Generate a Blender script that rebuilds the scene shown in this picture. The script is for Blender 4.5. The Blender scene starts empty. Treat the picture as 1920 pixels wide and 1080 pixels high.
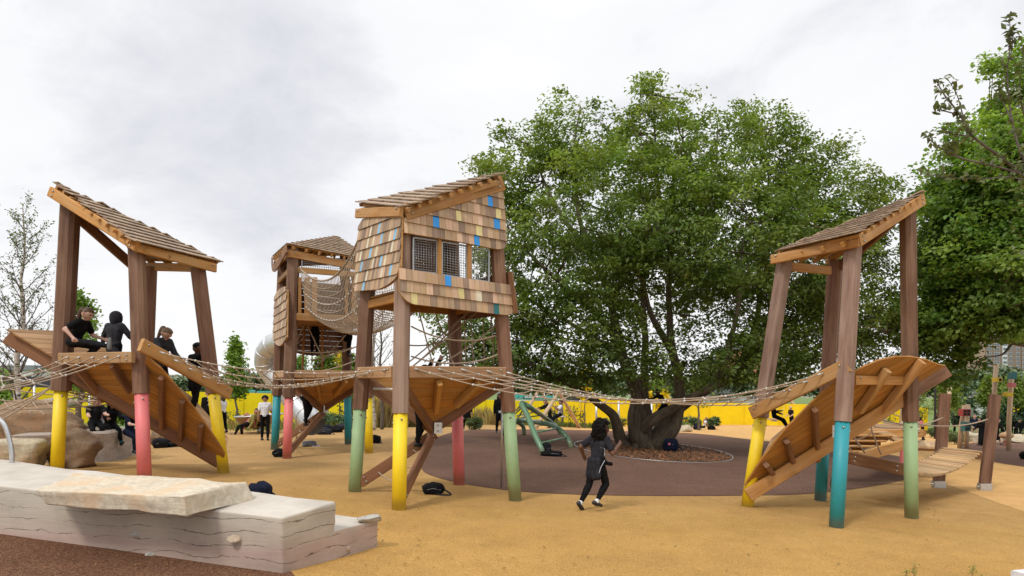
import bpy, bmesh, math, random
import numpy as np
from mathutils import Vector as V, Matrix, noise
RAD = math.radians
random.seed(11)
rng = np.random.default_rng(5)
scene = bpy.context.scene
C = scene.collection
FOC, HY, CAMH = 1280.0, 713.0, 2.1

def sstep(a, b, x):
    t = min(1, max(0, (x - a) / (b - a)))
    return t * t * (3 - 2 * t)

def gz(X, Y):
    """height of the terrain"""
    a = -.05 * (min(max(X, -9), 45) + 1.5)
    if a > 0:
        a *= 1 - sstep(13.6, 18.2, Y)
    d = Y - 28
    b = -.045 * (d if d > 4 else (0 if d < -4 else (d + 4) ** 2 / 16))
    b = max(b, -2.6) * (1 - .6 * sstep(4, 24, X))
    return a + b

def U(px, py, Y):
    """the point at depth Y that the photograph shows at pixel px, py"""
    return V(((px - 960) / FOC * Y, Y, CAMH - (py - HY) / FOC * Y))

def G(px, py, dz=0.0):
    """the ground point under a photograph pixel"""
    k, m = (px - 960) / FOC, (py - HY) / FOC
    lo, hi = 2.0, 300.0
    for _ in range(50):
        mid = (lo + hi) / 2
        if CAMH - m * mid > gz(k * mid, mid): lo = mid
        else: hi = mid
    Y = (lo + hi) / 2
    return V((k * Y, Y, gz(k * Y, Y) + dz))

# ------------------------------------------------------------------ materials
def s2l(c):
    return tuple((x / 255 / 12.92) if x / 255 <= .04045 else ((x / 255 + .055) / 1.055) ** 2.4 for x in c)

class NT:
    def __init__(s, name):
        s.m = bpy.data.materials.new(name); s.m.use_nodes = True
        s.t = s.m.node_tree; s.t.nodes.clear()
        s.out = s.t.nodes.new('ShaderNodeOutputMaterial')
    def n(s, typ, **kw):
        nd = s.t.nodes.new(typ)
        for k, v in kw.items():
            if k[0] == '_': setattr(nd, k[1:], v)
            else:
                k2 = int(k[1:]) if k[0] == 'i' and k[1:].isdigit() else k.replace('_', ' ')
                if hasattr(v, 'is_output'): s.t.links.new(v, nd.inputs[k2])
                else: nd.inputs[k2].default_value = v
        return nd
    def ramp(s, fac, stops):
        nd = s.t.nodes.new('ShaderNodeValToRGB'); s.t.links.new(fac, nd.inputs[0])
        e = nd.color_ramp.elements
        while len(e) < len(stops): e.new(.5)
        for i, (p, c) in enumerate(stops):
            e[i].position = p; e[i].color = (*c, 1) if len(c) == 3 else c
        return nd.outputs[0]
    def mix(s, fac, a, b, typ='MIX'):
        nd = s.t.nodes.new('ShaderNodeMix'); nd.data_type = 'RGBA'; nd.blend_type = typ
        for v, i in ((fac, 0), (a, 6), (b, 7)):
            if hasattr(v, 'is_output'): s.t.links.new(v, nd.inputs[i])
            else: nd.inputs[i].default_value = v if i == 0 else ((*v, 1) if len(v) == 3 else v)
        return nd.outputs[2]
    def noise(s, vec, scale, detail=4, rough=.55, dist=0):
        nd = s.n('ShaderNodeTexNoise', Scale=scale, Detail=detail, Roughness=rough, Distortion=dist)
        if vec is not None: s.t.links.new(vec, nd.inputs['Vector'])
        return nd.outputs[0]
    def mapv(s, vec, sc, rot=(0, 0, 0)):
        nd = s.n('ShaderNodeMapping', Scale=sc, Rotation=rot); s.t.links.new(vec, nd.inputs[0])
        return nd.outputs[0]
    def bsdf(s, col, rough=.6, metal=0, bump=None, bstr=.3, bdist=.01, spec=.5, sheen=0):
        b = s.t.nodes.new('ShaderNodeBsdfPrincipled')
        for v, k in ((col, 'Base Color'), (rough, 'Roughness'), (metal, 'Metallic')):
            if hasattr(v, 'is_output'): s.t.links.new(v, b.inputs[k])
            elif k == 'Base Color': b.inputs[k].default_value = (*v[:3], 1)
            else: b.inputs[k].default_value = v
        b.inputs['Specular IOR Level'].default_value = spec
        if bump is not None:
            bn = s.n('ShaderNodeBump', Strength=bstr, Distance=bdist, Height=bump)
            s.t.links.new(bn.outputs[0], b.inputs['Normal'])
        s.t.links.new(b.outputs[0], s.out.inputs[0])
        s.b = b
        return s.m
    def attr(s, name):
        return s.n('ShaderNodeAttribute', _attribute_name=name)
    def obj(s):
        return s.n('ShaderNodeTexCoord').outputs['Object']
    def pos(s):
        return s.n('ShaderNodeNewGeometry').outputs['Position']

def wood(name, dark, mid, light, rough=.62, streak=.55, wash=None):
    t = NT(name); lc = t.attr('lc').outputs['Vector']
    g1 = t.noise(t.mapv(lc, (1.3, 26, 26)), 1.0, 5, .6, .6)
    g2 = t.noise(t.mapv(lc, (.7, 5, 5)), 1.0, 3, .55, .4)
    g3 = t.noise(t.mapv(lc, (5, 90, 90)), 1.0, 2, .6)
    c = t.ramp(g1, [(.3, dark), (.52, mid), (.75, light)])
    c2 = t.ramp(g2, [(.3, dark), (.5, mid), (.72, light)])
    c = t.mix(streak, c2, c)
    tint = t.attr('tint').outputs['Color']
    c = t.mix(1.0, c, tint, 'MULTIPLY')
    knot = t.n('ShaderNodeTexVoronoi', Scale=1.0); t.t.links.new(t.mapv(lc, (1.1, 5.5, 5.5)), knot.inputs['Vector'])
    kf = t.ramp(knot.outputs['Distance'], [(0.03, (.45,) * 3), (.12, (1, 1, 1))])
    c = t.mix(.6, c, t.mix(1, c, kf, 'MULTIPLY'))
    if wash:
        w = t.ramp(t.mix(.5, t.noise(t.pos(), 1.3, 5, .65), g2), [(.44, (0, 0, 0)), (.66, (.6,) * 3)])
        c = t.mix(w, c, wash)
    r = t.ramp(g1, [(.3, (rough + .12,) * 3), (.7, (rough - .1,) * 3)])
    return t.bsdf(c, r, 0, g3, .25, .004, spec=.35)

def paint(name, col, rough=.48, dirt=.4):
    t = NT(name); p = t.obj()
    n1 = t.noise(p, 3.2, 5, .65); n2 = t.noise(p, 60, 3, .6)
    c = t.mix(t.ramp(n1, [(.35, (dirt,) * 3), (.65, (0, 0, 0))]), col, tuple(x * .72 + .02 for x in col))
    sp_ = t.n('ShaderNodeSeparateXYZ'); t.t.links.new(p, sp_.inputs[0])
    zz_ = t.n('ShaderNodeMath', _operation='SUBTRACT', i0=sp_.outputs[2], i1=t.n('ShaderNodeMath', _operation='MULTIPLY', i0=n1, i1=.22).outputs[0]).outputs[0]
    c = t.mix(t.ramp(zz_, [(0.0, (.5,) * 3), (.16, (0, 0, 0))]), c, (.20, .13, .07))
    sc = t.ramp(n2, [(.66, (0, 0, 0)), (.74, (.35,) * 3)])
    c = t.mix(sc, c, tuple(min(1, x * 1.15 + .04) for x in col))
    return t.bsdf(c, t.ramp(n1, [(.3, (rough - .06,) * 3), (.7, (rough + .14,) * 3)]), 0, n2, .06, .003)

def plain(name, col, rough=.6, metal=0, var=.25, scale=14, bstr=.15, spec=.5):
    t = NT(name); n = t.noise(t.obj(), scale, 4, .6)
    c = t.ramp(n, [(.3, tuple(x * (1 - var) for x in col)), (.7, tuple(min(1, x * (1 + var)) for x in col))])
    return t.bsdf(c, rough, metal, n, bstr, .01, spec=spec)

def cloth(name, col, rough=.85, var=.35):
    t = NT(name); p = t.obj()
    n = t.noise(p, 9, 3, .6); f = t.noise(t.mapv(p, (1, 1, .45)), 16, 3, .6, .8)
    c = t.ramp(n, [(.3, tuple(x * (1 - var) for x in col)), (.7, tuple(min(1, x * (1 + var)) for x in col))])
    m = t.bsdf(c, rough, 0, f, .55, .03, spec=.12)
    return m

M = {}
M['post'] = wood('dark red timber', (.09, .042, .025), (.18, .088, .051), (.275, .155, .10), streak=.6, wash=(.255, .155, .10))
M['post_pale'] = wood('weathered grey timber', (.13, .075, .055), (.235, .145, .105), (.33, .22, .165), streak=.6, wash=(.34, .25, .195))
M['gold'] = wood('golden oiled timber', (.27, .125, .034), (.455, .22, .062), (.59, .325, .115), wash=(.40, .27, .15))
M['under'] = wood('golden boards with painted shade', (.25, .10, .019), (.415, .185, .036), (.54, .27, .065), wash=(.28, .155, .07))  # golden timber with underside shade and warm bounce put into the colour
M['tan'] = wood('tan timber', (.25, .135, .065), (.42, .245, .125), (.54, .35, .20))
M['brown'] = wood('brown timber', (.10, .046, .022), (.205, .095, .046), (.30, .155, .08))
M['roofsh'] = wood('weathered roof shingles', (.16, .11, .075), (.34, .24, .165), (.52, .41, .30), streak=.7)
M['deck'] = wood('pale larch slats', (.33, .20, .10), (.52, .34, .18), (.64, .46, .27))
M['log'] = wood('peeled log', (.33, .21, .12), (.50, .35, .22), (.62, .47, .32), streak=.4)
M['yellow'] = paint('yellow post sleeve', (.86, .62, .008))
M['pink'] = paint('coral pink post sleeve', (.71, .17, .17))
M['teal'] = paint('teal post sleeve', (.016, .285, .335))
M['green'] = paint('sage green post sleeve', (.30, .44, .22))
M['steel'] = plain('galvanised steel', (.55, .56, .57), .38, .85, .15, 20)
M['bolt'] = plain('steel bolt heads', (.42, .40, .37), .3, .9, .1, 40)
M['zinc'] = plain('zinc mesh', (.36, .37, .38), .45, .7, .12, 30)
t = NT('brushed slide steel'); p = t.obj()
M['slide'] = t.bsdf(t.ramp(t.noise(p, 7, 4), [(.3, (.52, .53, .54)), (.7, (.68, .69, .70))]), t.ramp(t.noise(t.mapv(p, (2, 2, 30)), 3, 3), [(.3, (.34,) * 3), (.7, (.5,) * 3)]), .75)
t = NT('beige rope'); lc = t.attr('lc').outputs['Vector']
w = t.n('ShaderNodeTexWave', Scale=22.0, Distortion=1.5); t.t.links.new(t.mapv(lc, (1, 1, 1)), w.inputs['Vector'])
M['rope'] = t.bsdf(t.ramp(w.outputs[0], [(.2, (.27, .195, .135)), (.8, (.46, .36, .265))]), .85, 0, w.outputs[0], .4, .004)
M['rope2'] = plain('grey connector', (.52, .51, .49), .5, .3)
# shingle colours
M['sh_a'] = wood('cedar shingle', (.31, .195, .11), (.43, .29, .175), (.53, .38, .25), streak=.5)
M['sh_b'] = wood('grey brown shingle', (.19, .12, .082), (.28, .19, .132), (.36, .255, .185), streak=.5)
M['sh_c'] = wood('rosy shingle', (.42, .26, .16), (.56, .37, .25), (.66, .47, .34), streak=.5)
M['sh_blue'] = plain('blue metal shingle', (.03, .25, .62), .28, .35, .12, 3, .05)
M['sh_lblue'] = plain('pale blue metal shingle', (.22, .48, .68), .35, .3, .12, 3, .05)
M['sh_gold'] = plain('gold metal shingle', (.62, .50, .22), .3, .5, .2, 5, .05)
M['sh_cream'] = plain('cream shingle', (.66, .58, .42), .5, .1, .15, 5, .05)

def rubber(name, c1, c2, c3, sc=95, far=None):
    t = NT(name); p = t.pos()
    n = t.noise(p, sc, 2, .7); v = t.n('ShaderNodeTexVoronoi', Scale=sc * 1.25); t.t.links.new(p, v.inputs['Vector'])
    c = t.ramp(v.outputs['Color'], [(.12, c1), (.45, c2), (.85, c3)])
    c = t.mix(.35, c, t.ramp(n, [(.35, c1), (.6, c3)]))
    big = t.noise(p, .45, 5, .62); med = t.noise(p, 2.2, 5, .6)
    c = t.mix(1, c, t.ramp(big, [(.32, (.88, .87, .86)), (.62, (1.03, 1.03, 1.03))]), 'MULTIPLY')
    c = t.mix(1, c, t.ramp(med, [(.3, (.90,) * 3), (.6, (1.03,) * 3)]), 'MULTIPLY')
    if far:      # colour turns paler and less yellow towards the back of the playground
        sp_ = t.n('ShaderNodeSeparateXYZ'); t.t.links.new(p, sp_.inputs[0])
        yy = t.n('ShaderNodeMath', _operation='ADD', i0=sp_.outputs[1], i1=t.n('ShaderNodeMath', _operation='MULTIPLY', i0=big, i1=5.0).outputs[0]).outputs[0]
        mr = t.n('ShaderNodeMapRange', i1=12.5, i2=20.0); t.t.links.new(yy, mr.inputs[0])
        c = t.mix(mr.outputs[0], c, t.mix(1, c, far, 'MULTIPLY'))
    return t.bsdf(c, .95, 0, v.outputs['Distance'], .6, .008, spec=.06)

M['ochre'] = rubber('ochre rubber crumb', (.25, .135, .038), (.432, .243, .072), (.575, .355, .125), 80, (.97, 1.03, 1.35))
M['peach'] = rubber('light orange rubber crumb', (.42, .23, .075), (.60, .34, .125), (.72, .46, .21))
M['brownrub'] = rubber('brown rubber crumb', (.055, .028, .019), (.128, .068, .048), (.25, .155, .115))
M['redrub'] = rubber('red brown rubber crumb', (.032, .014, .009), (.105, .044, .027), (.25, .135, .08), 62)
M['tanrub'] = rubber('tan rubber crumb', (.32, .18, .06), (.455, .275, .105), (.56, .365, .16))
t = NT('lawn'); p = t.pos()
M['lawn'] = t.bsdf(t.mix(t.noise(p, 1.2, 5), t.ramp(t.noise(p, 30, 3), [(.3, (.05, .10, .015)), (.7, (.14, .22, .04))]), (.16, .22, .06)), .9, 0, t.noise(p, 60, 3), .6, .03)
t = NT('path'); p = t.pos()
M['path'] = t.bsdf(t.ramp(t.noise(p, 12, 5), [(.3, (.22, .21, .2)), (.7, (.34, .33, .31))]), .9)
t = NT('bark mulch'); p = t.pos()
v = t.n('ShaderNodeTexVoronoi', Scale=26.0); t.t.links.new(t.mapv(p, (1, 1.6, 1)), v.inputs['Vector'])
M['mulch'] = t.bsdf(t.mix(1, t.ramp(v.outputs['Color'], [(.1, (.05, .024, .012)), (.5, (.14, .068, .03)), (.9, (.27, .15, .075))]), t.ramp(v.outputs['Distance'], [(.05, (1, 1, 1)), (.55, (.35,) * 3)]), 'MULTIPLY'), .95, 0, v.outputs['Distance'], .9, .03)

def rockmat(name, a, b, c, band=0.0, rust=None):
    t = NT(name); p = t.obj()
    n = t.noise(p, 1.6, 7, .62, .5); f = t.noise(p, 14, 6, .7)
    ly = t.noise(t.mapv(p, (.6, .6, 6)), 1.2, 5, .6, .4)
    col = t.ramp(t.mix(band, n, ly), [(.3, a), (.5, b), (.7, c)])
    col = t.mix(1, col, t.ramp(f, [(.3, (.68,) * 3), (.6, (1.06,) * 3)]), 'MULTIPLY')
    if rust: col = t.mix(t.ramp(t.noise(p, 2.3, 5, .6), [(.5, (0, 0, 0)), (.66, (.8,) * 3)]), col, rust)
    return t.bsdf(col, .92, 0, t.mix(.5, f, ly), .7, .03, spec=.2)

M['rock_cream'] = rockmat('cream sandstone', (.33, .29, .22), (.50, .43, .31), (.60, .51, .36), .4, (.42, .27, .14))
M['rock_brown'] = rockmat('brown sandstone', (.13, .085, .052), (.26, .175, .11), (.36, .26, .17), .5, (.30, .17, .09))
M['rock_grey'] = rockmat('grey sandstone', (.22, .18, .15), (.34, .28, .235), (.43, .36, .30), .6)
M['slab'] = rockmat('pale sandstone slab', (.54, .46, .35), (.60, .525, .41), (.65, .585, .46), .35, (.60, .43, .27))
M['pebble'] = rockmat('grey stone', (.30, .29, .27), (.42, .40, .36), (.50, .46, .40), .3)
M['pebble_b'] = rockmat('buff stone', (.34, .25, .18), (.46, .36, .27), (.52, .43, .33), .3)
# rammed concrete: pale top, pink base, thin dark bedding cracks
t = NT('striated concrete'); p = t.pos()
sep = t.n('ShaderNodeSeparateXYZ'); t.t.links.new(p, sep.inputs[0])
wob = t.noise(p, 1.1, 5, .6)
hz = t.n('ShaderNodeMath', _operation='ADD', i0=sep.outputs[2], i1=t.n('ShaderNodeMath', _operation='MULTIPLY', i0=wob, i1=.16).outputs[0]).outputs[0]
hcol = t.ramp(hz, [(.18, (.43, .325, .27)), (.34, (.46, .34, .288)), (.43, (.46, .38, .312)), (.62, (.465, .41, .338)), (.8, (.48, .43, .36))])
fine = t.noise(t.mapv(p, (2.5, 2.5, 55)), 1, 5, .65)
cr = t.noise(t.mapv(p, (.42, .42, 6.5)), 1.3, 7, .55, .25)
bed = t.n('ShaderNodeMath', _operation='ADD', i0=sep.outputs[2], i1=t.n('ShaderNodeMath', _operation='MULTIPLY', i0=t.noise(t.mapv(p, (.9, .9, 1.6)), 1.7, 6, .6), i1=.22).outputs[0]).outputs[0]
bed = t.n('ShaderNodeMath', _operation='FRACT', i0=t.n('ShaderNodeMath', _operation='MULTIPLY', i0=bed, i1=7.2).outputs[0]).outputs[0]
line = t.ramp(bed, [(.0, (.30,) * 3), (.035, (.34,) * 3), (.075, (1, 1, 1)), (1.0, (1, 1, 1))])
brk = t.ramp(t.noise(p, 2.2, 4, .7), [(.40, (0, 0, 0)), (.52, (1, 1, 1))])
spk = t.ramp(t.noise(t.mapv(p, (14, 14, 40)), 1.0, 3, .6), [(.68, (1, 1, 1)), (.76, (.62,) * 3)])
nrm = t.n('ShaderNodeSeparateXYZ'); t.t.links.new(t.n('ShaderNodeNewGeometry').outputs['Normal'], nrm.inputs[0])
side = t.ramp(nrm.outputs[2], [(.45, (1, 1, 1)), (.75, (0, 0, 0))])
lf = t.mix(1, brk, side, 'MULTIPLY')
hcol = t.mix(1, hcol, t.ramp(fine, [(.3, (.92,) * 3), (.65, (1.03,) * 3)]), 'MULTIPLY')
hcol = t.mix(lf, hcol, t.mix(1, hcol, t.mix(1, line, spk, 'MULTIPLY'), 'MULTIPLY'))
topc = t.ramp(t.noise(p, 2.2, 6, .65), [(.3, (.46, .415, .36)), (.7, (.57, .525, .465))])
hcol = t.mix(t.ramp(nrm.outputs[2], [(.55, (0, 0, 0)), (.85, (1, 1, 1))]), hcol, topc)
hcol = t.mix(1, hcol, t.ramp(t.noise(p, 1.3, 5, .65), [(.3, (.80,) * 3), (.6, (1.03,) * 3)]), 'MULTIPLY')
M['concrete'] = t.bsdf(hcol, .88, 0, t.mix(.55, fine, t.mix(lf, (1, 1, 1), line)), .32, .012, spec=.2)
M['skin_d'] = plain('brown skin', (.125, .055, .032), .5, 0, .1)
M['skin_m'] = plain('tanned skin', (.36, .19, .125), .5, 0, .1)
M['skin_l'] = plain('fair skin', (.52, .31, .235), .5, 0, .1)
M['black'] = cloth('black cloth', (.0065, .0065, .0075))
M['black2'] = cloth('faded black cloth', (.012, .012, .0145))
M['char'] = cloth('charcoal cloth', (.024, .024, .031))
M['navy'] = cloth('navy cloth', (.008, .011, .028))
M['white'] = cloth('white shirt cloth', (.66, .67, .72), .8, .08)
M['greyjkt'] = cloth('dark grey jacket cloth', (.035, .035, .042))
M['grey'] = cloth('grey cloth', (.16, .17, .19))
M['khaki'] = cloth('khaki cloth', (.36, .27, .18), .85, .15)
M['olive'] = cloth('olive patterned cloth', (.24, .21, .07), .85, .5)
M['pinkc'] = cloth('pink cloth', (.55, .15, .20), .85, .15)
M['mauve'] = cloth('mauve cloth', (.30, .17, .19), .85, .15)
M['tealc'] = cloth('teal sock', (.02, .19, .24), .85, .15)
M['hair_b'] = plain('black hair', (.006, .0052, .005), .62, 0, .6, 40, .8, .12)
M['hair_br'] = plain('brown hair', (.075, .038, .02), .55, 0, .5, 40, .6)
M['hair_lb'] = plain('light brown hair', (.16, .095, .05), .55, 0, .5, 40, .6)
M['hair_r'] = plain('ginger hair', (.34, .13, .05), .55, 0, .4, 40, .6)
M['shoe'] = plain('black shoe leather', (.013, .013, .014), .42, 0, .3)
M['sole'] = plain('grey shoe sole', (.15, .15, .145), .7, 0, .2)
M['sock'] = plain('white sock', (.62, .62, .62), .9, 0, .08)
M['red'] = paint('red box paint', (.34, .03, .035))
M['pinkbox'] = paint('pink box paint', (.52, .13, .16))
M['tealbox'] = paint('dark teal box paint', (.01, .13, .14))
M['greenbox'] = paint('pale green box paint', (.26, .34, .24))
M['yellowbox'] = paint('mustard box paint', (.62, .42, .015))
M['hole'] = plain('dark opening', (.01, .01, .01), .9)
M['climber'] = paint('green tube paint', (.12, .235, .135), .3)
M['bark'] = None
# ------------------------------------------------------------------ mesh builder
def onb(d):
    d = d.normalized()
    a = V((0, 0, 1)) if abs(d.z) < .95 else V((1, 0, 0))
    s = d.cross(a).normalized(); u = s.cross(d).normalized()
    return d, s, u

class MB:
    def __init__(s):
        s.v, s.f, s.fm, s.lc, s.tint, s.sm = [], [], [], [], [], []
        s.mats = []
    def mi(s, m):
        if isinstance(m, str): m = M[m]
        if m not in s.mats: s.mats.append(m)
        return s.mats.index(m)
    def add(s, vs, fs, m, lcs=None, tint=None, smooth=False):
        o = len(s.v); k = s.mi(m)
        if tint is None:
            g = random.uniform(.82, 1.16); tint = (g * random.uniform(.97, 1.03), g, g * random.uniform(.94, 1.05), 1)
        ro = (random.uniform(0, 40), random.uniform(0, 40), random.uniform(0, 40))
        for i, p in enumerate(vs):
            s.v.append(tuple(p))
            l = lcs[i] if lcs else p
            s.lc.append((l[0] + ro[0], l[1] + ro[1], l[2] + ro[2])); s.tint.append(tint)
        for f in fs:
            s.f.append([o + i for i in f]); s.fm.append(k); s.sm.append(smooth)
    def beam(s, p0, p1, w, h, m, up=None, ch=.012, tint=None, taper=1.0):
        p0, p1 = V(p0), V(p1); d, sd, u = onb(p1 - p0)
        if up is not None:
            sd = d.cross(V(up)).normalized(); u = sd.cross(d).normalized()
        L = (p1 - p0).length; a, b = w / 2, h / 2; ch = min(ch, a * .9, b * .9)
        sec = [(a - ch, -b), (a, -b + ch), (a, b - ch), (a - ch, b), (-a + ch, b), (-a, b - ch), (-a, -b + ch), (-a + ch, -b)]
        vs, lcs = [], []
        for q, tt, k in ((p0, 0, 1), (p1, L, taper)):
            for x, y in sec:
                vs.append(q + sd * x * k + u * y * k); lcs.append((tt, x, y))
        fs = [[i, (i + 1) % 8, 8 + (i + 1) % 8, 8 + i] for i in range(8)] + [list(range(7, -1, -1)), list(range(8, 16))]
        s.add(vs, fs, m, lcs, tint)
    def box(s, c, sz, m, rz=0, tint=None, ch=.006):
        c = V(c); r = Matrix.Rotation(rz, 3, 'Z'); x = r @ V((1, 0, 0))
        s.beam(c - x * sz[0] / 2, c + x * sz[0] / 2, sz[1], sz[2], m, (0, 0, 1), ch, tint)
    def tube(s, path, r, m, sides=8, caps=True, tint=None, smooth=True, closed=False, squash=None):
        path = [V(p) for p in path]; n = len(path)
        rs = r if isinstance(r, (list, tuple)) else [r] * n
        vs, lcs = [], []; prev = None; L = 0
        for i, p in enumerate(path):
            if closed: d = path[(i + 1) % n] - path[i - 1]
            else: d = path[min(i + 1, n - 1)] - path[max(i - 1, 0)]
            if d.length < 1e-9: d = V((0, 0, 1))
            d.normalize()
            if prev is None: _, sd, u = onb(d)
            else:
                sd = prev - d * prev.dot(d)
                if sd.length < 1e-6: _, sd, u = onb(d)
                sd.normalize(); u = sd.cross(d)
            prev = sd
            if i: L += (p - path[i - 1]).length
            for k in range(sides):
                a = 2 * math.pi * k / sides
                q = sd * math.cos(a) * rs[i] + u * math.sin(a) * rs[i]
                if squash: q = V((q.x * squash[0], q.y * squash[1], q.z * squash[2]))
                vs.append(p + q); lcs.append((L, rs[i] * math.cos(a), rs[i] * math.sin(a)))
        fs = []
        for i in range(n if closed else n - 1):
            j = (i + 1) % n
            for k in range(sides):
                k2 = (k + 1) % sides
                fs.append([i * sides + k, i * sides + k2, j * sides + k2, j * sides + k])
        if caps and not closed:
            fs.append(list(range(sides - 1, -1, -1))); fs.append([(n - 1) * sides + k for k in range(sides)])
        s.add(vs, fs, m, lcs, tint, smooth)
    def ball(s, c, r, m, seg=10, rings=7, tint=None, rot=None):
        c = V(c); r = r if isinstance(r, (tuple, list)) else (r, r, r)
        vs = [V((0, 0, -1))]
        for i in range(1, rings):
            th = math.pi * i / rings - math.pi / 2
            for k in range(seg):
                a = 2 * math.pi * k / seg; vs.append(V((math.cos(th) * math.cos(a), math.cos(th) * math.sin(a), math.sin(th))))
        vs.append(V((0, 0, 1)))
        vs = [V((q.x * r[0], q.y * r[1], q.z * r[2])) for q in vs]
        if rot is not None: vs = [rot @ q for q in vs]
        vs = [c + q for q in vs]
        fs = [[0, 1 + (k + 1) % seg, 1 + k] for k in range(seg)]
        for i in range(rings - 2):
            for k in range(seg):
                a = 1 + i * seg; k2 = (k + 1) % seg; fs.append([a + k, a + k2, a + seg + k2, a + seg + k])
        a = 1 + (rings - 2) * seg; t = len(vs) - 1
        fs += [[a + k, a + (k + 1) % seg, t] for k in range(seg)]
        s.add(vs, fs, m, None, tint, True)
    def bolt(s, p, n, r=.022, m='bolt'):
        p, n = V(p), V(n).normalized(); s.tube([p, p + n * .012, p + n * .018], [r, r, r * .55], m, 8)
    def prism(s, pts, n, th, m, tint=None, ldir=None):
        """extrude a polygon by th along -n"""
        n = V(n).normalized(); pts = [V(p) for p in pts]; k = len(pts)
        nn = V((0, 0, 0))
        for i in range(k): nn += pts[i].cross(pts[(i + 1) % k])
        if nn.dot(n) < 0: pts.reverse()
        lo = [p - n * th for p in pts]
        vs = pts + lo
        lcs = None
        if ldir is not None:
            d = V(ldir).normalized(); e = n.cross(d)
            lcs = [(p.dot(d), p.dot(e), p.dot(n)) for p in vs]
        fs = [list(range(k)), list(range(2 * k - 1, k - 1, -1))] + [[(i + 1) % k, i, k + i, k + (i + 1) % k] for i in range(k)]
        s.add(vs, fs, m, lcs, tint)
    def build(s, name, parent=None, **kw):
        me = bpy.data.meshes.new(name)
        base = parent['_b'] if parent is not None and '_b' in parent else (0, 0, 0)
        bx = V(base)
        if parent is None and kw.get('base') is not None: bx = V(kw['base'])
        me.from_pydata([(p[0] - bx.x, p[1] - bx.y, p[2] - bx.z) for p in s.v], [], s.f)
        for m in s.mats: me.materials.append(m)
        me.polygons.foreach_set('material_index', s.fm); me.polygons.foreach_set('use_smooth', s.sm)
        a = me.attributes.new('lc', 'FLOAT_VECTOR', 'POINT'); a.data.foreach_set('vector', np.array(s.lc, dtype=np.float32).ravel())
        a = me.attributes.new('tint', 'FLOAT_COLOR', 'POINT'); a.data.foreach_set('color', np.array(s.tint, dtype=np.float32).ravel())
        me.update()
        return link(name, me, parent, bx, **kw)

ALL_EMPTY = []
def link(name, me, parent, bx, label=None, cat=None, group=None, kind=None, base=None):
    o = bpy.data.objects.new(name, me); C.objects.link(o)
    if parent is not None:
        o.parent = parent; o['_b'] = tuple(bx)
    else:
        o.location = bx; o['_b'] = tuple(bx)
    tag(o, label, cat, group, kind)
    return o
def tag(o, label=None, cat=None, group=None, kind=None):
    if label: o['label'] = label
    if cat: o['category'] = cat
    if group: o['group'] = group
    if kind: o['kind'] = kind
    return o
def thing(name, loc, label, cat, group=None):
    o = bpy.data.objects.new(name, None); C.objects.link(o); o.location = loc
    o.empty_display_size = .2; o['_b'] = tuple(loc)
    return tag(o, label, cat, group)

# ------------------------------------------------------------------ polygons in a plane
class Plane:
    def __init__(s, o, n, u=None):
        s.o, s.n = V(o), V(n).normalized()
        if u is None: u = V((0, 0, 1)).cross(s.n)
        u = V(u); s.u = (u - s.n * u.dot(s.n)).normalized(); s.w = s.n.cross(s.u)
    @classmethod
    def three(cls, a, b, c, u=None):
        n = (V(b) - V(a)).cross(V(c) - V(a))
        if n.y > 0: n = -n
        return cls(a, n, u)
    def pix(s, px, py):
        d = V(((px - 960) / FOC, 1, -(py - HY) / FOC)); cam = V((0, 0, CAMH))
        t = (s.o - cam).dot(s.n) / d.dot(s.n)
        return cam + d * t
    def to2(s, p):
        q = V(p) - s.o; return (q.dot(s.u), q.dot(s.w))
    def to3(s, a, b, h=0): return s.o + s.u * a + s.w * b + s.n * h

def clip(poly, a, b, c):
    """keep a*x+b*y<=c"""
    out = []
    for i in range(len(poly)):
        p, q = poly[i], poly[(i + 1) % len(poly)]
        dp, dq = a * p[0] + b * p[1] - c, a * q[0] + b * q[1] - c
        if dp <= 0: out.append(p)
        if (dp < 0 < dq) or (dq < 0 < dp):
            t = dp / (dp - dq); out.append((p[0] + t * (q[0] - p[0]), p[1] + t * (q[1] - p[1])))
    return out
def area(poly):
    return abs(sum(poly[i][0] * poly[(i + 1) % len(poly)][1] - poly[(i + 1) % len(poly)][0] * poly[i][1] for i in range(len(poly)))) / 2
def inside(poly, x, y):
    r = False
    for i in range(len(poly)):
        (x1, y1), (x2, y2) = poly[i], poly[i - 1]
        if (y1 > y) != (y2 > y) and x < (x2 - x1) * (y - y1) / (y2 - y1) + x1: r = not r
    return r

def planks(mb, pts, pl, bdir, width, m, th=.032, gap=.006, h0=0, jit=.0):
    """boards running along bdir that fill the polygon pts on plane pl"""
    d = V(bdir); d = (d - pl.n * d.dot(pl.n)).normalized(); pl2 = Plane(pl.o, pl.n, d)
    poly = [pl2.to2(p) for p in pts]; lo = min(p[1] for p in poly); hi = max(p[1] for p in poly)
    n = max(1, round((hi - lo) / width)); w = (hi - lo) / n
    for i in range(n):
        a, b = lo + i * w + gap / 2, lo + (i + 1) * w - gap / 2
        q = clip(clip(poly, 0, -1, -a), 0, 1, b)
        if len(q) > 2 and area(q) > 1e-4:
            j = random.uniform(-jit, jit)
            mb.prism([pl2.to3(x, y, h0 + j) for x, y in q], pl2.n, th, m, ldir=d)

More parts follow.
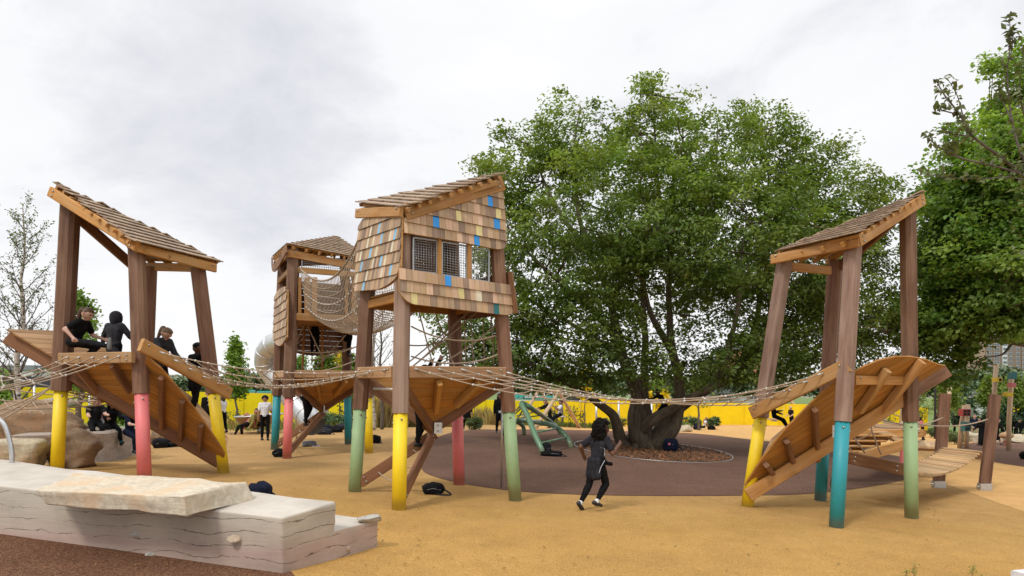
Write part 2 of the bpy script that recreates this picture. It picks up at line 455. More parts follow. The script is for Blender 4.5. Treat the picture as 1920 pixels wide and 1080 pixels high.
def shingles(mb, pts, pl, rowdir, row, cell, picks, th=.018, proud=.022, clipped=True, flip=1, cellj=.25):
    """overlapping shingle rows on a plane: rows run along rowdir, butts at the low end"""
    d = V(rowdir); d = (d - pl.n * d.dot(pl.n)).normalized(); p2 = Plane(pl.o, pl.n, d)
    poly = [p2.to2(p) for p in pts]
    if flip < 0: poly = [(x, -y) for x, y in poly]
    lo, hi = min(p[1] for p in poly), max(p[1] for p in poly)
    n = max(1, round((hi - lo) / row)); rw = (hi - lo) / n
    x0, x1 = min(p[0] for p in poly), max(p[0] for p in poly)
    for i in range(n):
        a, b = lo + i * rw, lo + (i + 1) * rw
        x = x0 - random.uniform(0, cell)
        while x < x1:
            c = cell * random.uniform(1 - cellj, 1 + cellj)
            xa, xb = x + .002, x + c - .002
            top = b + rw * .25
            if clipped:
                q = clip(clip(clip(clip(poly, -1, 0, -xa), 1, 0, xb), 0, -1, -a), 0, 1, top)
            else:
                q = [(xa, a), (xb, a), (xb, top), (xa, top)] if inside(poly, (xa + xb) / 2, a + rw * .5) else []
            if len(q) > 2 and area(q) > 4e-4:
                m = picks((xa + xb) / 2, (a + b) / 2, i)
                ja = random.uniform(0, .004)
                def h(y): return proud * (1 - (y - a) / (rw * 1.25)) + ja + .004
                top3 = [p2.to3(u_, flip * w_, h(w_)) for u_, w_ in q]; bot3 = [p2.to3(u_, flip * w_, h(w_) - th) for u_, w_ in q]
                k = len(q); nn = V((0, 0, 0))
                for e in range(k): nn += top3[e].cross(top3[(e + 1) % k])
                if nn.dot(p2.n) < 0: top3.reverse(); bot3.reverse()
                vs = top3 + bot3
                lcs = [(p_.dot(p2.w), p_.dot(d), 0) for p_ in vs]
                fs = [list(range(k)), list(range(2 * k - 1, k - 1, -1))] + [[(e + 1) % k, e, k + e, k + (e + 1) % k] for e in range(k)]
                mb.add(vs, fs, m, lcs)
            x += c

def lerp(a, b, t): return V(a) + (V(b) - V(a)) * t
def cat_pts(a, b, sag, n):
    return [lerp(a, b, i / n) - V((0, 0, 4 * sag * (i / n) * (1 - i / n))) for i in range(n + 1)]
def smooth_path(pts, k=4):
    """Catmull-Rom through the points"""
    pts = [V(p) for p in pts]; out = []
    for i in range(len(pts) - 1):
        p0, p1, p2, p3 = pts[max(i - 1, 0)], pts[i], pts[i + 1], pts[min(i + 2, len(pts) - 1)]
        for j in range(k):
            t = j / k
            out.append(.5 * ((2 * p1) + (p2 - p0) * t + (2 * p0 - 5 * p1 + 4 * p2 - p3) * t * t + (3 * p1 - p0 - 3 * p2 + p3) * t ** 3))
    out.append(pts[-1])
    return out
# ------------------------------------------------------------------ camera, sky, sun
cam = bpy.data.cameras.new('camera'); co = bpy.data.objects.new('camera', cam); C.objects.link(co)
co.location = (0, 0, CAMH); co.rotation_euler = (RAD(90), 0, 0)
cam.lens = 24; cam.sensor_width = 36; cam.shift_y = (HY - 540) / 1920; cam.clip_end = 3000; cam.clip_start = .1
scene.camera = co
SUN_EL, SUN_AZ = RAD(52), RAD(215)     # behind the photographer, to the left
w = bpy.data.worlds.new('World'); scene.world = w; w.use_nodes = True
T = w.node_tree; T.nodes.clear()
class WN(NT):
    def __init__(s): s.t = T
W = WN()
sky = W.n('ShaderNodeTexSky', _sky_type='NISHITA'); sky.sun_disc = False; sky.sun_elevation = SUN_EL; sky.sun_rotation = SUN_AZ
gen = W.n('ShaderNodeTexCoord').outputs['Generated']
sep = W.n('ShaderNodeSeparateXYZ'); T.links.new(gen, sep.inputs[0])
def math_(op, a, b=0.0):
    nd = W.n('ShaderNodeMath', _operation=op)
    for v, i in ((a, 0), (b, 1)):
        if hasattr(v, 'is_output'): T.links.new(v, nd.inputs[i])
        else: nd.inputs[i].default_value = v
    return nd.outputs[0]
zz = math_('ADD', math_('MAXIMUM', sep.outputs[2], 0.0), .28)
comb = W.n('ShaderNodeCombineXYZ', X=math_('DIVIDE', sep.outputs[0], zz), Y=math_('DIVIDE', sep.outputs[1], zz), Z=3.7)
big = W.noise(W.mapv(comb.outputs[0], (.95, .75, 1)), 1.15, 7, .56, .5)
small = W.noise(comb.outputs[0], 3.4, 6, .6, .3)
# heavier grey bank over the left half of the view
bank = W.n('ShaderNodeVectorMath', _operation='DISTANCE'); T.links.new(gen, bank.inputs[0]); bank.inputs[1].default_value = (-.37, .84, .37)
bankm = W.ramp(bank.outputs['Value'], [(.03, (1, 1, 1)), (.36, (0, 0, 0))])
dens = math_('ADD', math_('MULTIPLY', big, .72), math_('MULTIPLY', small, .28))
dens = math_('ADD', dens, math_('MULTIPLY', bankm, .11))
cc = W.ramp(dens, [(.40, (1.0, 1.0, 1.0)), (.48, (.945, .948, .96)), (.56, (.915, .92, .94)), (.635, (.79, .80, .84)), (.74, (.66, .675, .73))])
nish = W.mix(1.0, sky.outputs[0], (.10, .10, .10), 'MULTIPLY')
colr = W.mix(.98, nish, cc)
zen = W.ramp(sep.outputs[2], [(.42, (1, 1, 1)), (.85, (1.0, 1.0, 1.0))])
bg = W.n('ShaderNodeBackground', Color=colr, Strength=math_('ADD', 1.06, math_('MULTIPLY', math_('MAXIMUM', math_('SUBTRACT', sep.outputs[2], .5), 0), 1.3)))
wo = W.n('ShaderNodeOutputWorld'); T.links.new(bg.outputs[0], wo.inputs[0])
sl = bpy.data.lights.new('sun', 'SUN'); sl.energy = 1.9; sl.angle = RAD(10); sl.color = (1, .955, .88)
so = bpy.data.objects.new('sun', sl); C.objects.link(so)
so.rotation_euler = V((-math.cos(SUN_EL) * math.sin(SUN_AZ), -math.cos(SUN_EL) * math.cos(SUN_AZ), -math.sin(SUN_EL))).to_track_quat('-Z', 'Y').to_euler()
scene.view_settings.view_transform = 'Standard'; scene.view_settings.look = 'None'; scene.view_settings.exposure = 0
scene.render.engine = 'CYCLES'
scene.cycles.max_bounces = 6; scene.cycles.transparent_max_bounces = 8; scene.cycles.caustics_reflective = False; scene.cycles.caustics_refractive = False
scene.cycles.use_denoising = True

# ------------------------------------------------------------------ ground
def grid_ground():
    xs = sorted(set([-400, -200, -120, -80, -60, 60, 80, 120, 200, 400] + [x * 1.0 for x in range(-48, 56)]))
    ys = sorted(set([-20, -10, -4, 0] + [y * 1.0 for y in range(1, 70)] + [75, 80, 90, 100, 120, 160, 240, 400, 800, 1500]))
    mb = MB(); vs = [(x, y, gz(x, y)) for y in ys for x in xs]; nx = len(xs)
    fs = [[j * nx + i, j * nx + i + 1, (j + 1) * nx + i + 1, (j + 1) * nx + i] for j in range(len(ys) - 1) for i in range(nx - 1)]
    mb.add(vs, fs, 'lawn', smooth=True)
    mb.build('lawn', kind='structure')
grid_ground()
def sheet(name, pts, m, dz, step=.7):
    """a surface laid on the terrain inside an outline of ground points"""
    poly = [(p[0], p[1]) for p in pts]
    x0, x1 = min(p[0] for p in poly), max(p[0] for p in poly); y0, y1 = min(p[1] for p in poly), max(p[1] for p in poly)
    bm = bmesh.new(); bm.faces.new([bm.verts.new((x, y, 0)) for x, y in poly])
    def cuts(a, b):
        n = max(2, int((b - a) / step)); return [a + (b - a) * i / n for i in range(1, n)]
    for x in cuts(x0, x1): bmesh.ops.bisect_plane(bm, geom=bm.verts[:] + bm.edges[:] + bm.faces[:], plane_co=(x, 0, 0), plane_no=(1, 0, 0))
    for y in cuts(y0, y1): bmesh.ops.bisect_plane(bm, geom=bm.verts[:] + bm.edges[:] + bm.faces[:], plane_co=(0, y, 0), plane_no=(0, 1, 0))
    for v in bm.verts: v.co.z = gz(v.co.x, v.co.y) + dz
    bmesh.ops.recalc_face_normals(bm, faces=bm.faces[:])
    for f in bm.faces:
        if f.normal.z < 0: f.normal_flip()
        f.smooth = True
    me = bpy.data.meshes.new(name); bm.to_mesh(me); bm.free(); me.materials.append(M[m])
    o = bpy.data.objects.new(name, me); C.objects.link(o); o['kind'] = 'structure'
def curve_px(pts, k=6): return [p for p in smooth_path([G(x, y) for x, y in pts], k)]
# the whole playground surface, then the coloured areas on top
sheet('rubber_ground', [V((-26, -3, 0)), V((26, -3, 0)), V((29, 20, 0)), G(1990, 850), G(1790, 812), G(1480, 793), G(1250, 790), G(1050, 797), G(830, 800), G(700, 803), G(560, 802), G(380, 800), G(280, 805), G(150, 812), V((-22, 22, 0)), V((-26, 10, 0))], 'ochre', .008, 1.0)
sheet('orange_path', curve_px([(820, 818), (900, 806), (1000, 800), (1100, 797), (1250, 792), (1480, 795), (1560, 800)], 3) + [G(1700, 806), G(1780, 812), G(1900, 835), G(1980, 870)] + curve_px([(1995, 985), (1880, 947), (1820, 925), (1760, 905), (1700, 893), (1640, 880), (1500, 850)], 4), 'peach', .012)
sheet('brown_circle', curve_px([(790, 862), (793, 884), (830, 899), (880, 910), (960, 921), (1050, 927), (1150, 930), (1300, 931), (1400, 930), (1500, 928), (1600, 918), (1680, 904), (1722, 890), (1728, 874), (1690, 857), (1600, 845), (1500, 834), (1420, 826), (1300, 813), (1180, 809), (1050, 806), (900, 806), (845, 812), (805, 832), (790, 862)], 5)[:-1], 'brownrub', .017)
sheet('brown_patch', curve_px([(1798, 842), (1830, 856), (1870, 868), (1930, 878), (2040, 900)], 4) + [G(2060, 845), G(1960, 826), G(1850, 829), G(1800, 833)], 'brownrub', .017)
sheet('brown_path', [V((-14, 7.5, 0)), V((-9, 8.4, 0)), V((-6.2, 8.5, 0)), V((-2.36, 7.3, 0)), G(560, 1090), V((-2.1, 5.5, 0)), V((-1.9, 3, 0)), V((-2, -2, 0)), V((-14, -2, 0))], 'redrub', .012)
sheet('footpath', [G(1500, 790), G(1700, 794), G(1900, 803), G(2300, 815), G(2300, 806), G(1900, 797), G(1700, 790), G(1500, 787)], 'path', .006, 3)
# mulch bed round the oak
mc = G(1219, 843); MF = mc.y - G(1219, 865).y
ring = []
for i in range(64):
    a = 2 * math.pi * i / 64
    ring.append(V((mc.x + math.cos(a) * 2.62, mc.y + math.sin(a) * MF, 0)))
sheet('mulch_bed', ring, 'mulch', .022, .5)
mb = MB()
for _ in range(2600):
    a, r = random.uniform(0, 6.283), math.sqrt(random.random()) * .985
    x, y = mc.x + math.cos(a) * 2.6 * r, mc.y + math.sin(a) * MF * r
    p = V((x, y, gz(x, y) + .03)); d = V((random.uniform(-1, 1), random.uniform(-1, 1), random.uniform(-.35, .5))).normalized()
    l = random.uniform(.03, .085); g = random.uniform(.6, 1.7)
    mb.beam(p - d * l, p + d * l, random.uniform(.015, .04), .012, 'brown', ch=.001, tint=(g, g * .95, g * .85, 1))
mb.build('bark_chips', kind='stuff', label='brown bark chips spread round the foot of the oak', cat='bark chips')
mb = MB(); mb.tube([V((p.x, p.y, gz(p.x, p.y) + .024)) for p in ring], .009, 'steel', 6, closed=True)
mb.build('metal_edging', label='thin pale metal edging round the oval mulch bed', cat='edging')

# ------------------------------------------------------------------ rocks
def rock(name, c, size, m, seed, label, cat='boulder', group=None, rz=0, sub=4, rough=.16, planes=9, sink=.12):
    rs = np.random.default_rng(seed); bm = bmesh.new(); bmesh.ops.create_icosphere(bm, subdivisions=sub, radius=1)
    pn = rs.normal(size=(planes, 3)); pn /= np.linalg.norm(pn, axis=1)[:, None]; pd = rs.uniform(.58, .86, planes)
    off = V(tuple(rs.uniform(-50, 50, 3))); rot = Matrix.Rotation(rz, 3, 'Z')
    for v in bm.verts:
        p = v.co.copy()
        p = V((math.copysign(abs(p.x) ** .8, p.x), math.copysign(abs(p.y) ** .8, p.y), math.copysign(abs(p.z) ** .8, p.z)))
        for k in range(planes):
            n = V(tuple(pn[k])); e = p.dot(n) - pd[k]
            if e > 0: p -= n * e * .92
        nz = noise.fractal(p * 1.3 + off, 1.0, 2.0, 5) * rough + noise.fractal(V((p.x * .8, p.y * .8, p.z * 6)) + off, 1, 2, 4) * rough * .35
        p *= 1 + nz
        p = V((p.x * size[0] / 2 * 1.12, p.y * size[1] / 2 * 1.12, max(p.z, -.8) * size[2] / 2 * 1.2 + size[2] * (.5 - sink)))
        v.co = rot @ p
    for f in bm.faces: f.smooth = sub > 3
    me = bpy.data.meshes.new(name); bm.to_mesh(me); bm.free(); me.materials.append(M[m])
    o = bpy.data.objects.new(name, me); C.objects.link(o); o.location = c
    return tag(o, label, cat, group)
def rockpx(name, x0, x1, ytop, ybot, m, seed, label, depth=None, **kw):
    """a rock seen between those pixel bounds, standing on the ground"""
    b = G((x0 + x1) / 2, ybot); w_ = (x1 - x0) / FOC * b.y; h_ = (ybot - ytop) / FOC * b.y; d_ = depth or w_ * .8
    b = V((b.x * (b.y + d_ * .4) / b.y, b.y + d_ * .4, 0)); b.z = gz(b.x, b.y) - .02
    return rock(name, b, (w_, d_, h_), m, seed, label, **kw)
rockpx('boulder', -75, 95, 818, 891, 'rock_cream', 3, 'low cream and rust boulder behind the steel hoop', depth=1.2, rough=.2)
rockpx('boulder', 82, 184, 796, 879, 'rock_brown', 8, 'rough brown boulder beside the yellow post, low ledge in front', depth=1.3, rough=.3)
rockpx('boulder', -120, 178, 752, 866, 'rock_brown', 21, 'very large brown boulder with flat top under the rope net', depth=2.6, rough=.24)
rockpx('boulder', 72, 146, 773, 796, 'rock_grey', 5, 'flat grey capstone lying on the large brown boulder', depth=.9).location.z += .95
rockpx('boulder', 232, 268, 812, 850, 'rock_cream', 14, 'small cream boulder at the foot of the seat wall', depth=.5)
rockpx('boulder', 276, 330, 806, 832, 'rock_brown', 15, 'brown boulder half hidden behind the pink post', depth=.8)
rockpx('boulder', 1252, 1277, 792, 808, 'rock_brown', 31, 'brown flat stone left in the stone pair beyond the oak', depth=.9)
rockpx('boulder', 1270, 1301, 796, 810, 'rock_cream', 32, 'blocky cream stone right of the flat brown stone', depth=.7)
rockpx('boulder', 1222, 1256, 794, 808, 'rock_grey', 33, 'grey stone showing between the oak stems', depth=.8)
# grey seat wall that the three children sit on
mb = MB(); a, b = G(148, 868), G(262, 851)
d = (b - a); d.z = 0; d.normalize(); nn = V((-d.y, d.x, 0))
prof = []
top = [(0, 1.12), (.25, 1.14), (.55, 1.05), (.85, .9), (1.0, .80)]
L_ = (b - a).length
NS = 14
vs = []
for i in range(NS + 1):
    t_ = i / NS; ztop = .93 - .17 * t_ + .03 * math.sin(t_ * 9)
    arch = .0
    for dep in (0, 1.3):
        q = a + d * L_ * t_ + nn * dep; h = ztop - gz(q.x, q.y)
        for hh in (-.1, h * .5, h - .05):
            vs.append(V((q.x, q.y, gz(q.x, q.y) + hh)) + nn * (.03 * math.sin(i * 1.3 + hh * 5)) + (nn * .12 if hh > .3 and dep == 0 else V((0, 0, 0))))
        vs.append(V((q.x, q.y, gz(q.x, q.y) + h)) + (nn * .2 if dep == 0 else V((0, 0, 0))))
fs = []
for i in range(NS):
    o0, o1 = i * 8, (i + 1) * 8
    for k in range(3): fs.append([o0 + k, o1 + k, o1 + k + 1, o0 + k + 1]); fs.append([o1 + 4 + k, o0 + 4 + k, o0 + 5 + k, o1 + 5 + k])
    fs.append([o0 + 3, o1 + 3, o1 + 7, o0 + 7])
fs.append([0, 1, 2, 3, 7, 6, 5, 4]); e = NS * 8; fs.append([e + 4, e + 5, e + 6, e + 7, e + 3, e + 2, e + 1, e])
mb.add(vs, fs, 'rock_grey', smooth=False)
mb.build('stone_seat', base=a, label='grey stone seat wall with a row of children sitting on it', cat='seat wall')

# ------------------------------------------------------------------ foreground concrete seat wall
def relax_block(name, bot, top, m, parent=None, rnd=.03, noise_amp=.012, cuts=14, **kw):
    """block with rounded rough edges from four bottom and four top corners"""
    bm = bmesh.new(); vb = [bm.verts.new(p) for p in bot]; vt = [bm.verts.new(p) for p in top]
    bm.faces.new(vb[::-1]); bm.faces.new(vt)
    for i in range(4): bm.faces.new([vb[i], vb[(i + 1) % 4], vt[(i + 1) % 4], vt[i]])
    bmesh.ops.recalc_face_normals(bm, faces=bm.faces[:])
    bmesh.ops.bevel(bm, geom=bm.edges[:], offset=rnd, segments=3, affect='EDGES', profile=.6)
    for _ in range(3 if cuts > 8 else 2):
        es = [e for e in bm.edges if e.calc_length() > .12]
        if es: bmesh.ops.subdivide_edges(bm, edges=es, cuts=2 if _ == 0 else 1, use_grid_fill=True)
    bmesh.ops.triangulate(bm, faces=[f for f in bm.faces if len(f.verts) > 4])
    bm.normal_update()
    for v in bm.verts:
        p = v.co
        v.co = p + v.normal * (noise.fractal(V((p.x * 1.6, p.y * 1.6, p.z * 5)), 1, 2, 5) * noise_amp)
    for f in bm.faces: f.smooth = True
    bx = V(parent['_b']) if parent is not None else V(bot[0])
    for v in bm.verts: v.co -= bx
    me = bpy.data.meshes.new(name); bm.to_mesh(me); bm.free(); me.materials.append(M[m])
    return link(name, me, parent, bx, **kw)
wn = V((-2.43, 7.22, 0)); wl = V((-6.18, 8.24, 0)); dl = (wl - wn).normalized(); ll = dl * 6.4
de = V((.76, 1.31, 0)).normalized()                     # direction of the end face
hb = wn + V((.39, .68, 0)); back = V((-.39 + .62, 1.36, 0)).normalized()
def at_z(p, z): return V((p.x, p.y, z))
far_n = hb; far_l = wl + ll * .25 + V((.35, 1.3, 0)); near_l = wn + ll
wall = thing('seat_wall', at_z(wn, 0), 'pale pink rammed concrete seat wall with a lower step at its end', 'seat wall')
far_l = near_l + V((.45, 1.25, 0))
relax_block('wall_block', [at_z(wn, -.15), at_z(hb, -.15), at_z(far_l, 0), at_z(near_l, 0)], [at_z(wn, .645), at_z(hb, .69), at_z(far_l, 1.0), at_z(near_l, .95)], 'concrete', wall, .03, .02)
le = wn + V((.76, 1.31, 0)); lb = le + dl * 1.3 + V((.1, .1, 0))
relax_block('low_step', [at_z(hb - V((.02, .03, 0)), -.2), at_z(le, -.2), at_z(lb, -.1), at_z(hb + dl * 1.3, -.1)], [at_z(hb - V((.02, .03, 0)), .365), at_z(le, .36), at_z(lb, .40), at_z(hb + dl * 1.3, .40)], 'concrete', wall, .025, .012, 6)
# loose slab resting on it
sl_t = [U(66, 921, 7.55), U(347, 930, 7.05), U(462, 903, 7.95), U(140, 897, 8.75)]
for p, z in zip(sl_t, (.89, .905, .92, .91)): p.z = z
sl_b = [U(88, 951, 7.55), U(349, 967, 7.07), U(477, 934, 7.95), U(150, 915, 8.7)]
for p, z in zip(sl_b, (.72, .685, .70, .72)): p.z = z
relax_block('stone_slab', sl_b, sl_t, 'slab', None, .022, .034, label='flat cream sandstone slab lying on top of the concrete seat wall', cat='slab')
for i, (px, py, Y, r, m) in enumerate([(256, 998, 7.75, (.075, .05, .045), 'pebble'), (442, 1010, 7.36, (.09, .05, .04), 'pebble_b'), (288, 1041, 7.70, (.085, .06, .045), 'pebble'), (614, 999, 7.86, (.05, .06, .05), 'pebble'), (650, 1030, 8.08, (.035, .04, .04), 'pebble_b'), (690, 973, 8.40, (.105, .15, .05), 'pebble')]):
    p = U(px, py, Y)
    o = rock('stone', p, tuple(2 * q for q in r), m, 60 + i, None, sub=3, sink=.5, rz=.4 * i)
    o.parent = wall; o.location = p - V(wall['_b']); del o['category']
# steel hoop
mb = MB(); P = [G(22, 889), U(22, 850, 9.6), U(17, 822, 9.6), U(8, 797, 9.6), U(-8, 782, 9.6), U(-30, 776, 9.6), U(-60, 776, 9.6), U(-80, 790, 9.6), G(-88, 889)]
P[0] = U(22, 889, 9.6); P[-1] = U(-88, 889, 9.6)
mb.tube(smooth_path(P, 5), .032, 'steel', 12); mb.build('steel_hoop', base=P[0], label='bent steel tube hoop handrail rising from the seat wall', cat='handrail')
# white post bottom right
mb = MB(); p = G(1925, 1100); mb.box(p + V((0, 0, .05)), (.22, .22, .26), 'white', .25, ch=.015)
mb.build('marker_post', base=p, label='short white square marker post in the bottom corner', cat='post')
# ------------------------------------------------------------------ play towers
def post(tower, base, top, ysplit, sleeve, wood_m='post', w=.255, face=None):
    """a leaning timber post in a painted steel sleeve; ysplit is the pixel row where the sleeve ends"""
    base, top = V(base), V(top)
    lo, hi = 0., 1.
    for _ in range(40):
        mid = (lo + hi) / 2; q = lerp(base, top, mid); py = HY - (q.z - CAMH) / q.y * FOC
        if py > ysplit: lo = mid
        else: hi = mid
    q = lerp(base, top, lo); d = (top - base).normalized()
    mb = MB(); mb.beam(q, top, w, w, wood_m, face, .062)
    side = V((d.y, -d.x, 0)).normalized() if abs(d.x) + abs(d.y) > 1e-3 else V((1, 0, 0))
    o = mb.build('post', tower)
    mb = MB(); mb.tube([base - d * .12, q + d * .004], .116, sleeve, 24, tint=(1, 1, 1, 1))
    fwd = V((-q.x, -q.y, 0)).normalized()
    for ang in (.15, 1.7, -1.4):
        n = Matrix.Rotation(ang, 3, 'Z') @ fwd
        mb.bolt(q - d * (.09 if ang == .15 else .16) + n * .113, n, .019)
    s = mb.build('sleeve', o)
    return base, top
def post_at(b, t, z):
    k = (z - b.z) / (t.z - b.z); return lerp(b, t, k)
def part_beam(tower, name, p0, p1, w, h, m, up=(0, 0, 1), bolts=0, bn=None, ch=.012):
    mb = MB(); mb.beam(p0, p1, w, h, m, up, ch)
    if bolts:
        p0, p1 = V(p0), V(p1); d = (p1 - p0).normalized(); n = d.cross(V(up)).normalized()
        if n.y > 0: n = -n
        u = d.cross(n)
        for k in range(bolts):
            for e, q in ((1, p0), (-1, p1)):
                mb.bolt(q + d * e * (.12 + .0 * k) + n * (w / 2) + u * (.045 * (1 if k else -1)), n, .02)
    return mb.build(name, tower)

def roof(tower, apex, c1, c2, c3, pur, pick=None, th=.03, nrow=13):
    """two shingled triangles falling from the apex: (apex,c1,c2) in front, (apex,c2,c3) behind; c2 opposite in the ridge line"""
    for a, b, front in ((c1, c2, True), (c2, c3, False)):
        n = (a - apex).cross(b - apex)
        if n.z < 0: n = -n
        pl = Plane(a, n, b - a)
        up = pl.w if (apex - a).dot(pl.w) > 0 else -pl.w
        hh = abs((apex - a).dot(pl.w))
        mb = MB()
        shingles(mb, [a, b, apex], pl, b - a, hh / nrow, .15, lambda x, y, i: 'roofsh', th=.02, proud=.034, clipped=False, flip=1 if up.dot(pl.w) > 0 else -1)
        mb.build('roof_slope', tower)
        # battens under the shingles, ends showing past the rake
        mb = MB()
        for i in range(pur):
            t_ = (i + .5) / pur
            p, q = lerp(a, apex, t_), lerp(b, apex, t_)
            e = (p - q).normalized() * .05
            mb.beam(p + e - pl.n * .055, q - pl.n * .055, .05, .06, 'gold', pl.n, .006)
        mb.build('batten', tower)
        mb = MB()
        for i in range(4):
            t_ = (i + .6) / 4.2
            p = lerp(a, b, t_); q = lerp(p, apex, .93)
            p = p - (q - p).normalized() * .02
            mb.beam(p - pl.n * .12, q - pl.n * .12, .05, .09, 'gold', pl.n, .006)
        mb.build('rafter', tower)

# ---- tower A (left)
A = thing('play_tower', G(330, 890), 'open timber play tower with tall left post and children on its folded deck', 'play tower')
Lb, Pb, Rb, Bb = [V((x, y, gz(x, y))) for x, y in ((-8.60, 12.9), (-6.51, 12.1), (-5.84, 13.85), (-7.93, 14.65))]
Rb = G(419, 887)
Lt, Pt, Rt, Bt = U(133, 372, 13.0), U(256, 463, 12.35), U(371, 502, 13.75), U(281, 500, 14.4)
post(A, Lb, Lt, 733, 'yellow', w=.30); post(A, Pb, Pt, 738, 'pink', 'post'); post(A, Rb, Rt, 737, 'yellow'); post(A, Bb, Bt, 735, 'pink')
part_beam(A, 'fascia', U(94, 359, 12.75), U(257, 462, 12.02), .07, .19, 'gold', bolts=2)
part_beam(A, 'fascia', U(255, 463, 12.06), U(404, 503, 13.85), .07, .17, 'gold', bolts=1)
part_beam(A, 'fascia', U(271, 500, 14.5), U(362, 502, 13.95), .07, .17, 'gold')
part_beam(A, 'fascia', U(140, 402, 13.2), U(265, 512, 14.4), .07, .2, 'brown')
roof(A, U(106, 344, 12.85), U(252, 454, 11.86), U(419, 494, 14.05), U(277, 488, 14.75), 11)
# deck: spine beam along the L-R diagonal, boards folded from it
def spA(s, dz=0): return V((-8.6 + 2.76 * s, 12.9 + .95 * s, 2.38 - 1.98 * s + dz))
off = V((-.10, .13, 0))
part_beam(A, 'spine_beam', spA(-.27) + off, spA(.985) + off, .10, .26, 'brown')
part_beam(A, 'spine_beam', spA(.03) + off * -.2, spA(.98) - off * .1, .07, .24, 'brown')
rimL, rimP = U(116, 660, 12.78), U(252, 657, 12.0)
part_beam(A, 'rim_beam', U(112, 672, 12.72), U(250, 670, 11.98), .075, .2, 'tan', bolts=2)
def deck(tower, pts, pl, bdir, wd=.13, m='under'):
    mb = MB(); planks(mb, pts, pl, bdir, wd, m, th=.034, gap=.009); return mb.build('deck', tower)
pA1 = Plane.three(U(116, 676, 12.8), U(252, 674, 12.05), spA(.45, .05), None)
deck(A, [U(116, 676, 12.8), U(252, 674, 12.05), spA(.45, .05), spA(.04, .1)], pA1, rimP - rimL)
Pp = U(274, 668, 12.0)
pA2 = Plane.three(Pp, spA(.45, .05), spA(.98, .05))
out = [pA2.pix(x, y) for x, y in ((274, 668), (300, 690), (330, 724), (362, 764), (392, 806), (412, 836), (421, 851))] + [spA(.985, .0), spA(.45, .05)]
deck(A, out, pA2, spA(1) - spA(0), .15)
for (x0, y0, x1, y1), pl in (((150, 682, 201, 745), pA1), ((217, 678, 250, 728), pA1)):
    a, b = pl.pix(x0, y0), pl.pix(x1, y1); part_beam(A, 'rib', a + pl.n * .09, b + pl.n * .09, .07, .13, 'brown', pl.n)
for x0, y0, x1, y1 in ((306, 704, 307, 806), (345, 748, 342, 830), (380, 793, 377, 848)):
    a, b = pA2.pix(x0, y0), pA2.pix(x1, y1); part_beam(A, 'rib', a + pA2.n * .06, b + pA2.n * .06, .085, .10, 'brown', pA2.n)
# far side of the fold, that the children stand on
Bp = V((-8.0, 14.55, 2.62))
pA3 = Plane.three(spA(-.27, .13), spA(.45, .13), Bp)
bl = pA3.pix(40, 624); bl2 = pA3.pix(100, 622)
deck(A, [spA(-.27, .14), spA(.45, .14), Bp, lerp(bl2, Bp, .3), V((-9.1, 13.6, 2.95))], pA3, Bp - spA(-.1), .14, 'tan')
pA4 = Plane.three(spA(.45, .13), spA(1, .1), Bp)
deck(A, [spA(.45, .13), spA(.99, .1), V((-6.1, 14.5, .75)), V((-6.9, 14.75, 1.7)), Bp], pA4, spA(1) - spA(0), .14, 'tan')
part_beam(A, 'handrail', U(264, 646, 11.86), U(431, 738, 13.72), .085, .235, 'gold', bolts=1)

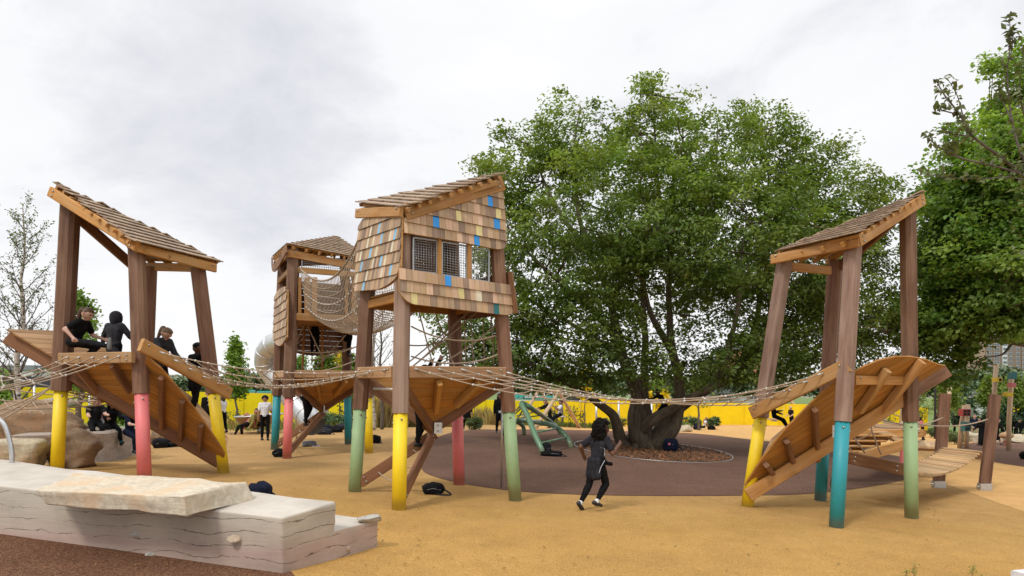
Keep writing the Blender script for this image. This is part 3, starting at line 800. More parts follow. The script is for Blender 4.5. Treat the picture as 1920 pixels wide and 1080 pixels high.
# ---- tower C (centre)
Cc = thing('play_tower', G(810, 930), 'timber play tower with shingle clad cabin, green, yellow and pink feet', 'play tower')
CL, CF, CB, CR = G(665, 922), G(748, 956), G(861, 909), G(966, 939)
CLt, CFt, CBt, CRt = U(699, 398, 12.55), U(757, 394, 11.35), U(846, 380, 13.5), U(925, 372, 12.35)
post(Cc, CL, CLt, 767, 'green'); post(Cc, CF, CFt, 775, 'yellow', 'post_pale', face=(0.02, -1, .1)); post(Cc, CB, CBt, 770, 'pink'); post(Cc, CR, CRt, 772, 'green')
def funnel(tower, posts, zrim, apex, wid=.075, hh=.2, m_rim='gold', struts=(), ext=.05):
    cs = [post_at(b, t, zrim) for b, t in posts]; cen = sum(cs, V((0, 0, 0))) / 4
    outw = [c + (c - cen).normalized() * .02 for c in cs]
    for i in range(4):
        a, b = outw[i], outw[(i + 1) % 4]; n = (a + b) / 2 - cen; n.z = 0; n.normalize()
        d = (b - a).normalized()
        part_beam(tower, 'rim_beam', a + n * .085 + d * .10, b + n * .085 - d * .10, wid, hh, 'tan' if i < 2 else m_rim, bolts=1)
        pa, pb = a + n * .03 - V((0, 0, .11)), b + n * .03 - V((0, 0, .11))
        nrm = (pb - pa).cross(apex - pa)
        if nrm.z > 0: nrm = -nrm
        pl = Plane(pa, nrm, pb - pa)
        if i == 0: continue          # the entrance side stays open
        mb = MB(); planks(mb, [pa, pb, apex], pl, pb - pa, .125, 'under', th=.03, gap=.004, h0=-.02)
        mb.build('funnel_side', tower)
        for t_ in (.32, .70):
            p = lerp(pa, pb, t_); q = lerp(p, apex, .62 if t_ < .5 else .5)
            q = lerp(q, lerp(pa, pb, .5), .0)
            part_beam(tower, 'rib', p + pl.n * .06 - V((0, 0, .02)), q + pl.n * .05, .085, .14, 'under', pl.n)
    for c in cs:
        o_ = (cen - c).normalized()
        part_beam(tower, 'corner_beam', c + o_ * .08 - V((0, 0, .17)), apex + (c - apex).normalized() * .02 - V((0, 0, .02)), .075, .23, 'brown', ch=.008)
    mb = MB(); f = V((-apex.x, -apex.y, 0)).normalized(); s_ = V((f.y, -f.x, 0))
    p = apex + f * .10 - s_ * .10 + V((0, 0, -.02))
    mb.beam(p - V((0, 0, .1)), p + V((0, 0, .1)), .012, .15, 'steel', s_)
    for k in (-.05, .05): mb.bolt(p + V((0, 0, k)) + f * .01, f, .018)
    mb.build('bracket', tower)
    legs = []
    for b in struts:
        p0 = apex - V((0, 0, .16)); d = (b - p0); d.z = 0; d.normalize(); e = b - d * .10
        e = V((e.x, e.y, gz(e.x, e.y) + .17))
        part_beam(tower, 'strut', p0 + (p0 - e).normalized() * .06, e, .075, .2, 'brown', bolts=2); legs.append((p0, e))
    if len(legs) == 2:
        for k, t_ in enumerate((.28, .52, .76)):
            a, b = lerp(*legs[0], t_), lerp(*legs[1], t_)
            mb = MB(); mb.tube(cat_pts(a, b, .07 * t_ + .03, 8), .013, 'rope', 6); mb.build('rope_rung', tower)
    return cs, cen
postsC = [(CL, CLt), (CF, CFt), (CR, CRt), (CB, CBt)]
cenC = (CL + CF + CB + CR) / 4
apC = U(811, 800, cenC.y)
csC, cnC = funnel(Cc, postsC, 2.235, apC, struts=(CL, CF))
mb = MB(); p = G(940, 915); mb.tube([p, U(942, 700, p.y)], .02, 'steel', 8); mb.build('slide_pole', Cc)
mb = MB(); a = post_at(CL, CLt, 1.95); b = post_at(CF, CFt, 1.95); mb.tube([lerp(a, b, .35), lerp(a, b, .9)], .022, 'steel', 8); mb.build('grab_bar', Cc)
# cabin
def face_plane(a, b, outd):
    d = b[1] - b[0]; n = (a[1] - a[0]).cross(b[0] - a[0])
    u = (b[0] - a[0]); up = ((a[1] - a[0]) + (b[1] - b[0])).normalized(); n = u.cross(up).normalized()
    cen = cnC if outd > 0 else None
    if n.y > 0: n = -n
    return Plane(a[0] + n * abs(outd), n, u)
fFR = face_plane((CF, CFt), (CR, CRt), .17)
fLF = face_plane((CL, CLt), (CF, CFt), .17)
def curve2(pl, pts): return [pl.pix(*p) for p in pts]
def arc(p0, pc, p1, n=6):
    return [((1 - t) ** 2 * p0[0] + 2 * t * (1 - t) * pc[0] + t * t * p1[0], (1 - t) ** 2 * p0[1] + 2 * t * (1 - t) * pc[1] + t * t * p1[1]) for t in [i / n for i in range(n + 1)]]
def in_px(pl, spots):
    """shingles whose centre lies nearest to one of those photograph spots take its colour"""
    sp = []
    for x, y, m in spots: a, b = pl.to2(pl.pix(x, y)); sp.append((a, b, m))
    used = set()
    def pick(u_, v_, base):
        for k, (a, b, m) in enumerate(sp):
            if k not in used and abs(a - u_) < .075 and abs(b - v_) < .085: used.add(k); return m
        return base
    return pick
def base_mix(): return random.choices(['sh_a', 'sh_b', 'sh_c'], [.60, .27, .13])[0]
def shingle_panel(tower, name, pl, outline, row, cell, spots, backing=True, proud=.03):
    pts = curve2(pl, outline); hor = V((pl.u.x, pl.u.y, pl.u.z))
    mb = MB()
    if backing: mb.prism(pts, pl.n, .03, 'gold', ldir=hor)
    pk = in_px(pl, spots)
    if row > 0:
        p2 = Plane(pl.o, pl.n, hor)
        flip = 1 if p2.w.z > 0 else -1
        shingles(mb, pts, pl, hor, row, cell, lambda x, y, i: pk(x, flip * y, base_mix()), th=.014, proud=proud, flip=flip, cellj=.12)
    return mb.build(name, tower)
B_, G_, P_, W_ = 'sh_blue', 'sh_gold', 'sh_c', 'sh_cream'
shingle_panel(Cc, 'shingle_panel', fFR, [(757, 437), (757, 409), (852, 384), (942, 354), (946, 400), (949, 452)] + arc((949, 452), (950, 472), (925, 467)) + [(860, 454)], .205, .118,
              [(815, 415, B_), (916, 378, B_), (928, 421, B_), (895, 455, B_), (858, 404, G_), (932, 401, G_), (900, 435, G_), (782, 428, P_), (888, 391, P_), (905, 413, P_), (859, 446, P_)])
shingle_panel(Cc, 'shingle_panel', fFR, [(748, 502), (850, 519), (961, 535), (963, 575)] + arc((963, 575), (962, 592), (945, 591)) + [(860, 581), (775, 571)] + arc((775, 571), (752, 564), (748, 542)), .205, .118,
              [(842, 526, B_), (936, 581, 'tealbox'), (861, 550, G_), (777, 560, G_), (810, 545, P_), (931, 560, P_), (903, 536, P_), (896, 557, W_)])
shingle_panel(Cc, 'shingle_panel', fLF, [(674, 424), (681, 410), (754, 405), (753, 430), (751, 500)] + arc((751, 500), (748, 530), (712, 543)) + [(668, 546), (666, 545), (667, 520)], .205, .085,
              [(714, 425, 'sh_lblue'), (745, 430, 'sh_lblue'), (720, 442, 'sh_lblue'), (697, 474, 'sh_lblue'), (717, 487, 'sh_lblue'), (735, 500, 'sh_lblue'), (681, 501, 'sh_lblue'), (685, 538, 'sh_lblue'), (700, 432, W_), (735, 434, W_), (706, 450, W_), (738, 458, W_), (692, 455, W_), (680, 485, W_), (710, 468, W_), (728, 480, W_), (705, 492, W_), (673, 520, W_), (693, 512, W_), (718, 507, W_)])
# cabin floor and the two far sides
zfl = 3.58
q = [post_at(b, t, zfl) for b, t in postsC]
mb = MB(); pl = Plane(q[0], (0, 0, -1), q[1] - q[0]); planks(mb, q, pl, q[1] - q[0], .14, 'under', .035, .005); mb.build('cabin_floor', Cc)
for i in range(4):
    a, b = q[i], q[(i + 1) % 4]; part_beam(Cc, 'floor_joist', a - V((0, 0, .1)), b - V((0, 0, .1)), .07, .15, 'under')
RB0, RB1 = (CR, CRt), (CB, CBt)
def post_seg(a, b, z0, z1, n):
    """quad between two posts at heights z0..z1, pushed out by n"""
    return [post_at(*a, z0) + n, post_at(*b, z0) + n, post_at(*b, z1) + n, post_at(*a, z1) + n]
nRB = (CR - CL); nRB.z = 0; nRB = nRB.normalized() * .16
qd = post_seg((CR, CRt), (CB, CBt), 3.3, 4.05, nRB); pl = Plane.three(qd[0], qd[1], qd[2]); mb = MB(); d = (qd[1] - qd[0]).normalized()
planks(mb, [qd[0] - d * .2, qd[1] + d * .15, qd[2] + d * .15, qd[3] - d * .12], pl, qd[3] - qd[0], .12, 'brown', .03, .004); mb.build('side_panel', Cc)
qd = post_seg((CL, CLt), (CB, CBt), 4.12, 5.3, -(CF - CL).normalized() * 0 + V((-.05, .1, 0))); pl = Plane.three(qd[0], qd[1], qd[2]); mb = MB()
planks(mb, qd, pl, qd[3] - qd[0], .12, 'brown', .03, .004); mb.build('side_panel', Cc)
# window openings with zinc mesh
def mesh_panel(tower, pl, x0, y0a, y0b, x1, y1a, y1b, nx, ny, h=-.06, r=.0045, name='window_mesh'):
    mb = MB(); c = [pl.pix(x0, y0a) + pl.n * h, pl.pix(x1, y1a) + pl.n * h, pl.pix(x1, y1b) + pl.n * h, pl.pix(x0, y0b) + pl.n * h]
    for i in range(4): mb.beam(c[i], c[(i + 1) % 4], .03, .03, 'zinc', pl.n, .004)
    for i in range(1, nx): mb.tube([lerp(c[0], c[1], i / nx), lerp(c[3], c[2], i / nx)], r, 'zinc', 4)
    for i in range(1, ny): mb.tube([lerp(c[0], c[3], i / ny), lerp(c[1], c[2], i / ny)], r, 'zinc', 4)
    return mb.build(name, tower)
mesh_panel(Cc, fFR, 778, 444, 507, 822, 450, 512, 9, 13)
mesh_panel(Cc, fFR, 832, 452, 514, 878, 460, 522, 9, 13)
mesh_panel(Cc, fFR, 887, 463, 522, 920, 469, 528, 6, 12)
for x0, y0, x1, y1, w_ in ((826, 440, 826, 524, .085), (882, 450, 882, 530, .085)):
    part_beam(Cc, 'mullion', fFR.pix(x0, y0) - fFR.n * .05, fFR.pix(x1, y1) - fFR.n * .05, w_, .07, 'gold', fFR.n)
# roof
part_beam(Cc, 'fascia', fFR.pix(757, 399) + fFR.n * .02, fFR.pix(941, 344) + fFR.n * .02, .07, .26, 'gold', bolts=2)
part_beam(Cc, 'fascia', fLF.pix(672, 401) + fLF.n * .03, fLF.pix(756, 397) + fLF.n * .03, .07, .17, 'gold', bolts=1)
apx = U(943, 325, 12.1); e1 = U(752, 390, 10.95); e2 = U(665, 381, 12.65)
roof(Cc, apx, e1, e2, U(860, 372, 13.9), 10)
part_beam(Cc, 'fascia', U(700, 385, 12.75), U(850, 372, 13.7), .07, .17, 'brown'); part_beam(Cc, 'fascia', U(850, 372, 13.7), U(930, 345, 12.4), .07, .2, 'brown')
# climbing ropes inside
def rope(parent, pts, r=.014, name='climbing_rope', knots=(), k=1):
    mb = MB(); mb.tube(smooth_path(pts, k) if k > 1 else pts, r, 'rope', 6)
    for q in knots: mb.ball(q, .026, 'rope2', 8, 5)
    return mb.build(name, parent)
yc = cnC.y
for p0, p1, s_ in (((771, 612, 11.4), (929, 629, 12.2), .16), ((771, 668, 11.4), (933, 665, 12.2), .14), ((770, 690, 12.2), (905, 575, 12.9), .02), ((740, 700, 12.6), (890, 575, 13), .02),
                   ((775, 686, 11.6), (870, 590, 13.3), .05), ((820, 686, 12), (935, 605, 12.4), .05), ((783, 575, 12.6), (812, 685, 12.0), .0), ((812, 575, 12.9), (852, 688, 12.0), .0), ((735, 640, 12.4), (848, 632, 13.5), .12), ((862, 636, 13.4), (930, 630, 12.4), .06)):
    a, b = U(*p0), U(*p1); rope(Cc, cat_pts(a, b, s_, 12))
for x0, x1 in ((870, 874), (883, 888), (905, 909), (921, 926)):
    rope(Cc, [U(x0, 590, 12.75), U((x0 + x1) / 2, 640, 12.75), U(x1, 689, 12.75)], .012)

# ---- tower B (behind, with net tunnel and slide)
Bt_ = thing('play_tower', G(600, 850), 'timber play tower at the back with curved roof, steel slide and net tunnel', 'play tower')
BT, BP, BY, BR = G(515, 843), G(538, 860), G(692, 850), G(653, 833)
BTt, BPt, BYt, BRt = U(531, 490, 20.3), U(551, 466, 18.3), U(686, 480, 19.3), U(646, 478, 21.5)
post(Bt_, BT, BTt, 741, 'teal', w=.27); post(Bt_, BP, BPt, 745, 'pink', w=.29); post(Bt_, BY, BYt, 745, 'yellow', w=.27); post(Bt_, BR, BRt, 742, 'teal', w=.27)
postsB = [(BT, BTt), (BP, BPt), (BY, BYt), (BR, BRt)]
cnB0 = (BT + BP + BY + BR) / 4
apB = U(605, 765, cnB0.y)
csB, cnB = funnel(Bt_, postsB, 2.27, apB, struts=(BT, BP))
for z_, nm in ((3.80, 'floor_beam'), (5.05, 'top_rail')):
    for i in range(4):
        a, b = [post_at(*postsB[k], z_) for k in (i, (i + 1) % 4)]; n = ((a + b) / 2 - cnB); n.z = 0; n.normalize()
        part_beam(Bt_, nm, a + n * .10, b + n * .10, .07, .2 if z_ < 4 else .15, 'gold')
q = [post_at(b, t, 3.72) for b, t in postsB]
mb = MB(); planks(mb, q, Plane(q[0], (0, 0, -1), q[1] - q[0]), q[1] - q[0], .14, 'under', .035, .005); mb.build('cabin_floor', Bt_)
# back wall of boards with a curved lower edge
qa, qb = post_at(*postsB[0], 3.8), post_at(*postsB[3], 3.8); nb = V((-.1, .2, 0)); pl = Plane.three(qa + nb, qb + nb, qa + nb - V((0, 0, 1)))
x0, x1 = 522, 654
mb = MB(); planks(mb, curve2(pl, [(x0, 604), (x1, 604), (x1, 648)] + arc((x1, 652), (590, 684), (x0, 648), 10)), pl, qb - qa, .15, 'brown', .03, .005); mb.build('back_panel', Bt_)
part_beam(Bt_, 'hanger', U(571, 600, 20.5), U(567, 700, 20.4), .06, .06, 'under'); part_beam(Bt_, 'hanger', U(604, 600, 20.5), U(604, 700, 20.4), .06, .06, 'under')
fPY = Plane.three(BP + V((0, 0, 0)), BY, post_at(BP, BPt, 4)); fPY.o = fPY.o + fPY.n * .12
fTP = Plane.three(BT, BP, post_at(BT, BTt, 4))
if fTP.n.x > 0: fTP.n = -fTP.n
fTP = Plane(fTP.o + fTP.n * .16, fTP.n, BP - BT)
# rails on the near face
for x in (562, 576, 590, 650, 664): part_beam(Bt_, 'baluster', fPY.pix(x, 520), fPY.pix(x, 592), .09 if x in (562, 650) else .15, .03, 'gold', fPY.n)
mesh_panel(Bt_, fPY, 566, 478, 505, 656, 489, 512, 22, 7, 0, .006, 'mesh_panel')
# inner dark wall of the cabin
qd = post_seg(postsB[0], postsB[3], 3.9, 5.1, V((-.05, .1, 0))); pl = Plane.three(*qd[:3]); mb = MB(); planks(mb, qd, pl, qd[1] - qd[0], .2, 'brown', .03, .008); mb.build('side_panel', Bt_)
qd = post_seg(postsB[2], postsB[3], 3.9, 5.1, V((.1, .05, 0))); pl = Plane.three(*qd[:3]); mb = MB(); planks(mb, qd, pl, qd[3] - qd[0], .2, 'brown', .03, .008); mb.build('side_panel', Bt_)
shingle_panel(Bt_, 'shingle_shield', fTP, arc((516, 556), (521, 540), (535, 537)) + [(539, 545), (538, 632)] + arc((538, 632), (534, 646), (526, 649)) + arc((524, 648), (513, 645), (513, 630)), .24, .11, [(528, 560, W_), (532, 575, W_), (522, 590, W_), (530, 605, W_), (518, 622, B_), (524, 570, W_), (520, 610, W_)], proud=.035)
# roof: four slopes with bowed eaves
apx = U(632, 443, 20.2); cr = [U(511, 482, 20.9), U(538, 458, 17.95), U(702, 490, 19.4), U(655, 478, 22.3)]
for i in range(4):
    a, b = cr[i], cr[(i + 1) % 4]; n = (a - apx).cross(b - apx)
    if n.z < 0: n = -n
    pl = Plane(a, n, b - a); hh = abs((apx - a).dot(pl.w)); mb = MB()
    shingles(mb, [a, b, apx], pl, b - a, hh / 11, .16, lambda x, y, k: 'roofsh', th=.022, proud=.035, clipped=True, flip=1 if (apx - a).dot(pl.w) > 0 else -1)
    mb.build('roof_slope', Bt_)
    mb = MB(); mb.prism([a - pl.n * .02, b - pl.n * .02, apx - pl.n * .02], -pl.n, .02, 'under'); mb.build('soffit', Bt_)
    d = V((0, 0, .22))
    part_beam(Bt_, 'fascia', lerp(a, cnB + V((0, 0, a.z - cnB.z)), .06) - d, lerp(b, cnB + V((0, 0, b.z - cnB.z)), .06) - d, .08, .2, 'gold', bolts=1)
    mb = MB()
    for k in range(7):
        p = lerp(a, b, (k + .5) / 7); mb.beam(p - pl.n * .07 - (apx - p).normalized() * .03, lerp(p, apx, .9) - pl.n * .07, .06, .09, 'gold', pl.n, .006)
    mb.build('rafter', Bt_)
mb = MB(); pth = []
for t_ in range(9): u_ = t_ / 8; pth.append(lerp(cr[0], cr[1], u_) + V((-.1 * math.sin(math.pi * u_), -.05, -.12 - .36 * math.sin(math.pi * u_))))
for i in range(8): mb.beam(pth[i], pth[i + 1], .04, .22, 'brown', (0, 0, 1), .004)
mb.build('bargeboard', Bt_)
for p0, p1, s_ in (((543, 655, 18.6), (660, 652, 19.9), .12), ((545, 655, 18.6), (586, 610, 20.6), .04), ((575, 608, 19.2), (608, 678, 19.4), 0), ((590, 690, 20), (648, 628, 19.6), .03), ((604, 608, 21), (632, 668, 19.6), .0), ((585, 675, 19.5), (692, 640, 19.2), .05), ((556, 640, 18.8), (570, 608, 19), 0), ((570, 700, 18.6), (690, 665, 19.1), .1)):
    rope(Bt_, cat_pts(U(*p0), U(*p1), s_, 10), .02)
# steel tube slide
sl_ = thing('tube_slide', G(575, 815), 'polished steel tube slide spiralling down behind the back tower', 'slide')
P = [U(545, 640, 21.6), U(520, 644, 22.0), U(503, 658, 22.3), U(499, 680, 22.5), U(510, 700, 22.6), U(530, 725, 22.5), U(553, 752, 22.3), U(572, 776, 22.0), U(590, 798, 21.6)]
pp = smooth_path(P, 6); mb = MB(); mb.tube(pp, .37, 'slide', 20, caps=False); mb.build('tube', sl_)
mb = MB()
for i in range(3, len(pp) - 1, 5):
    d = (pp[i + 1] - pp[i]).normalized(); mb.tube([pp[i] - d * .02, pp[i] + d * .02], .383, 'slide', 20)
mb.build('joint_ring', sl_)
part_beam(sl_, 'leg', U(556, 760, 22.3), G(556, 822), .07, .07, 'steel'); part_beam(sl_, 'leg', U(512, 710, 22.6), V((U(512, 710, 22.6).x, 22.6, gz(-7.5, 22.6))), .07, .07, 'steel')

# ---- tower D (right)
D = thing('play_tower', G(1560, 950), 'open timber play tower with leaf shaped folded deck and teal front foot', 'play tower')
DY, DF, DB, DG = G(1401, 950), G(1568, 989), G(1538, 939), G(1709, 972)
DYt, DFt, DBt, DGt = U(1471, 490, 12.8), U(1600, 455, 11.55), U(1566, 488, 13.9), U(1702, 390, 12.5)
post(D, DY, DYt, 782, 'yellow', 'post_pale', face=(.35, -1, 0)); post(D, DF, DFt, 790, 'teal', 'post_pale', face=(.45, -1, 0)); post(D, DB, DBt, 786, 'teal'); post(D, DG, DGt, 790, 'green', face=(.3, -1, 0))
part_beam(D, 'fascia', U(1447, 487, 12.75), U(1611, 453, 11.25), .07, .17, 'gold', bolts=1)
part_beam(D, 'fascia', U(1609, 452, 11.27), U(1731, 374, 12.5), .07, .2, 'gold', bolts=2)
part_beam(D, 'fascia', U(1485, 500, 13.0), U(1556, 507, 13.7), .07, .17, 'gold'); part_beam(D, 'fascia', U(1575, 500, 13.8), U(1695, 395, 12.7), .07, .2, 'brown')
roof(D, U(1731, 361, 12.5), U(1600, 440, 11.1), U(1449, 474, 12.75), U(1560, 484, 14.2), 11)
def spD(s, dz=0): return V((4.46 + 2.9 * s, 12.95 - .38 * s, -.04 + 1.902 * s + dz))
offd = V((.03, .13, 0))
part_beam(D, 'spine_beam', spD(-.01) + V((0, -.14, 0)), spD(.98) + V((0, -.02, 0)), .08, .25, 'gold')
part_beam(D, 'spine_beam', spD(.0) + offd, spD(1.225) + offd, .10, .25, 'post')
Fp = U(1594, 688, 11.6)
pD2 = Plane.three(Fp, spD(.0, .1), spD(.62, .1))
out = [pD2.pix(x, y) for x, y in ((1397, 911), (1428, 862), (1470, 808), (1520, 757), (1560, 721), (1596, 688))] + [spD(.62, .1), spD(0, .05)]
deck(D, out, pD2, spD(1) - spD(0), .16)
pD1 = Plane.three(Fp, spD(.62, .12), spD(1.2, .12))
out = [pD1.pix(x, y) for x, y in ((1598, 700), (1620, 688), (1648, 676), (1680, 669), (1710, 669), (1738, 675), (1762, 684))] + [spD(1.2, .12), spD(.62, .12)]
deck(D, out, pD1, spD(1) - spD(0), .15)
for x0, y0, x1, y1 in ((1523, 763, 1528, 858), (1470, 822, 1487, 880), (1432, 866, 1453, 896)):
    part_beam(D, 'rib', pD2.pix(x0, y0) + pD2.n * .07, pD2.pix(x1, y1) + pD2.n * .07, .09, .12, 'brown', pD2.n)
for x0, y0, x1, y1 in ((1604, 765, 1657, 688), (1638, 778, 1722, 672)):
    part_beam(D, 'rib', pD1.pix(x0, y0) + pD1.n * .09, pD1.pix(x1, y1) + pD1.n * .09, .10, .15, 'gold', pD1.n)
part_beam(D, 'rim_beam', U(1602, 713, 11.75), U(1704, 714, 12.35), .07, .16, 'gold', bolts=1)
part_beam(D, 'handrail', U(1409, 775, 12.72), U(1591, 684, 11.35), .085, .235, 'gold', bolts=1)
# far side of the fold
Dp = DB.lerp(DBt, .46)
pD3 = Plane.three(spD(0, .14), spD(.62, .14), Dp)
deck(D, [spD(.0, .14), spD(.62, .14), Dp, lerp(Dp, spD(0), .55) + V((-.12, .35, .1))], pD3, spD(1) - spD(0), .15, 'tan')
part_beam(D, 'strut', spD(.62) + V((.05, .2, 0)), V((DB.x + .2, DB.y - .1, DB.z + .3)), .07, .2, 'tan')
mb = MB(); p = U(1570, 810, 12.2); mb.beam(p - V((0, 0, .1)), p + V((0, 0, .12)), .02, .18, 'steel', (1, 0, 0)); mb.build('bracket', D)
# ------------------------------------------------------------------ rope bridges
def rope_bridge(label, starts, ends, sag, ncross, r=.0112, diag=0.0, name='rope_bridge', n=28, sags=None):
    """parallel ropes with clamped cross ropes between them"""
    t = thing(name, (V(starts[0]) + V(ends[0])) / 2 * 1.0, label, 'rope bridge')
    ropes = []
    for i, (a, b) in enumerate(zip(starts, ends)):
        pts = cat_pts(a, b, sags[i] if sags else sag, n); ropes.append(pts)
    knots = [[] for _ in ropes]
    def at(pts, u):
        x = min(max(u, 0), 1) * n; i = min(int(x), n - 1); return lerp(pts[i], pts[i + 1], x - i)
    for k in range(ncross):
        u = (k + .8) / (ncross + .6)
        for i in range(len(ropes) - 1):
            p, q = at(ropes[i], u + i * diag), at(ropes[i + 1], u + (i + 1) * diag)
            mb = MB(); m_ = lerp(p, q, .5) - V((0, 0, .02)); mb.tube([p, m_, q], r * .9, 'rope', 5); mb.build('cross_rope', t)
            knots[i].append(p)
        knots[-1].append(q)
    for pts, kk in zip(ropes, knots):
        mb = MB(); mb.tube(pts, r, 'rope', 6)
        for p in kk: mb.ball(p, r * 1.9, 'rope2', 6, 4)
        for p, q in ((pts[0], pts[1]), (pts[-1], pts[-2])):
            d = (q - p).normalized(); mb.tube([p, p + d * .10], r * 1.5, 'rope2', 6)
        mb.build('rope', t)
    return t
# A to C: five ropes from the left handrail to the rim of the centre tower
rope_bridge('rope net bridge sagging between the left tower handrail and the centre tower',
            [U(300, 660, 12.05), U(326, 675, 12.4), U(352, 690, 12.75), U(378, 705, 13.05), U(402, 718, 13.4)],
            [U(742, 691, 11.25), U(722, 693, 11.7), U(704, 695, 12.0), U(690, 697, 12.3), U(676, 699, 12.6)], .3, 17, diag=.022, sags=[.20, .26, .30, .26, .14])
# C to D
rope_bridge('rope net bridge sagging in front of the oak to the right tower',
            [U(773, 689, 11.15), U(817, 690, 11.4), U(864, 692, 11.65), U(912, 695, 11.95), U(950, 698, 12.1)],
            [U(1543, 700, 11.62), U(1515, 715, 11.85), U(1488, 730, 12.1), U(1460, 744, 12.35), U(1436, 757, 12.6)], .5, 19, diag=.006, sags=[.55, .42, .36, .30, .22])
# left of A, out of frame
rope_bridge('rope bridge running from the left tower deck out past the frame edge',
            [U(130, 668, 12.6), U(152, 668, 12.5), U(178, 668, 12.35), U(203, 667, 12.2), U(228, 666, 12.1)],
            [U(-70, 712, 10.5), U(-80, 722, 10.1), U(-85, 735, 9.8), U(-100, 740, 9.5), U(-120, 748, 9.2)], .12, 5, diag=.01)
# low net from the yellow post down to the boulders
t = thing('rope_net', U(95, 740, 13.2), 'tangled low rope net tied from yellow post across the boulder tops', 'rope net')
hub = U(97, 725, 13.15)
k_ = 0
for a, b, s_ in ((hub, U(-60, 815, 12.0), .08), (hub, U(-70, 800, 12.4), .1), (hub, U(-90, 790, 12.6), .1), (U(213, 757, 14.2), U(-40, 766, 13.0), .05), (U(210, 748, 14.5), U(-40, 745, 13.6), .1), (U(190, 731, 14.6), U(-60, 770, 13.2), .1),
                (U(213, 757, 14.2), U(100, 762, 13.4), .03), (U(205, 742, 14.8), U(60, 757, 14.0), .05), (U(200, 737, 15), U(20, 730, 14.5), .08), (U(208, 755, 14.4), hub, .02)):
    mb = MB(); mb.tube(cat_pts(a, b, s_, 14), .0145, 'rope', 6); mb.build('rope', t)
for x0, y0, x1, y1 in ((20, 755, 40, 775), (60, 752, 85, 778), (120, 760, 150, 773), (40, 757, 60, 772), (140, 750, 170, 768), (150, 742, 176, 758), (85, 752, 110, 770), (5, 748, 25, 770), (105, 748, 130, 768)):
    mb = MB(); mb.tube(cat_pts(U(x0, y0, 13.9), U(x1, y1, 13.2), .03, 6), .012, 'rope', 6); mb.build('cross_rope', t)
mb = MB(); mb.tube([U(-30, 698, 13.1), hub, ], .013, 'rope2', 6); mb.tube([hub, U(215, 750, 14.2)], .013, 'rope2', 6); mb.build('steel_cable', t)

# net tunnel between B and C
tn = thing('net_tunnel', U(640, 600, 16), 'hanging U shaped rope net tunnel between the back tower and the cabin', 'net tunnel')
pa, pb = U(618, 600, 18.6), U(748, 586, 13.15)
ax = pb - pa; ax.z = 0; ax.normalize(); sd = V((ax.y, -ax.x, 0))
NL, NS_ = 44, 16
def tun(i, j):
    u = i / NL; c = lerp(pa, pb, u) - V((0, 0, 4 * .42 * u * (1 - u)))
    w_ = .78 * (1 - .12 * math.sin(math.pi * u)); ht = 1.34 - .10 * math.sin(math.pi * u)
    s_ = j / NS_ * 2 - 1
    if abs(s_) < .45: a = s_ / .45 * math.pi / 2; return c + sd * math.sin(a) * w_ * .82 + V((0, 0, (1 - math.cos(a)) * .42))
    k = (abs(s_) - .45) / .55; return c + sd * math.copysign(w_ * (.82 + .18 * k), s_) + V((0, 0, .42 + k * (ht - .42)))
mb = MB()
for j in range(NS_ + 1): mb.tube([tun(i, j) for i in range(NL + 1)], .024 if j in (0, NS_) else .010, 'rope', 5)
for i in range(NL + 1): mb.tube([tun(i, j) for j in range(NS_ + 1)], .009, 'rope', 5)

for i in range(0, NL + 1, 2):
    for j in (3, 5, 8, 11, 13): mb.ball(tun(i, j), .022, 'rope2', 5, 4)
mb.build('net', tn)

# ------------------------------------------------------------------ plank bridge on the right
pb_ = thing('plank_bridge', G(1800, 920), 'sagging bridge of pale planks with two upright boards at its far end', 'plank bridge')
q0, q1 = G(1760, 915), G(1846, 920)
for q, x1, y1 in ((q0, 1772, 738), (q1, 1866, 740)):
    tpt = U(x1, y1, q.y + .05)
    mb = MB(); mb.beam(q + V((0, 0, .12)), tpt, .10, .27, 'post', (1, 0, 0), .01); o = mb.build('upright_board', pb_)
    mb = MB(); mb.box(q + V((0, 0, .05)), (.29, .14, .26), 'steel'); mb.tube([q + V((-.19, 0, .1)), q + V((.19, 0, .1))], .022, 'steel', 8); mb.build('metal_shoe', o)
e0, e1 = U(1770, 838, 17.05), U(1840, 845, 16.95)
s0, s1 = U(1604, 859, 14.3), U(1700, 880, 13.3)
n_ = 27; mb = MB()
for i in range(n_):
    u = (i + .5) / n_; sg = V((0, 0, .30 * 4 * u * (1 - u)))
    a, b = lerp(s0, e0, u) - sg, lerp(s1, e1, u) - sg; wd = (lerp(s1, e1, 1) - lerp(s1, e1, 0)).length / n_
    mb.beam(a, b, wd - .02, .045, 'deck', (0, 0, 1), .006)
mb.build('walkway', pb_)
for a, b in ((s0, e0), (s1, e1)):
    mb = MB(); mb.tube([p - V((0, 0, .04)) for p in cat_pts(lerp(a, lerp(s0, s1, .5), .12), lerp(b, lerp(e0, e1, .5), .12), .30, 16)], .014, 'steel', 6); mb.build('steel_cable', pb_)
part_beam(pb_, 'end_beam', U(1592, 858, 13.7), U(1696, 881, 13.05), .08, .24, 'brown', bolts=2)
part_beam(pb_, 'end_beam', e0 - V((0, 0, .12)), e1 - V((0, 0, .12)), .08, .2, 'brown')
for p0, p1, s_ in (((1722, 795, 13.6), (1852, 786, 17.0), .10), ((1640, 800, 15), (1768, 783, 17.1), .12), ((1600, 770, 15.5), (1722, 800, 13.6), .05)):
    mb = MB(); mb.tube(cat_pts(U(*p0), U(*p1), s_, 14), .016, 'rope', 6); mb.build('hand_rope', pb_)
t = thing('rope_net', U(1630, 830, 14.5), 'small climbing net hanging under the right tower deck to the low beam', 'rope net')
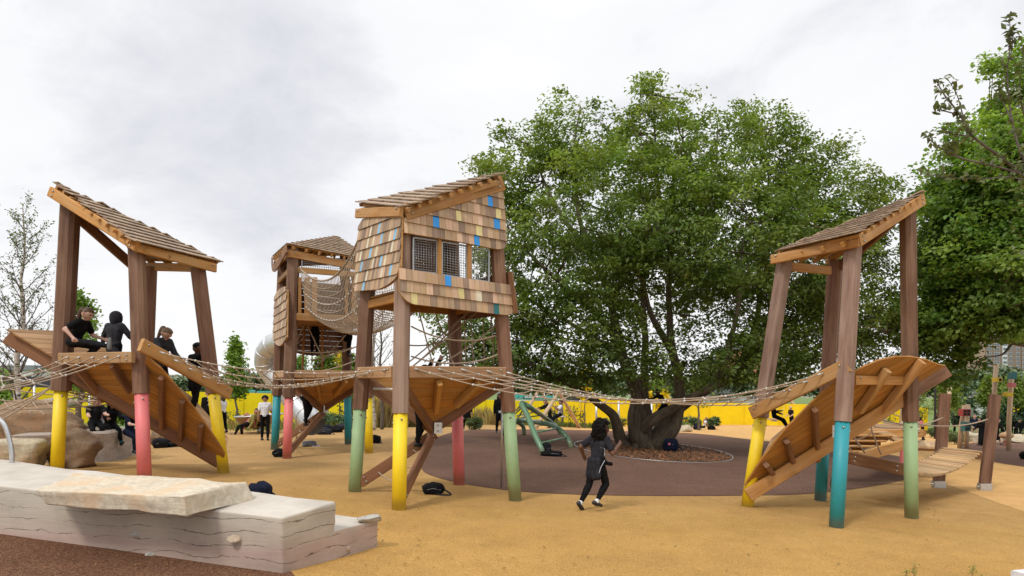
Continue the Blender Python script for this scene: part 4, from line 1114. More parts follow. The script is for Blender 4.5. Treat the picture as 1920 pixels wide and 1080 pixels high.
for pts in (((1632, 795), (1636, 812), (1644, 832), (1652, 852)), ((1600, 818), (1612, 835), (1622, 850)), ((1586, 830), (1596, 845), (1602, 852))):
    mb = MB(); mb.tube([U(x, y, 14.0) for x, y in pts], .015, 'rope', 6); mb.build('rope', t)
for a, b in (((1636, 812), (1605, 824)), ((1645, 834), (1617, 843)), ((1612, 835), (1586, 836))):
    mb = MB(); mb.tube(cat_pts(U(*a, 14.0), U(*b, 14.0), .02, 5), .012, 'rope', 6); mb.build('cross_rope', t)
# far low play platforms
pf = thing('play_platform', G(1650, 850), 'low timber platform with stepped board front and curving plank ramp', 'platform')
zt = U(1650, 803, 18).z
pl = Plane(U(1650, 803, 18), (0, 0, 1), V((1, 0, 0)))
c4 = [U(1612, 807, 17.6), U(1692, 808, 17.6), U(1730, 799, 20.0), U(1640, 797, 20.0)]
for c in c4: c.z = zt
mb = MB(); planks(mb, c4, pl, V((1, 0, 0)), .14, 'tan', .05, .01); mb.build('platform_deck', pf)
part_beam(pf, 'edge_beam', c4[0] + V((-.3, -.05, -.1)), c4[1] + V((.5, -.05, -.1)), .07, .2, 'gold', bolts=1)
part_beam(pf, 'edge_beam', U(1690, 812, 18.6), U(1735, 811, 18.6), .07, .16, 'gold')
for i, y in enumerate((816, 826, 836, 846)):
    part_beam(pf, 'step_board', U(1575, y, 17.3 - i * .08), U(1670 - i * 12, y + 1, 17.3 - i * .08), .22, .05, 'gold'); part_beam(pf, 'riser_board', U(1575, y + 5, 17.4 - i * .08), U(1665 - i * 14, y + 6, 17.4 - i * .08), .03, .12, 'under')
part_beam(pf, 'brace_beam', U(1612, 858, 16.6), U(1694, 833, 16.9), .08, .26, 'gold')
mb = MB()
for i in range(11):
    u = i / 10; a = U(1640 + 50 * u, 810 + 22 * u, 17.3); b = U(1690 + 24 * u, 809 + 18 * u, 18.0)
    mb.beam(a, b, .15, .045, 'deck', (0, 0, 1), .005)
mb.build('plank_ramp', pf)
part_beam(pf, 'foot', G(1602, 866), G(1602, 866) + V((0, 0, .5)), .25, .25, 'yellow', (1, 0, 0)); part_beam(pf, 'foot', G(1693, 880), G(1693, 880) + V((0, 0, .8)), .14, .14, 'pink', (1, 0, 0))
for pts in (((1690, 765), (1686, 800)), ((1665, 770), (1720, 790)), ((1650, 790), (1735, 798))):
    mb = MB(); mb.tube(cat_pts(U(*pts[0], 19), U(*pts[1], 19), .05, 8), .018, 'rope', 6); mb.build('hand_rope', pf)
w2 = thing('plank_walkway', G(1740, 850), 'short curved plank walkway in the distance behind the green post', 'walkway')
mb = MB()
for i in range(8):
    u = i / 7; a = U(1712 + 46 * u, 838 + 2 * u, 18.6); b = U(1700 + 62 * u, 829 + 1.5 * u - 2 * math.sin(3.1 * u), 20.4); mb.beam(a, b, .16, .06, 'deck', (0, 0, 1), .005)
mb.build('walkway', w2)
part_beam(w2, 'bearer', U(1714, 842, 18.7), U(1758, 844, 18.7), .06, .08, 'tan'); part_beam(w2, 'foot', G(1716, 862), U(1714, 842, 18.8), .1, .1, 'brown', (1, 0, 0)); part_beam(w2, 'foot', G(1756, 860), U(1757, 843, 18.9), .1, .1, 'brown', (1, 0, 0))

# ------------------------------------------------------------------ green tubular climber
gc = thing('tube_climber', G(1010, 850), 'green bent steel tube climbing frame with rope web on brown ground', 'climbing frame')
def cpx(pts, r, nm, k=5, m='climber'):
    mb = MB(); mb.tube(smooth_path([U(*p) for p in pts], k), r, m, 12); return mb.build(nm, gc)
ga, gb, gc_, gd = G(1017, 854), G(1071, 841), G(1050, 815), G(983, 816)
ya, yb, yc_, yd = ga.y, gb.y, gc_.y, gd.y
cpx([(1017, 855, ya), (1015, 842, ya), (1004, 818, ya + .3), (990, 782, ya + .9), (980, 762, ya + 1.2), (978, 757, ya + 1.35), (982, 757, ya + 1.5), (1000, 768, ya + 2.2), (1022, 783, yc_ - 2), (1040, 797, yc_ - 1), (1047, 805, yc_), (1050, 816, yc_)], .085, 'main_tube')
cpx([(1071, 842, yb), (1069, 832, yb), (1062, 819, yb + .2), (1050, 806, yb + .4), (1034, 797, yb + .9), (1010, 792, yb + 1.5), (985, 789, yd - 1), (968, 789, yd - .6), (972, 792, yd - .2), (981, 800, yd), (983, 816, yd)], .085, 'main_tube')
for a, b in (((1014, 831, ya + .15), (1062, 820, yb + .15)), ((1004, 811, ya + .4), (1046, 803, yb + .6))):
    mb = MB(); mb.tube([U(*a), U(*b)], .032, 'climber', 8); mb.build('rung', gc)
for a, b in (((978, 758, ya + 1.3), (967, 770, yd - .5)), ((978, 764, ya + 1.3), (966, 776, yd - .5)), ((981, 768, ya + 1.2), (970, 785, yd - .4)), ((968, 780, yd), (1004, 772, yd)), ((968, 785, yd), (1012, 779, yd))):
    mb = MB(); mb.tube([U(*a), U(*b)], .03, 'climber', 6); mb.build('rope_strand', gc)
# ------------------------------------------------------------------ log swing frame
sw = thing('swing_frame', G(1020, 806), 'pale log A-frame swing set beyond the green climber', 'swing')
b1, b2, b3, b4 = G(1003, 804), G(1087, 803), G(972, 796), G(1049, 796)
t1, t2 = U(1046, 733, b1.y + .6), U(1014, 727, b3.y + .4)
t1 = U(1048, 735, (b1.y + b2.y) / 2 + .3); t2 = U(1012, 729, (b3.y + b4.y) / 2)
for b, tt in ((b1, t1), (b2, t1), (b3, t2), (b4, t2)):
    mb = MB(); mb.tube([b, tt + (tt - b).normalized() * .15], [.125, .095], 'log', 10); mb.build('leg', sw)
mb = MB(); mb.tube([t1 + (t1 - t2) * .06, t2 - (t1 - t2) * .06], .09, 'log', 10); mb.build('top_beam', sw)
for u, sx, sy in ((.3, 1046, 778), (.72, 1020, 776)):
    tp = lerp(t1, t2, u); st = U(sx + 2, sy + 3, tp.y)
    mb = MB(); mb.tube([tp + V((0, -.2, 0)), st + V((0, -.2, 0))], .012, 'steel', 5); mb.tube([tp + V((0, .2, 0)), st + V((0, .2, 0))], .012, 'steel', 5); mb.build('swing_chain', sw)
    mb = MB()
    for k in range(10):
        a = 2 * math.pi * k / 10; a2 = 2 * math.pi * (k + 1) / 10
        mb.tube([st + V((math.cos(a) * .42, math.sin(a) * .42, 0)), st + V((math.cos(a2) * .42, math.sin(a2) * .42, 0))], .04, 'rope2', 6)
        mb.tube([st + V((math.cos(a) * .42, math.sin(a) * .42, 0)), st + V((-math.cos(a) * .1, -math.sin(a) * .1, -.08))], .012, 'rope', 4)
    mb.build('basket_seat', sw)
# second swing: long leaning log and basket on the right
s2 = thing('swing_frame', G(1362, 796), 'leaning log swing leg with wide basket seat behind the yellow post', 'swing')
b = G(1362, 796); tt = U(1475, 742, b.y); mb = MB(); mb.tube([b, tt], [.17, .13], 'log', 10); mb.build('leg', s2)
b_ = G(1520, 800); mb = MB(); mb.tube([b_, tt], [.17, .13], 'log', 10); mb.build('leg', s2)
st = U(1452, 786, b.y - 3.0); mb = MB()
for k in range(18):
    a = 2 * math.pi * k / 18; a2 = 2 * math.pi * (k + 1) / 18
    p, q = st + V((math.cos(a) * .62, math.sin(a) * .62, 0)), st + V((math.cos(a2) * .62, math.sin(a2) * .62, 0))
    mb.tube([p, q], .05, 'log', 7); mb.tube([p, st + V((math.cos(a + 2.6) * .3, math.sin(a + 2.6) * .3, -.18))], .013, 'rope', 4)
mb.build('basket_seat', s2)
mb = MB()
for dx, dy in ((.6, 0), (-.6, 0), (0, .6)): mb.tube([st + V((dx, dy, 0)), tt + V((-.1, 0, 0))], .013, 'rope', 5)
mb.build('swing_rope', s2)
# nest dish at the left
dish = thing('nest_seat', G(487, 825), 'shallow bowl shaped timber spinner seat that a child lies in', 'spinner')
c = G(485, 812); cz = .78
mb = MB(); vs, fs = [], []
prof = [(1.05, .62), (1.0, .60), (.85, .40), (.55, .22), (.2, .13), (.0, .12)]; n_ = 28
for r, z in prof:
    for k in range(n_):
        a = 2 * math.pi * k / n_; vs.append(c + V((math.cos(a) * r * .88, math.sin(a) * r * .88, z + .06 * math.cos(a) + .1)))
for i in range(len(prof) - 1):
    for k in range(n_): fs.append([i * n_ + k, (i + 1) * n_ + k, (i + 1) * n_ + (k + 1) % n_, i * n_ + (k + 1) % n_])
mb.add(vs, fs, 'tan', smooth=True); mb.build('bowl', dish)
mb = MB(); mb.tube([vs[k] for k in range(n_)], .028, 'steel', 8, closed=True); mb.build('rim', dish)
mb = MB(); mb.tube([c - V((0, 0, .05)), c + V((0, 0, .24))], .06, 'steel', 10); mb.build('pedestal', dish)

# ------------------------------------------------------------------ bags on the ground
def bag(px, py, L, Wd, Hh, m, label, rz=0., seed=1, strap=True, m2=None, group=None, z=None):
    rs = random.Random(seed); p = G(px, py) if not isinstance(px, V) else px
    b = thing('backpack', p, label, 'bag', group)
    bm = bmesh.new(); bmesh.ops.create_icosphere(bm, subdivisions=3, radius=1)
    off = V((rs.uniform(0, 50), rs.uniform(0, 50), 0)); r = Matrix.Rotation(rz, 3, 'Z')
    for v in bm.verts:
        q = v.co.copy(); q = V((math.copysign(abs(q.x) ** .62, q.x), math.copysign(abs(q.y) ** .7, q.y), math.copysign(abs(q.z) ** .75, q.z)))
        q *= 1 + .22 * noise.fractal(q * 1.4 + off, 1, 2, 4)
        q = V((q.x * L / 2, q.y * Wd / 2, (q.z * .55 + .48) * Hh)); q.z = max(q.z, .0); v.co = r @ q
    for f in bm.faces: f.smooth = True
    me = bpy.data.meshes.new('bag_body'); bm.to_mesh(me); bm.free(); me.materials.append(M[m]); link('bag_body', me, b, p)
    mb = MB()
    x = r @ V((1, 0, 0)); y = r @ V((0, 1, 0)); hz = V((0, 0, 1))
    mb.tube([p - y * Wd * .42 + x * (L * .36) + hz * Hh * .45, p - y * Wd * .5 + hz * Hh * .62, p - y * Wd * .42 - x * (L * .36) + hz * Hh * .45], .007, 'grey', 5); mb.build('zip', b)
    if strap:
        mb = MB(); a = p + x * L * .42 + hz * Hh * .5
        mb.tube(smooth_path([a, a + x * .09 - y * .06 - hz * Hh * .2, a + x * .16 - y * .1 - hz * Hh * .46, a + x * .05 - y * .14 - hz * Hh * .47, a - x * .1 - y * .12 - hz * Hh * .4], 4), .015, m2 or 'char', 6, squash=None); mb.build('strap', b)
        mb = MB(); mb.tube(smooth_path([p - x * .06 + hz * Hh * .93, p - x * .03 + hz * (Hh * 1.06), p + x * .03 + hz * (Hh * 1.06), p + x * .06 + hz * Hh * .93], 3), .009, m2 or 'char', 6); mb.build('handle', b)
    return b
bag(812, 927, .40, .27, .21, 'black', 'black duffel bag lying between the yellow and pink posts', .1, 1)
bag(488, 940, .36, .4, .30, 'navy', 'dark grey bag behind the end of the stone slab', .3, 2)
bag(524, 857, .34, .26, .22, 'black', 'round black bag behind the coral pink post', 0, 3)
bag(580, 837, .44, .26, .17, 'grey', 'crumpled grey and white bag on the tan ground under the back tower', .2, 4, m2='white')
bag(596, 814, .5, .35, .26, 'black2', 'black rucksack at left end of the bag heap under the back tower', .5, 5)
bag(590, 808, .5, .35, .26, 'black', 'black rucksack behind the left end of the bag heap', -.3, 6)
bag(609, 815, .55, .36, .22, 'char', 'flat charcoal bag at the front of the bag heap', .1, 7)
bag(611, 808, .5, .36, .25, 'navy', 'blue tinted rucksack in the middle of the bag heap', .2, 8)
bag(630, 811, .6, .4, .28, 'black2', 'large black rucksack with strap right in the bag heap', .6, 9)
bag(640, 805, .5, .36, .24, 'char', 'grey black bag next to the teal post end of the heap', .2, 10)
bag(617, 798, .5, .32, .24, 'black', 'black bag farthest back by the round shrubs', 0, 11)
bag(630, 798, .36, .3, .14, 'black2', 'small flat black bag beside the one by the shrubs', 0, 12)
bag(563, 812, .36, .3, .2, 'white', 'pale bag half hidden behind the strut of the back tower', .3, 13)
bag(704, 831, .36, .3, .26, 'black', 'black bag leaning against the foot of the yellow back post', -.4, 14)
bag(1034, 856, .62, .3, .17, 'black', 'long black bag lying under the green climber', .15, 15)
bag(1024, 853, .28, .28, .36, 'black2', 'upright black bag against the green climber foot', .9, 16)
bag(951, 819, .3, .3, .25, 'black', 'small dark bag with red edge beyond the green post', .4, 17)
bag(1258, 847, .52, .36, .44, 'navy', 'navy rucksack with pink badge on the mulch bed', .1, 18)
mb = MB(); p = G(1258, 847) + V((-.1, -.2, .28)); mb.ball(p, (.045, .02, .045), 'pinkc'); o = mb.build('badge', base=p)
o.parent = [x for x in bpy.data.objects if x.get('label', '').startswith('navy rucksack with pink')][0]; o.location = V((-.1, -.2, .28))
bag(1307, 806, .5, .36, .42, 'navy', 'dark blue bag beside the blocky cream stone', -.5, 19)
bag(1334, 806, .55, .36, .28, 'black', 'black bag in front of the seated girl who drinks', -.1, 20)
bag(318, 838, .5, .4, .26, 'black', 'black bag on the ground right of the coral post', .2, 21)
bag(300, 840, .42, .36, .3, 'black2', 'black rucksack slumped behind the coral post', .7, 22)
bag(1925, 862, .5, .35, .35, 'black', 'black bag at the right frame edge on brown ground', .1, 23)
bag(700, 826, .3, .2, .15, 'char', 'small charcoal pouch behind the yellow back post', .1, 24)
# ------------------------------------------------------------------ plants
def leafmat(name, c1, c2, c3, trans=.35):
    t = NT(name); tint = t.attr('tint').outputs['Color']
    n = t.noise(t.pos(), .55, 3, .6)
    c = t.mix(1, t.ramp(n, [(.3, c1), (.5, c2), (.72, c3)]), tint, 'MULTIPLY')
    d = t.n('ShaderNodeBsdfPrincipled', Roughness=.48); t.t.links.new(c, d.inputs['Base Color']); d.inputs['Specular IOR Level'].default_value = .4
    tr = t.n('ShaderNodeBsdfTranslucent'); t.t.links.new(t.mix(1, c, (1.25, 1.3, .6), 'MULTIPLY'), tr.inputs[0])
    mx = t.n('ShaderNodeMixShader'); mx.inputs[0].default_value = trans
    t.t.links.new(d.outputs[0], mx.inputs[1]); t.t.links.new(tr.outputs[0], mx.inputs[2]); t.t.links.new(mx.outputs[0], t.out.inputs[0])
    return t.m
M['oakleaf'] = leafmat('oak leaves', (.088, .142, .026), (.14, .21, .036), (.205, .275, .05), .42)
M['mapleleaf'] = leafmat('maple leaves', (.11, .195, .035), (.16, .265, .045), (.235, .345, .065), .48)
M['birchleaf'] = leafmat('birch leaves', (0.072, 0.108, 0.042), (0.108, 0.150, 0.054), (0.156, 0.192, 0.072))
M['greyleaf'] = leafmat('whitebeam leaves', (.07, .09, .035), (.11, .13, .055), (.18, .2, .09))
M['pineleaf'] = leafmat('pine needles', (0.036, 0.072, 0.036), (0.058, 0.104, 0.049), (0.098, 0.150, 0.078), .1)
M['shrubleaf'] = leafmat('shrub leaves', (0.049, 0.105, 0.042), (0.084, 0.154, 0.063), (0.154, 0.224, 0.105), .2)
M['yellowleaf'] = leafmat('yellow leaves', (.55, .42, .01), (.68, .52, .01), (.75, .6, .03))
M['limeleaf'] = leafmat('lime leaves', (.11, .17, .025), (.16, .22, .035), (.22, .29, .06))
M['farleaf'] = leafmat('distant woodland leaves', (0.075, 0.119, 0.062), (0.112, 0.163, 0.081), (0.175, 0.213, 0.112), .15)
M['grassblade'] = leafmat('grass blades', (.09, .13, .025), (.14, .18, .04), (.2, .22, .07))
M['strawblade'] = leafmat('straw coloured grass', (.24, .16, .06), (.34, .23, .09), (.36, .29, .12), .3)
def barkmat(name, a, b, c, sc=1.0):
    t = NT(name); lc = t.attr('lc').outputs['Vector']; p = t.obj()
    n = t.noise(t.mapv(lc, (1.2, 12, 12)), sc, 6, .65, .8); f = t.noise(p, 9 * sc, 6, .7); g = t.noise(t.mapv(p, (1, 1, .35)), 5 * sc, 6, .7, .6)
    col = t.mix(.45, t.ramp(n, [(.32, a), (.5, b), (.7, c)]), t.ramp(g, [(.35, a), (.52, b), (.68, c)]))
    return t.bsdf(col, .92, 0, t.mix(.5, g, f), .9, .05, spec=.15)
M['bark'] = barkmat('oak bark', (.052, .041, .029), (.128, .10, .07), (.22, .178, .128))
M['twig'] = barkmat('grey brown twigs', (.07, .055, .045), (.13, .11, .09), (.2, .18, .15))
M['redtwig'] = barkmat('purple brown twigs', (.07, .05, .052), (.125, .095, .09), (.20, .165, .15))
t = NT('birch bark'); p = t.obj(); n = t.noise(t.mapv(p, (3, 3, 14)), 1.2, 4, .6)
M['birch'] = t.bsdf(t.ramp(n, [(.36, (.04, .035, .03)), (.43, (.42, .38, .33)), (.7, (.60, .56, .50))]), .8, 0, n, .3, .01)

def leaf_mesh(name, pts, size, mat, tints, up=.55, out=None, parent=None, aspect=.5, fold=True, **kw):
    """one small bent leaf (two faces) per point; pts Nx3, size N, tints Nx3"""
    n = len(pts); rg = rng
    nr = rg.normal(size=(n, 3)); nr[:, 2] = np.abs(nr[:, 2]) * .8 + up * 1.25
    if out is not None: nr += out * .7
    nr /= np.linalg.norm(nr, axis=1)[:, None]
    ax = rg.normal(size=(n, 3)); ax -= nr * (ax * nr).sum(1)[:, None]; ax /= np.linalg.norm(ax, axis=1)[:, None] + 1e-9
    sd = np.cross(nr, ax); s = size[:, None]
    b = pts - ax * s * .5; tip = pts + ax * s * .5 - nr * s * .12
    l = pts + sd * s * aspect * .5 + ax * s * .08 + nr * s * .10; r = pts - sd * s * aspect * .5 + ax * s * .08 + nr * s * .10
    vs = np.stack([b, l, tip, r], 1).reshape(-1, 3)
    base = V(parent['_b']) if parent is not None else V(kw.get('base') or (0, 0, 0))
    vs = vs - np.array(base)
    me = bpy.data.meshes.new(name)
    me.vertices.add(4 * n); me.vertices.foreach_set('co', vs.astype(np.float32).ravel())
    ii = np.arange(n) * 4
    if fold:
        tri = np.stack([ii, ii + 2, ii + 1, ii, ii + 3, ii + 2], 1).reshape(-1); me.loops.add(6 * n); me.polygons.add(2 * n)
        me.loops.foreach_set('vertex_index', tri.astype(np.int32)); me.polygons.foreach_set('loop_start', np.arange(0, 6 * n, 3, dtype=np.int32))
    else:
        q = np.stack([ii, ii + 3, ii + 2, ii + 1], 1).reshape(-1); me.loops.add(4 * n); me.polygons.add(n)
        me.loops.foreach_set('vertex_index', q.astype(np.int32)); me.polygons.foreach_set('loop_start', np.arange(0, 4 * n, 4, dtype=np.int32))
    me.update(calc_edges=True); me.materials.append(M[mat])
    a = me.attributes.new('tint', 'FLOAT_COLOR', 'POINT')
    tc = np.ones((n, 4)); tc[:, :3] = tints; a.data.foreach_set('color', np.repeat(tc, 4, 0).astype(np.float32).ravel())
    kw.pop('base', None)
    return link(name, me, parent, base, **kw)

def crown(name, lobes, n_cl, per, csize, lsize, mat, parent=None, shell=.5, top_bright=.5, aspect=.5, drop=.0, **kw):
    """leaf clumps through the volume of the lobes: (centre, (rx,ry,rz))"""
    vol = np.array([l[1][0] * l[1][1] * l[1][2] for l in lobes]) ** .75; vol /= vol.sum()
    zs = [l[0].z - l[1][2] for l in lobes] + [l[0].z + l[1][2] for l in lobes]; z0, z1 = min(zs), max(zs)
    P, O, T, S = [], [], [], []; cl = []
    for _ in range(n_cl):
        c, r = lobes[rng.choice(len(lobes), p=vol)]
        d = rng.normal(size=3); d /= np.linalg.norm(d)
        rad = rng.uniform(shell, 1.0) ** .8 * rng.choice([1.0, 1.0, 1.0, 1.1])
        q = np.array(c) + d * np.array(r) * rad
        if drop and noise.noise(V(tuple(q * .45))) > drop: continue
        k = int(per * rng.uniform(.5, 1.5)); cs = csize * rng.uniform(.6, 1.35)
        off = rng.normal(size=(k, 3)); off /= np.linalg.norm(off, axis=1)[:, None]; off *= (rng.random((k, 1)) ** .5) * np.array([cs, cs, cs * .6]) * 1.15
        pts = q + off
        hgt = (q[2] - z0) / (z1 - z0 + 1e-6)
        g = rng.uniform(.72, 1.22) * (1 + top_bright * (hgt - .45)); yel = rng.uniform(.9, 1.18) + .2 * max(0, hgt - .6)  # sunlit tops painted into the tint: higher clumps brighter and yellower
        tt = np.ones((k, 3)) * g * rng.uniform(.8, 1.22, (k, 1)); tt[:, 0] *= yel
        P.append(pts); T.append(tt); S.append(lsize * rng.uniform(.65, 1.35, k)); O.append(np.repeat(d[None], k, 0)); cl.append((V(tuple(q)), V(tuple(d))))
    leaf_mesh(name, np.concatenate(P), np.concatenate(S), mat, np.concatenate(T), .5, np.concatenate(O), parent, aspect, **kw)
    return cl
def lobes_px(L, Y, zs=.85):
    k = Y / FOC; out = []
    for px, py, rx, ry, dy in L: c = U(px, py, Y + dy); out.append((c, (rx * k, min(rx, ry * 1.3) * k * zs, ry * k)))
    return out

# ---- the oak
ob = G(1205, 838); oY = ob.y
oak = thing('oak_tree', ob, 'large spreading oak with several stems rising from a round mulch bed', 'tree')
oak_lobes = lobes_px([(1088, 268, 95, 92, -.5), (1000, 335, 112, 98, .5), (955, 420, 92, 125, -1), (1225, 242, 100, 92, .6), (1335, 290, 112, 100, -.8), (1440, 312, 112, 102, .8), (1555, 378, 118, 104, 0), (1622, 398, 62, 78, .5),
                      (1180, 400, 180, 120, -2.6), (1350, 430, 170, 130, -2.4), (1060, 480, 150, 110, -2.4), (1250, 480, 260, 150, 2.5), (1490, 500, 150, 110, -1.5),
                      (905, 625, 112, 62, -1), (1000, 655, 150, 64, -2.2), (1120, 668, 120, 58, -2.8), (1310, 665, 140, 58, -2.6), (1250, 690, 140, 42, 1.5), (1420, 650, 150, 80, -1.4), (1530, 590, 130, 110, -.5), (1610, 560, 92, 125, 1), (1655, 640, 75, 74, 1.5), (850, 590, 70, 40, 0), (1080, 600, 110, 50, -2.8), (1120, 700, 110, 26, -2.2), (1226, 165, 24, 30, 0), (1105, 190, 24, 28, 0), (1280, 195, 30, 26, .3), (1412, 222, 34, 22, 0), (1150, 240, 40, 40, 0), (940, 262, 22, 24, 0), (908, 312, 26, 24, 0), (1650, 350, 34, 26, .2), (1540, 280, 34, 26, 0), (1480, 240, 30, 26, 0)], oY)
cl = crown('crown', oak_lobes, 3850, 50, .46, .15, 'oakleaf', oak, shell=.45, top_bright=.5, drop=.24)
mb = MB()
def limb(pts, r0, r1, k=5, m='bark', sides=10, wob=.06):
    P = [U(*p) if len(p) == 3 and p[1] > 30 else V(p) for p in pts]; P = smooth_path(P, k); n = len(P)
    P = [p + V(tuple(noise.noise_vector(p * .9))) * wob * (1 if 0 < i < n - 1 else 0) for i, p in enumerate(P)]
    rs = [(r1 * .5 + (r0 - r1 * .5) * (1 - i / (n - 1)) ** 1.35) * (1 + .10 * noise.noise(P[i] * 2.3)) for i in range(n)]
    mb.tube(P, rs, m, sides, tint=(1, 1, 1, 1)); return P
y = oY
limbs = []
limbs.append(limb([(1184, 846, y - .2), (1165, 824, y - .3), (1156, 798, y - .5), (1146, 773, y - .8), (1112, 750, y - 1.2), (1070, 722, y - 1.6), (1010, 690, y - 2), (930, 650, y - 2.2), (860, 615, y - 1.8)], .27, .06))
limbs.append(limb([(1208, 845, y - .3), (1198, 815, y - .5), (1192, 780, y - .5), (1196, 740, y - .4), (1178, 700, y - .4), (1160, 640, y - .5), (1145, 560, y - .8), (1110, 480, y - 1), (1085, 400, y - .6), (1075, 300, y - .2), (1088, 200, y)], .37, .05))
limbs.append(limb([(1212, 846, y - .3), (1240, 828, y - .6), (1264, 795, y - .8), (1274, 752, y - .7), (1272, 712, y - .6), (1262, 660, y - .7), (1255, 600, y - .8), (1258, 520, y - 1), (1300, 430, y - 1), (1340, 330, y - .6), (1345, 230, y)], .33, .05))
limbs.append(limb([(1225, 838, y + .5), (1238, 805, y + 1.0), (1252, 786, y + 1.1), (1290, 755, y + .9), (1340, 725, y + .6), (1385, 690, y + .4), (1440, 640, y), (1510, 580, y), (1580, 500, y), (1630, 430, y + .4)], .27, .05))
limbs.append(limb([(1205, 838, y + .4), (1210, 812, y + .7), (1214, 780, y + 1), (1208, 730, y + 1.2), (1210, 650, y + 1.3), (1205, 560, y + 1.2), (1215, 470, y + 1), (1235, 380, y + .6), (1228, 270, y + .2), (1224, 160, y)], .26, .05))
limbs.append(limb([(1198, 815, y - .3), (1216, 793, y - .9), (1245, 773, y - 1.1), (1290, 750, y - 1.5), (1345, 720, y - 2), (1400, 670, y - 2.2), (1450, 600, y - 2), (1480, 500, y - 1.6), (1500, 400, y - 1)], .25, .05))
for pts, r in (([(1160, 640, y - .5), (1110, 580, y - 1.4), (1040, 520, y - 2), (970, 450, y - 1.6), (930, 380, y - 1)], .16), ([(1145, 560, y - .8), (1180, 500, y - 1.2), (1215, 430, y - 1.8), (1200, 340, y - 1.2), (1215, 250, y - .4)], .13), ([(1110, 480, y - 1), (1050, 400, y - 1), (1010, 320, y - .4), (990, 270, y)], .11),
               ([(1262, 660, y - .7), (1220, 590, y - 1.4), (1200, 520, y - 2), (1150, 440, y - 2.2), (1130, 360, y - 1.6)], .14), ([(1258, 520, y - 1), (1230, 440, y - 1.3), (1260, 360, y - 1.2), (1280, 260, y - .6)], .11), ([(1440, 640, y), (1520, 620, y - .8), (1600, 610, y - .8), (1660, 620, y)], .10), ([(1385, 690, y + .4), (1420, 600, y + .8), (1425, 480, y + .8), (1440, 350, y + .4), (1445, 240, y)], .16),
               ([(1060, 720, y - 1.7), (1040, 660, y - 2.2), (1010, 600, y - 2.6), (950, 560, y - 2.4)], .10), ([(1208, 730, y + 1.2), (1150, 660, y + 1.6), (1060, 600, y + 2), (960, 540, y + 1.6), (900, 460, y + .8)], .16), ([(1340, 725, y + .6), (1430, 700, y + .2), (1520, 680, y), (1600, 660, y + .4)], .12), ([(1345, 720, y - 2), (1380, 600, y - 2.4), (1390, 500, y - 2.6), (1400, 400, y - 2)], .12)):
    limbs.append(limb(pts, r, .03, 4, sides=7))
# burrs and root flare
for px, py, r in ((1186, 838, .30), (1208, 840, .36), (1224, 838, .30), (1200, 828, .30), (1242, 826, .22)):
    c = U(px, py, y - .1); mb.ball(c, (r, r * .9, r * .7), 'bark', 12, 8, tint=(1, 1, 1, 1))
for a in range(9):
    d = V((math.cos(a * .7), math.sin(a * .7), 0)); mb.tube([ob + d * .35 + V((0, 0, .32)), ob + d * .7 + V((0, 0, .1)), ob + d * 1.05 + V((0, 0, -.08))], [.24, .15, .06], 'bark', 7, tint=(1, 1, 1, 1))
allp = [p for L in limbs for p in L[6:]]
for q, d in cl[::7]:
    nb = min(allp, key=lambda p: (p - q).length)
    mid = lerp(nb, q, .55) + V((0, 0, -.15)) + V(tuple(noise.noise_vector(q))) * .25
    if (nb - q).length < 4: mb.tube(smooth_path([nb, mid, q], 3), [.035, .03, .027, .023, .018, .013, .009], 'bark', 5, tint=(.9, .9, .9, 1))
mb.build('trunk', oak)

# ---- big maple on the right
mY = 25.0
mt = thing('maple_tree', V((21.5, mY, gz(21.5, mY))), 'tall dense maple filling the right edge with low hanging boughs', 'tree')
ml = lobes_px([(1905, 165, 80, 80, 0), (1860, 280, 90, 70, -1), (1800, 345, 75, 60, 0), (1930, 330, 120, 110, -2), (1830, 420, 110, 90, -1), (1770, 470, 72, 80, 0), (1900, 520, 130, 110, -2), (1790, 570, 84, 70, -.5), (1760, 620, 62, 62, 0), (1850, 592, 120, 50, -1.5), (1920, 596, 80, 40, -2), (1990, 300, 150, 200, 0), (2010, 520, 140, 100, 0), (1780, 690, 58, 34, -.3), (1715, 600, 40, 60, 1.2), (1800, 520, 90, 80, 2), (1930, 440, 150, 130, 3)], mY)
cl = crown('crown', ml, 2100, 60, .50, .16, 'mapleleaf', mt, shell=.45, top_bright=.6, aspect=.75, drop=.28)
mb = MB(); L2 = [limb([V((21.5, mY, gz(21.5, mY) - .1)), V((21.3, mY, 1)), V((20.8, mY, 3)), V((20.5, mY, 6)), V((20, mY, 10))], .5, .1)]
for pts, r in (([V((21.2, mY, 2)), U(1960, 660, mY), U(1880, 640, mY - .5), U(1800, 640, mY), U(1740, 670, mY)], .16), ([V((20.8, mY, 3)), U(1900, 520, mY), U(1820, 470, mY), U(1760, 430, mY)], .15), ([V((20.6, mY, 5)), U(1920, 400, mY), U(1850, 300, mY)], .12), ([V((20.7, mY, 3.5)), U(1900, 580, mY - 1.5), U(1800, 590, mY - 1.5)], .1), ([U(1900, 640, mY - .3), U(1880, 665, mY - 1), U(1840, 672, mY - 1.2)], .06)):
    L2.append(limb(pts, r, .03, 5, sides=7))
allp = [p for L in L2 for p in L[3:]]
for q, d in cl[::9]:
    nb = min(allp, key=lambda p: (p - q).length)
    if (nb - q).length < 4: mb.tube([nb, lerp(nb, q, .5) - V((0, 0, .2)), q], [.03, .02, .01], 'bark', 5, tint=(.9, .9, .9, 1))
mb.build('trunk', mt)

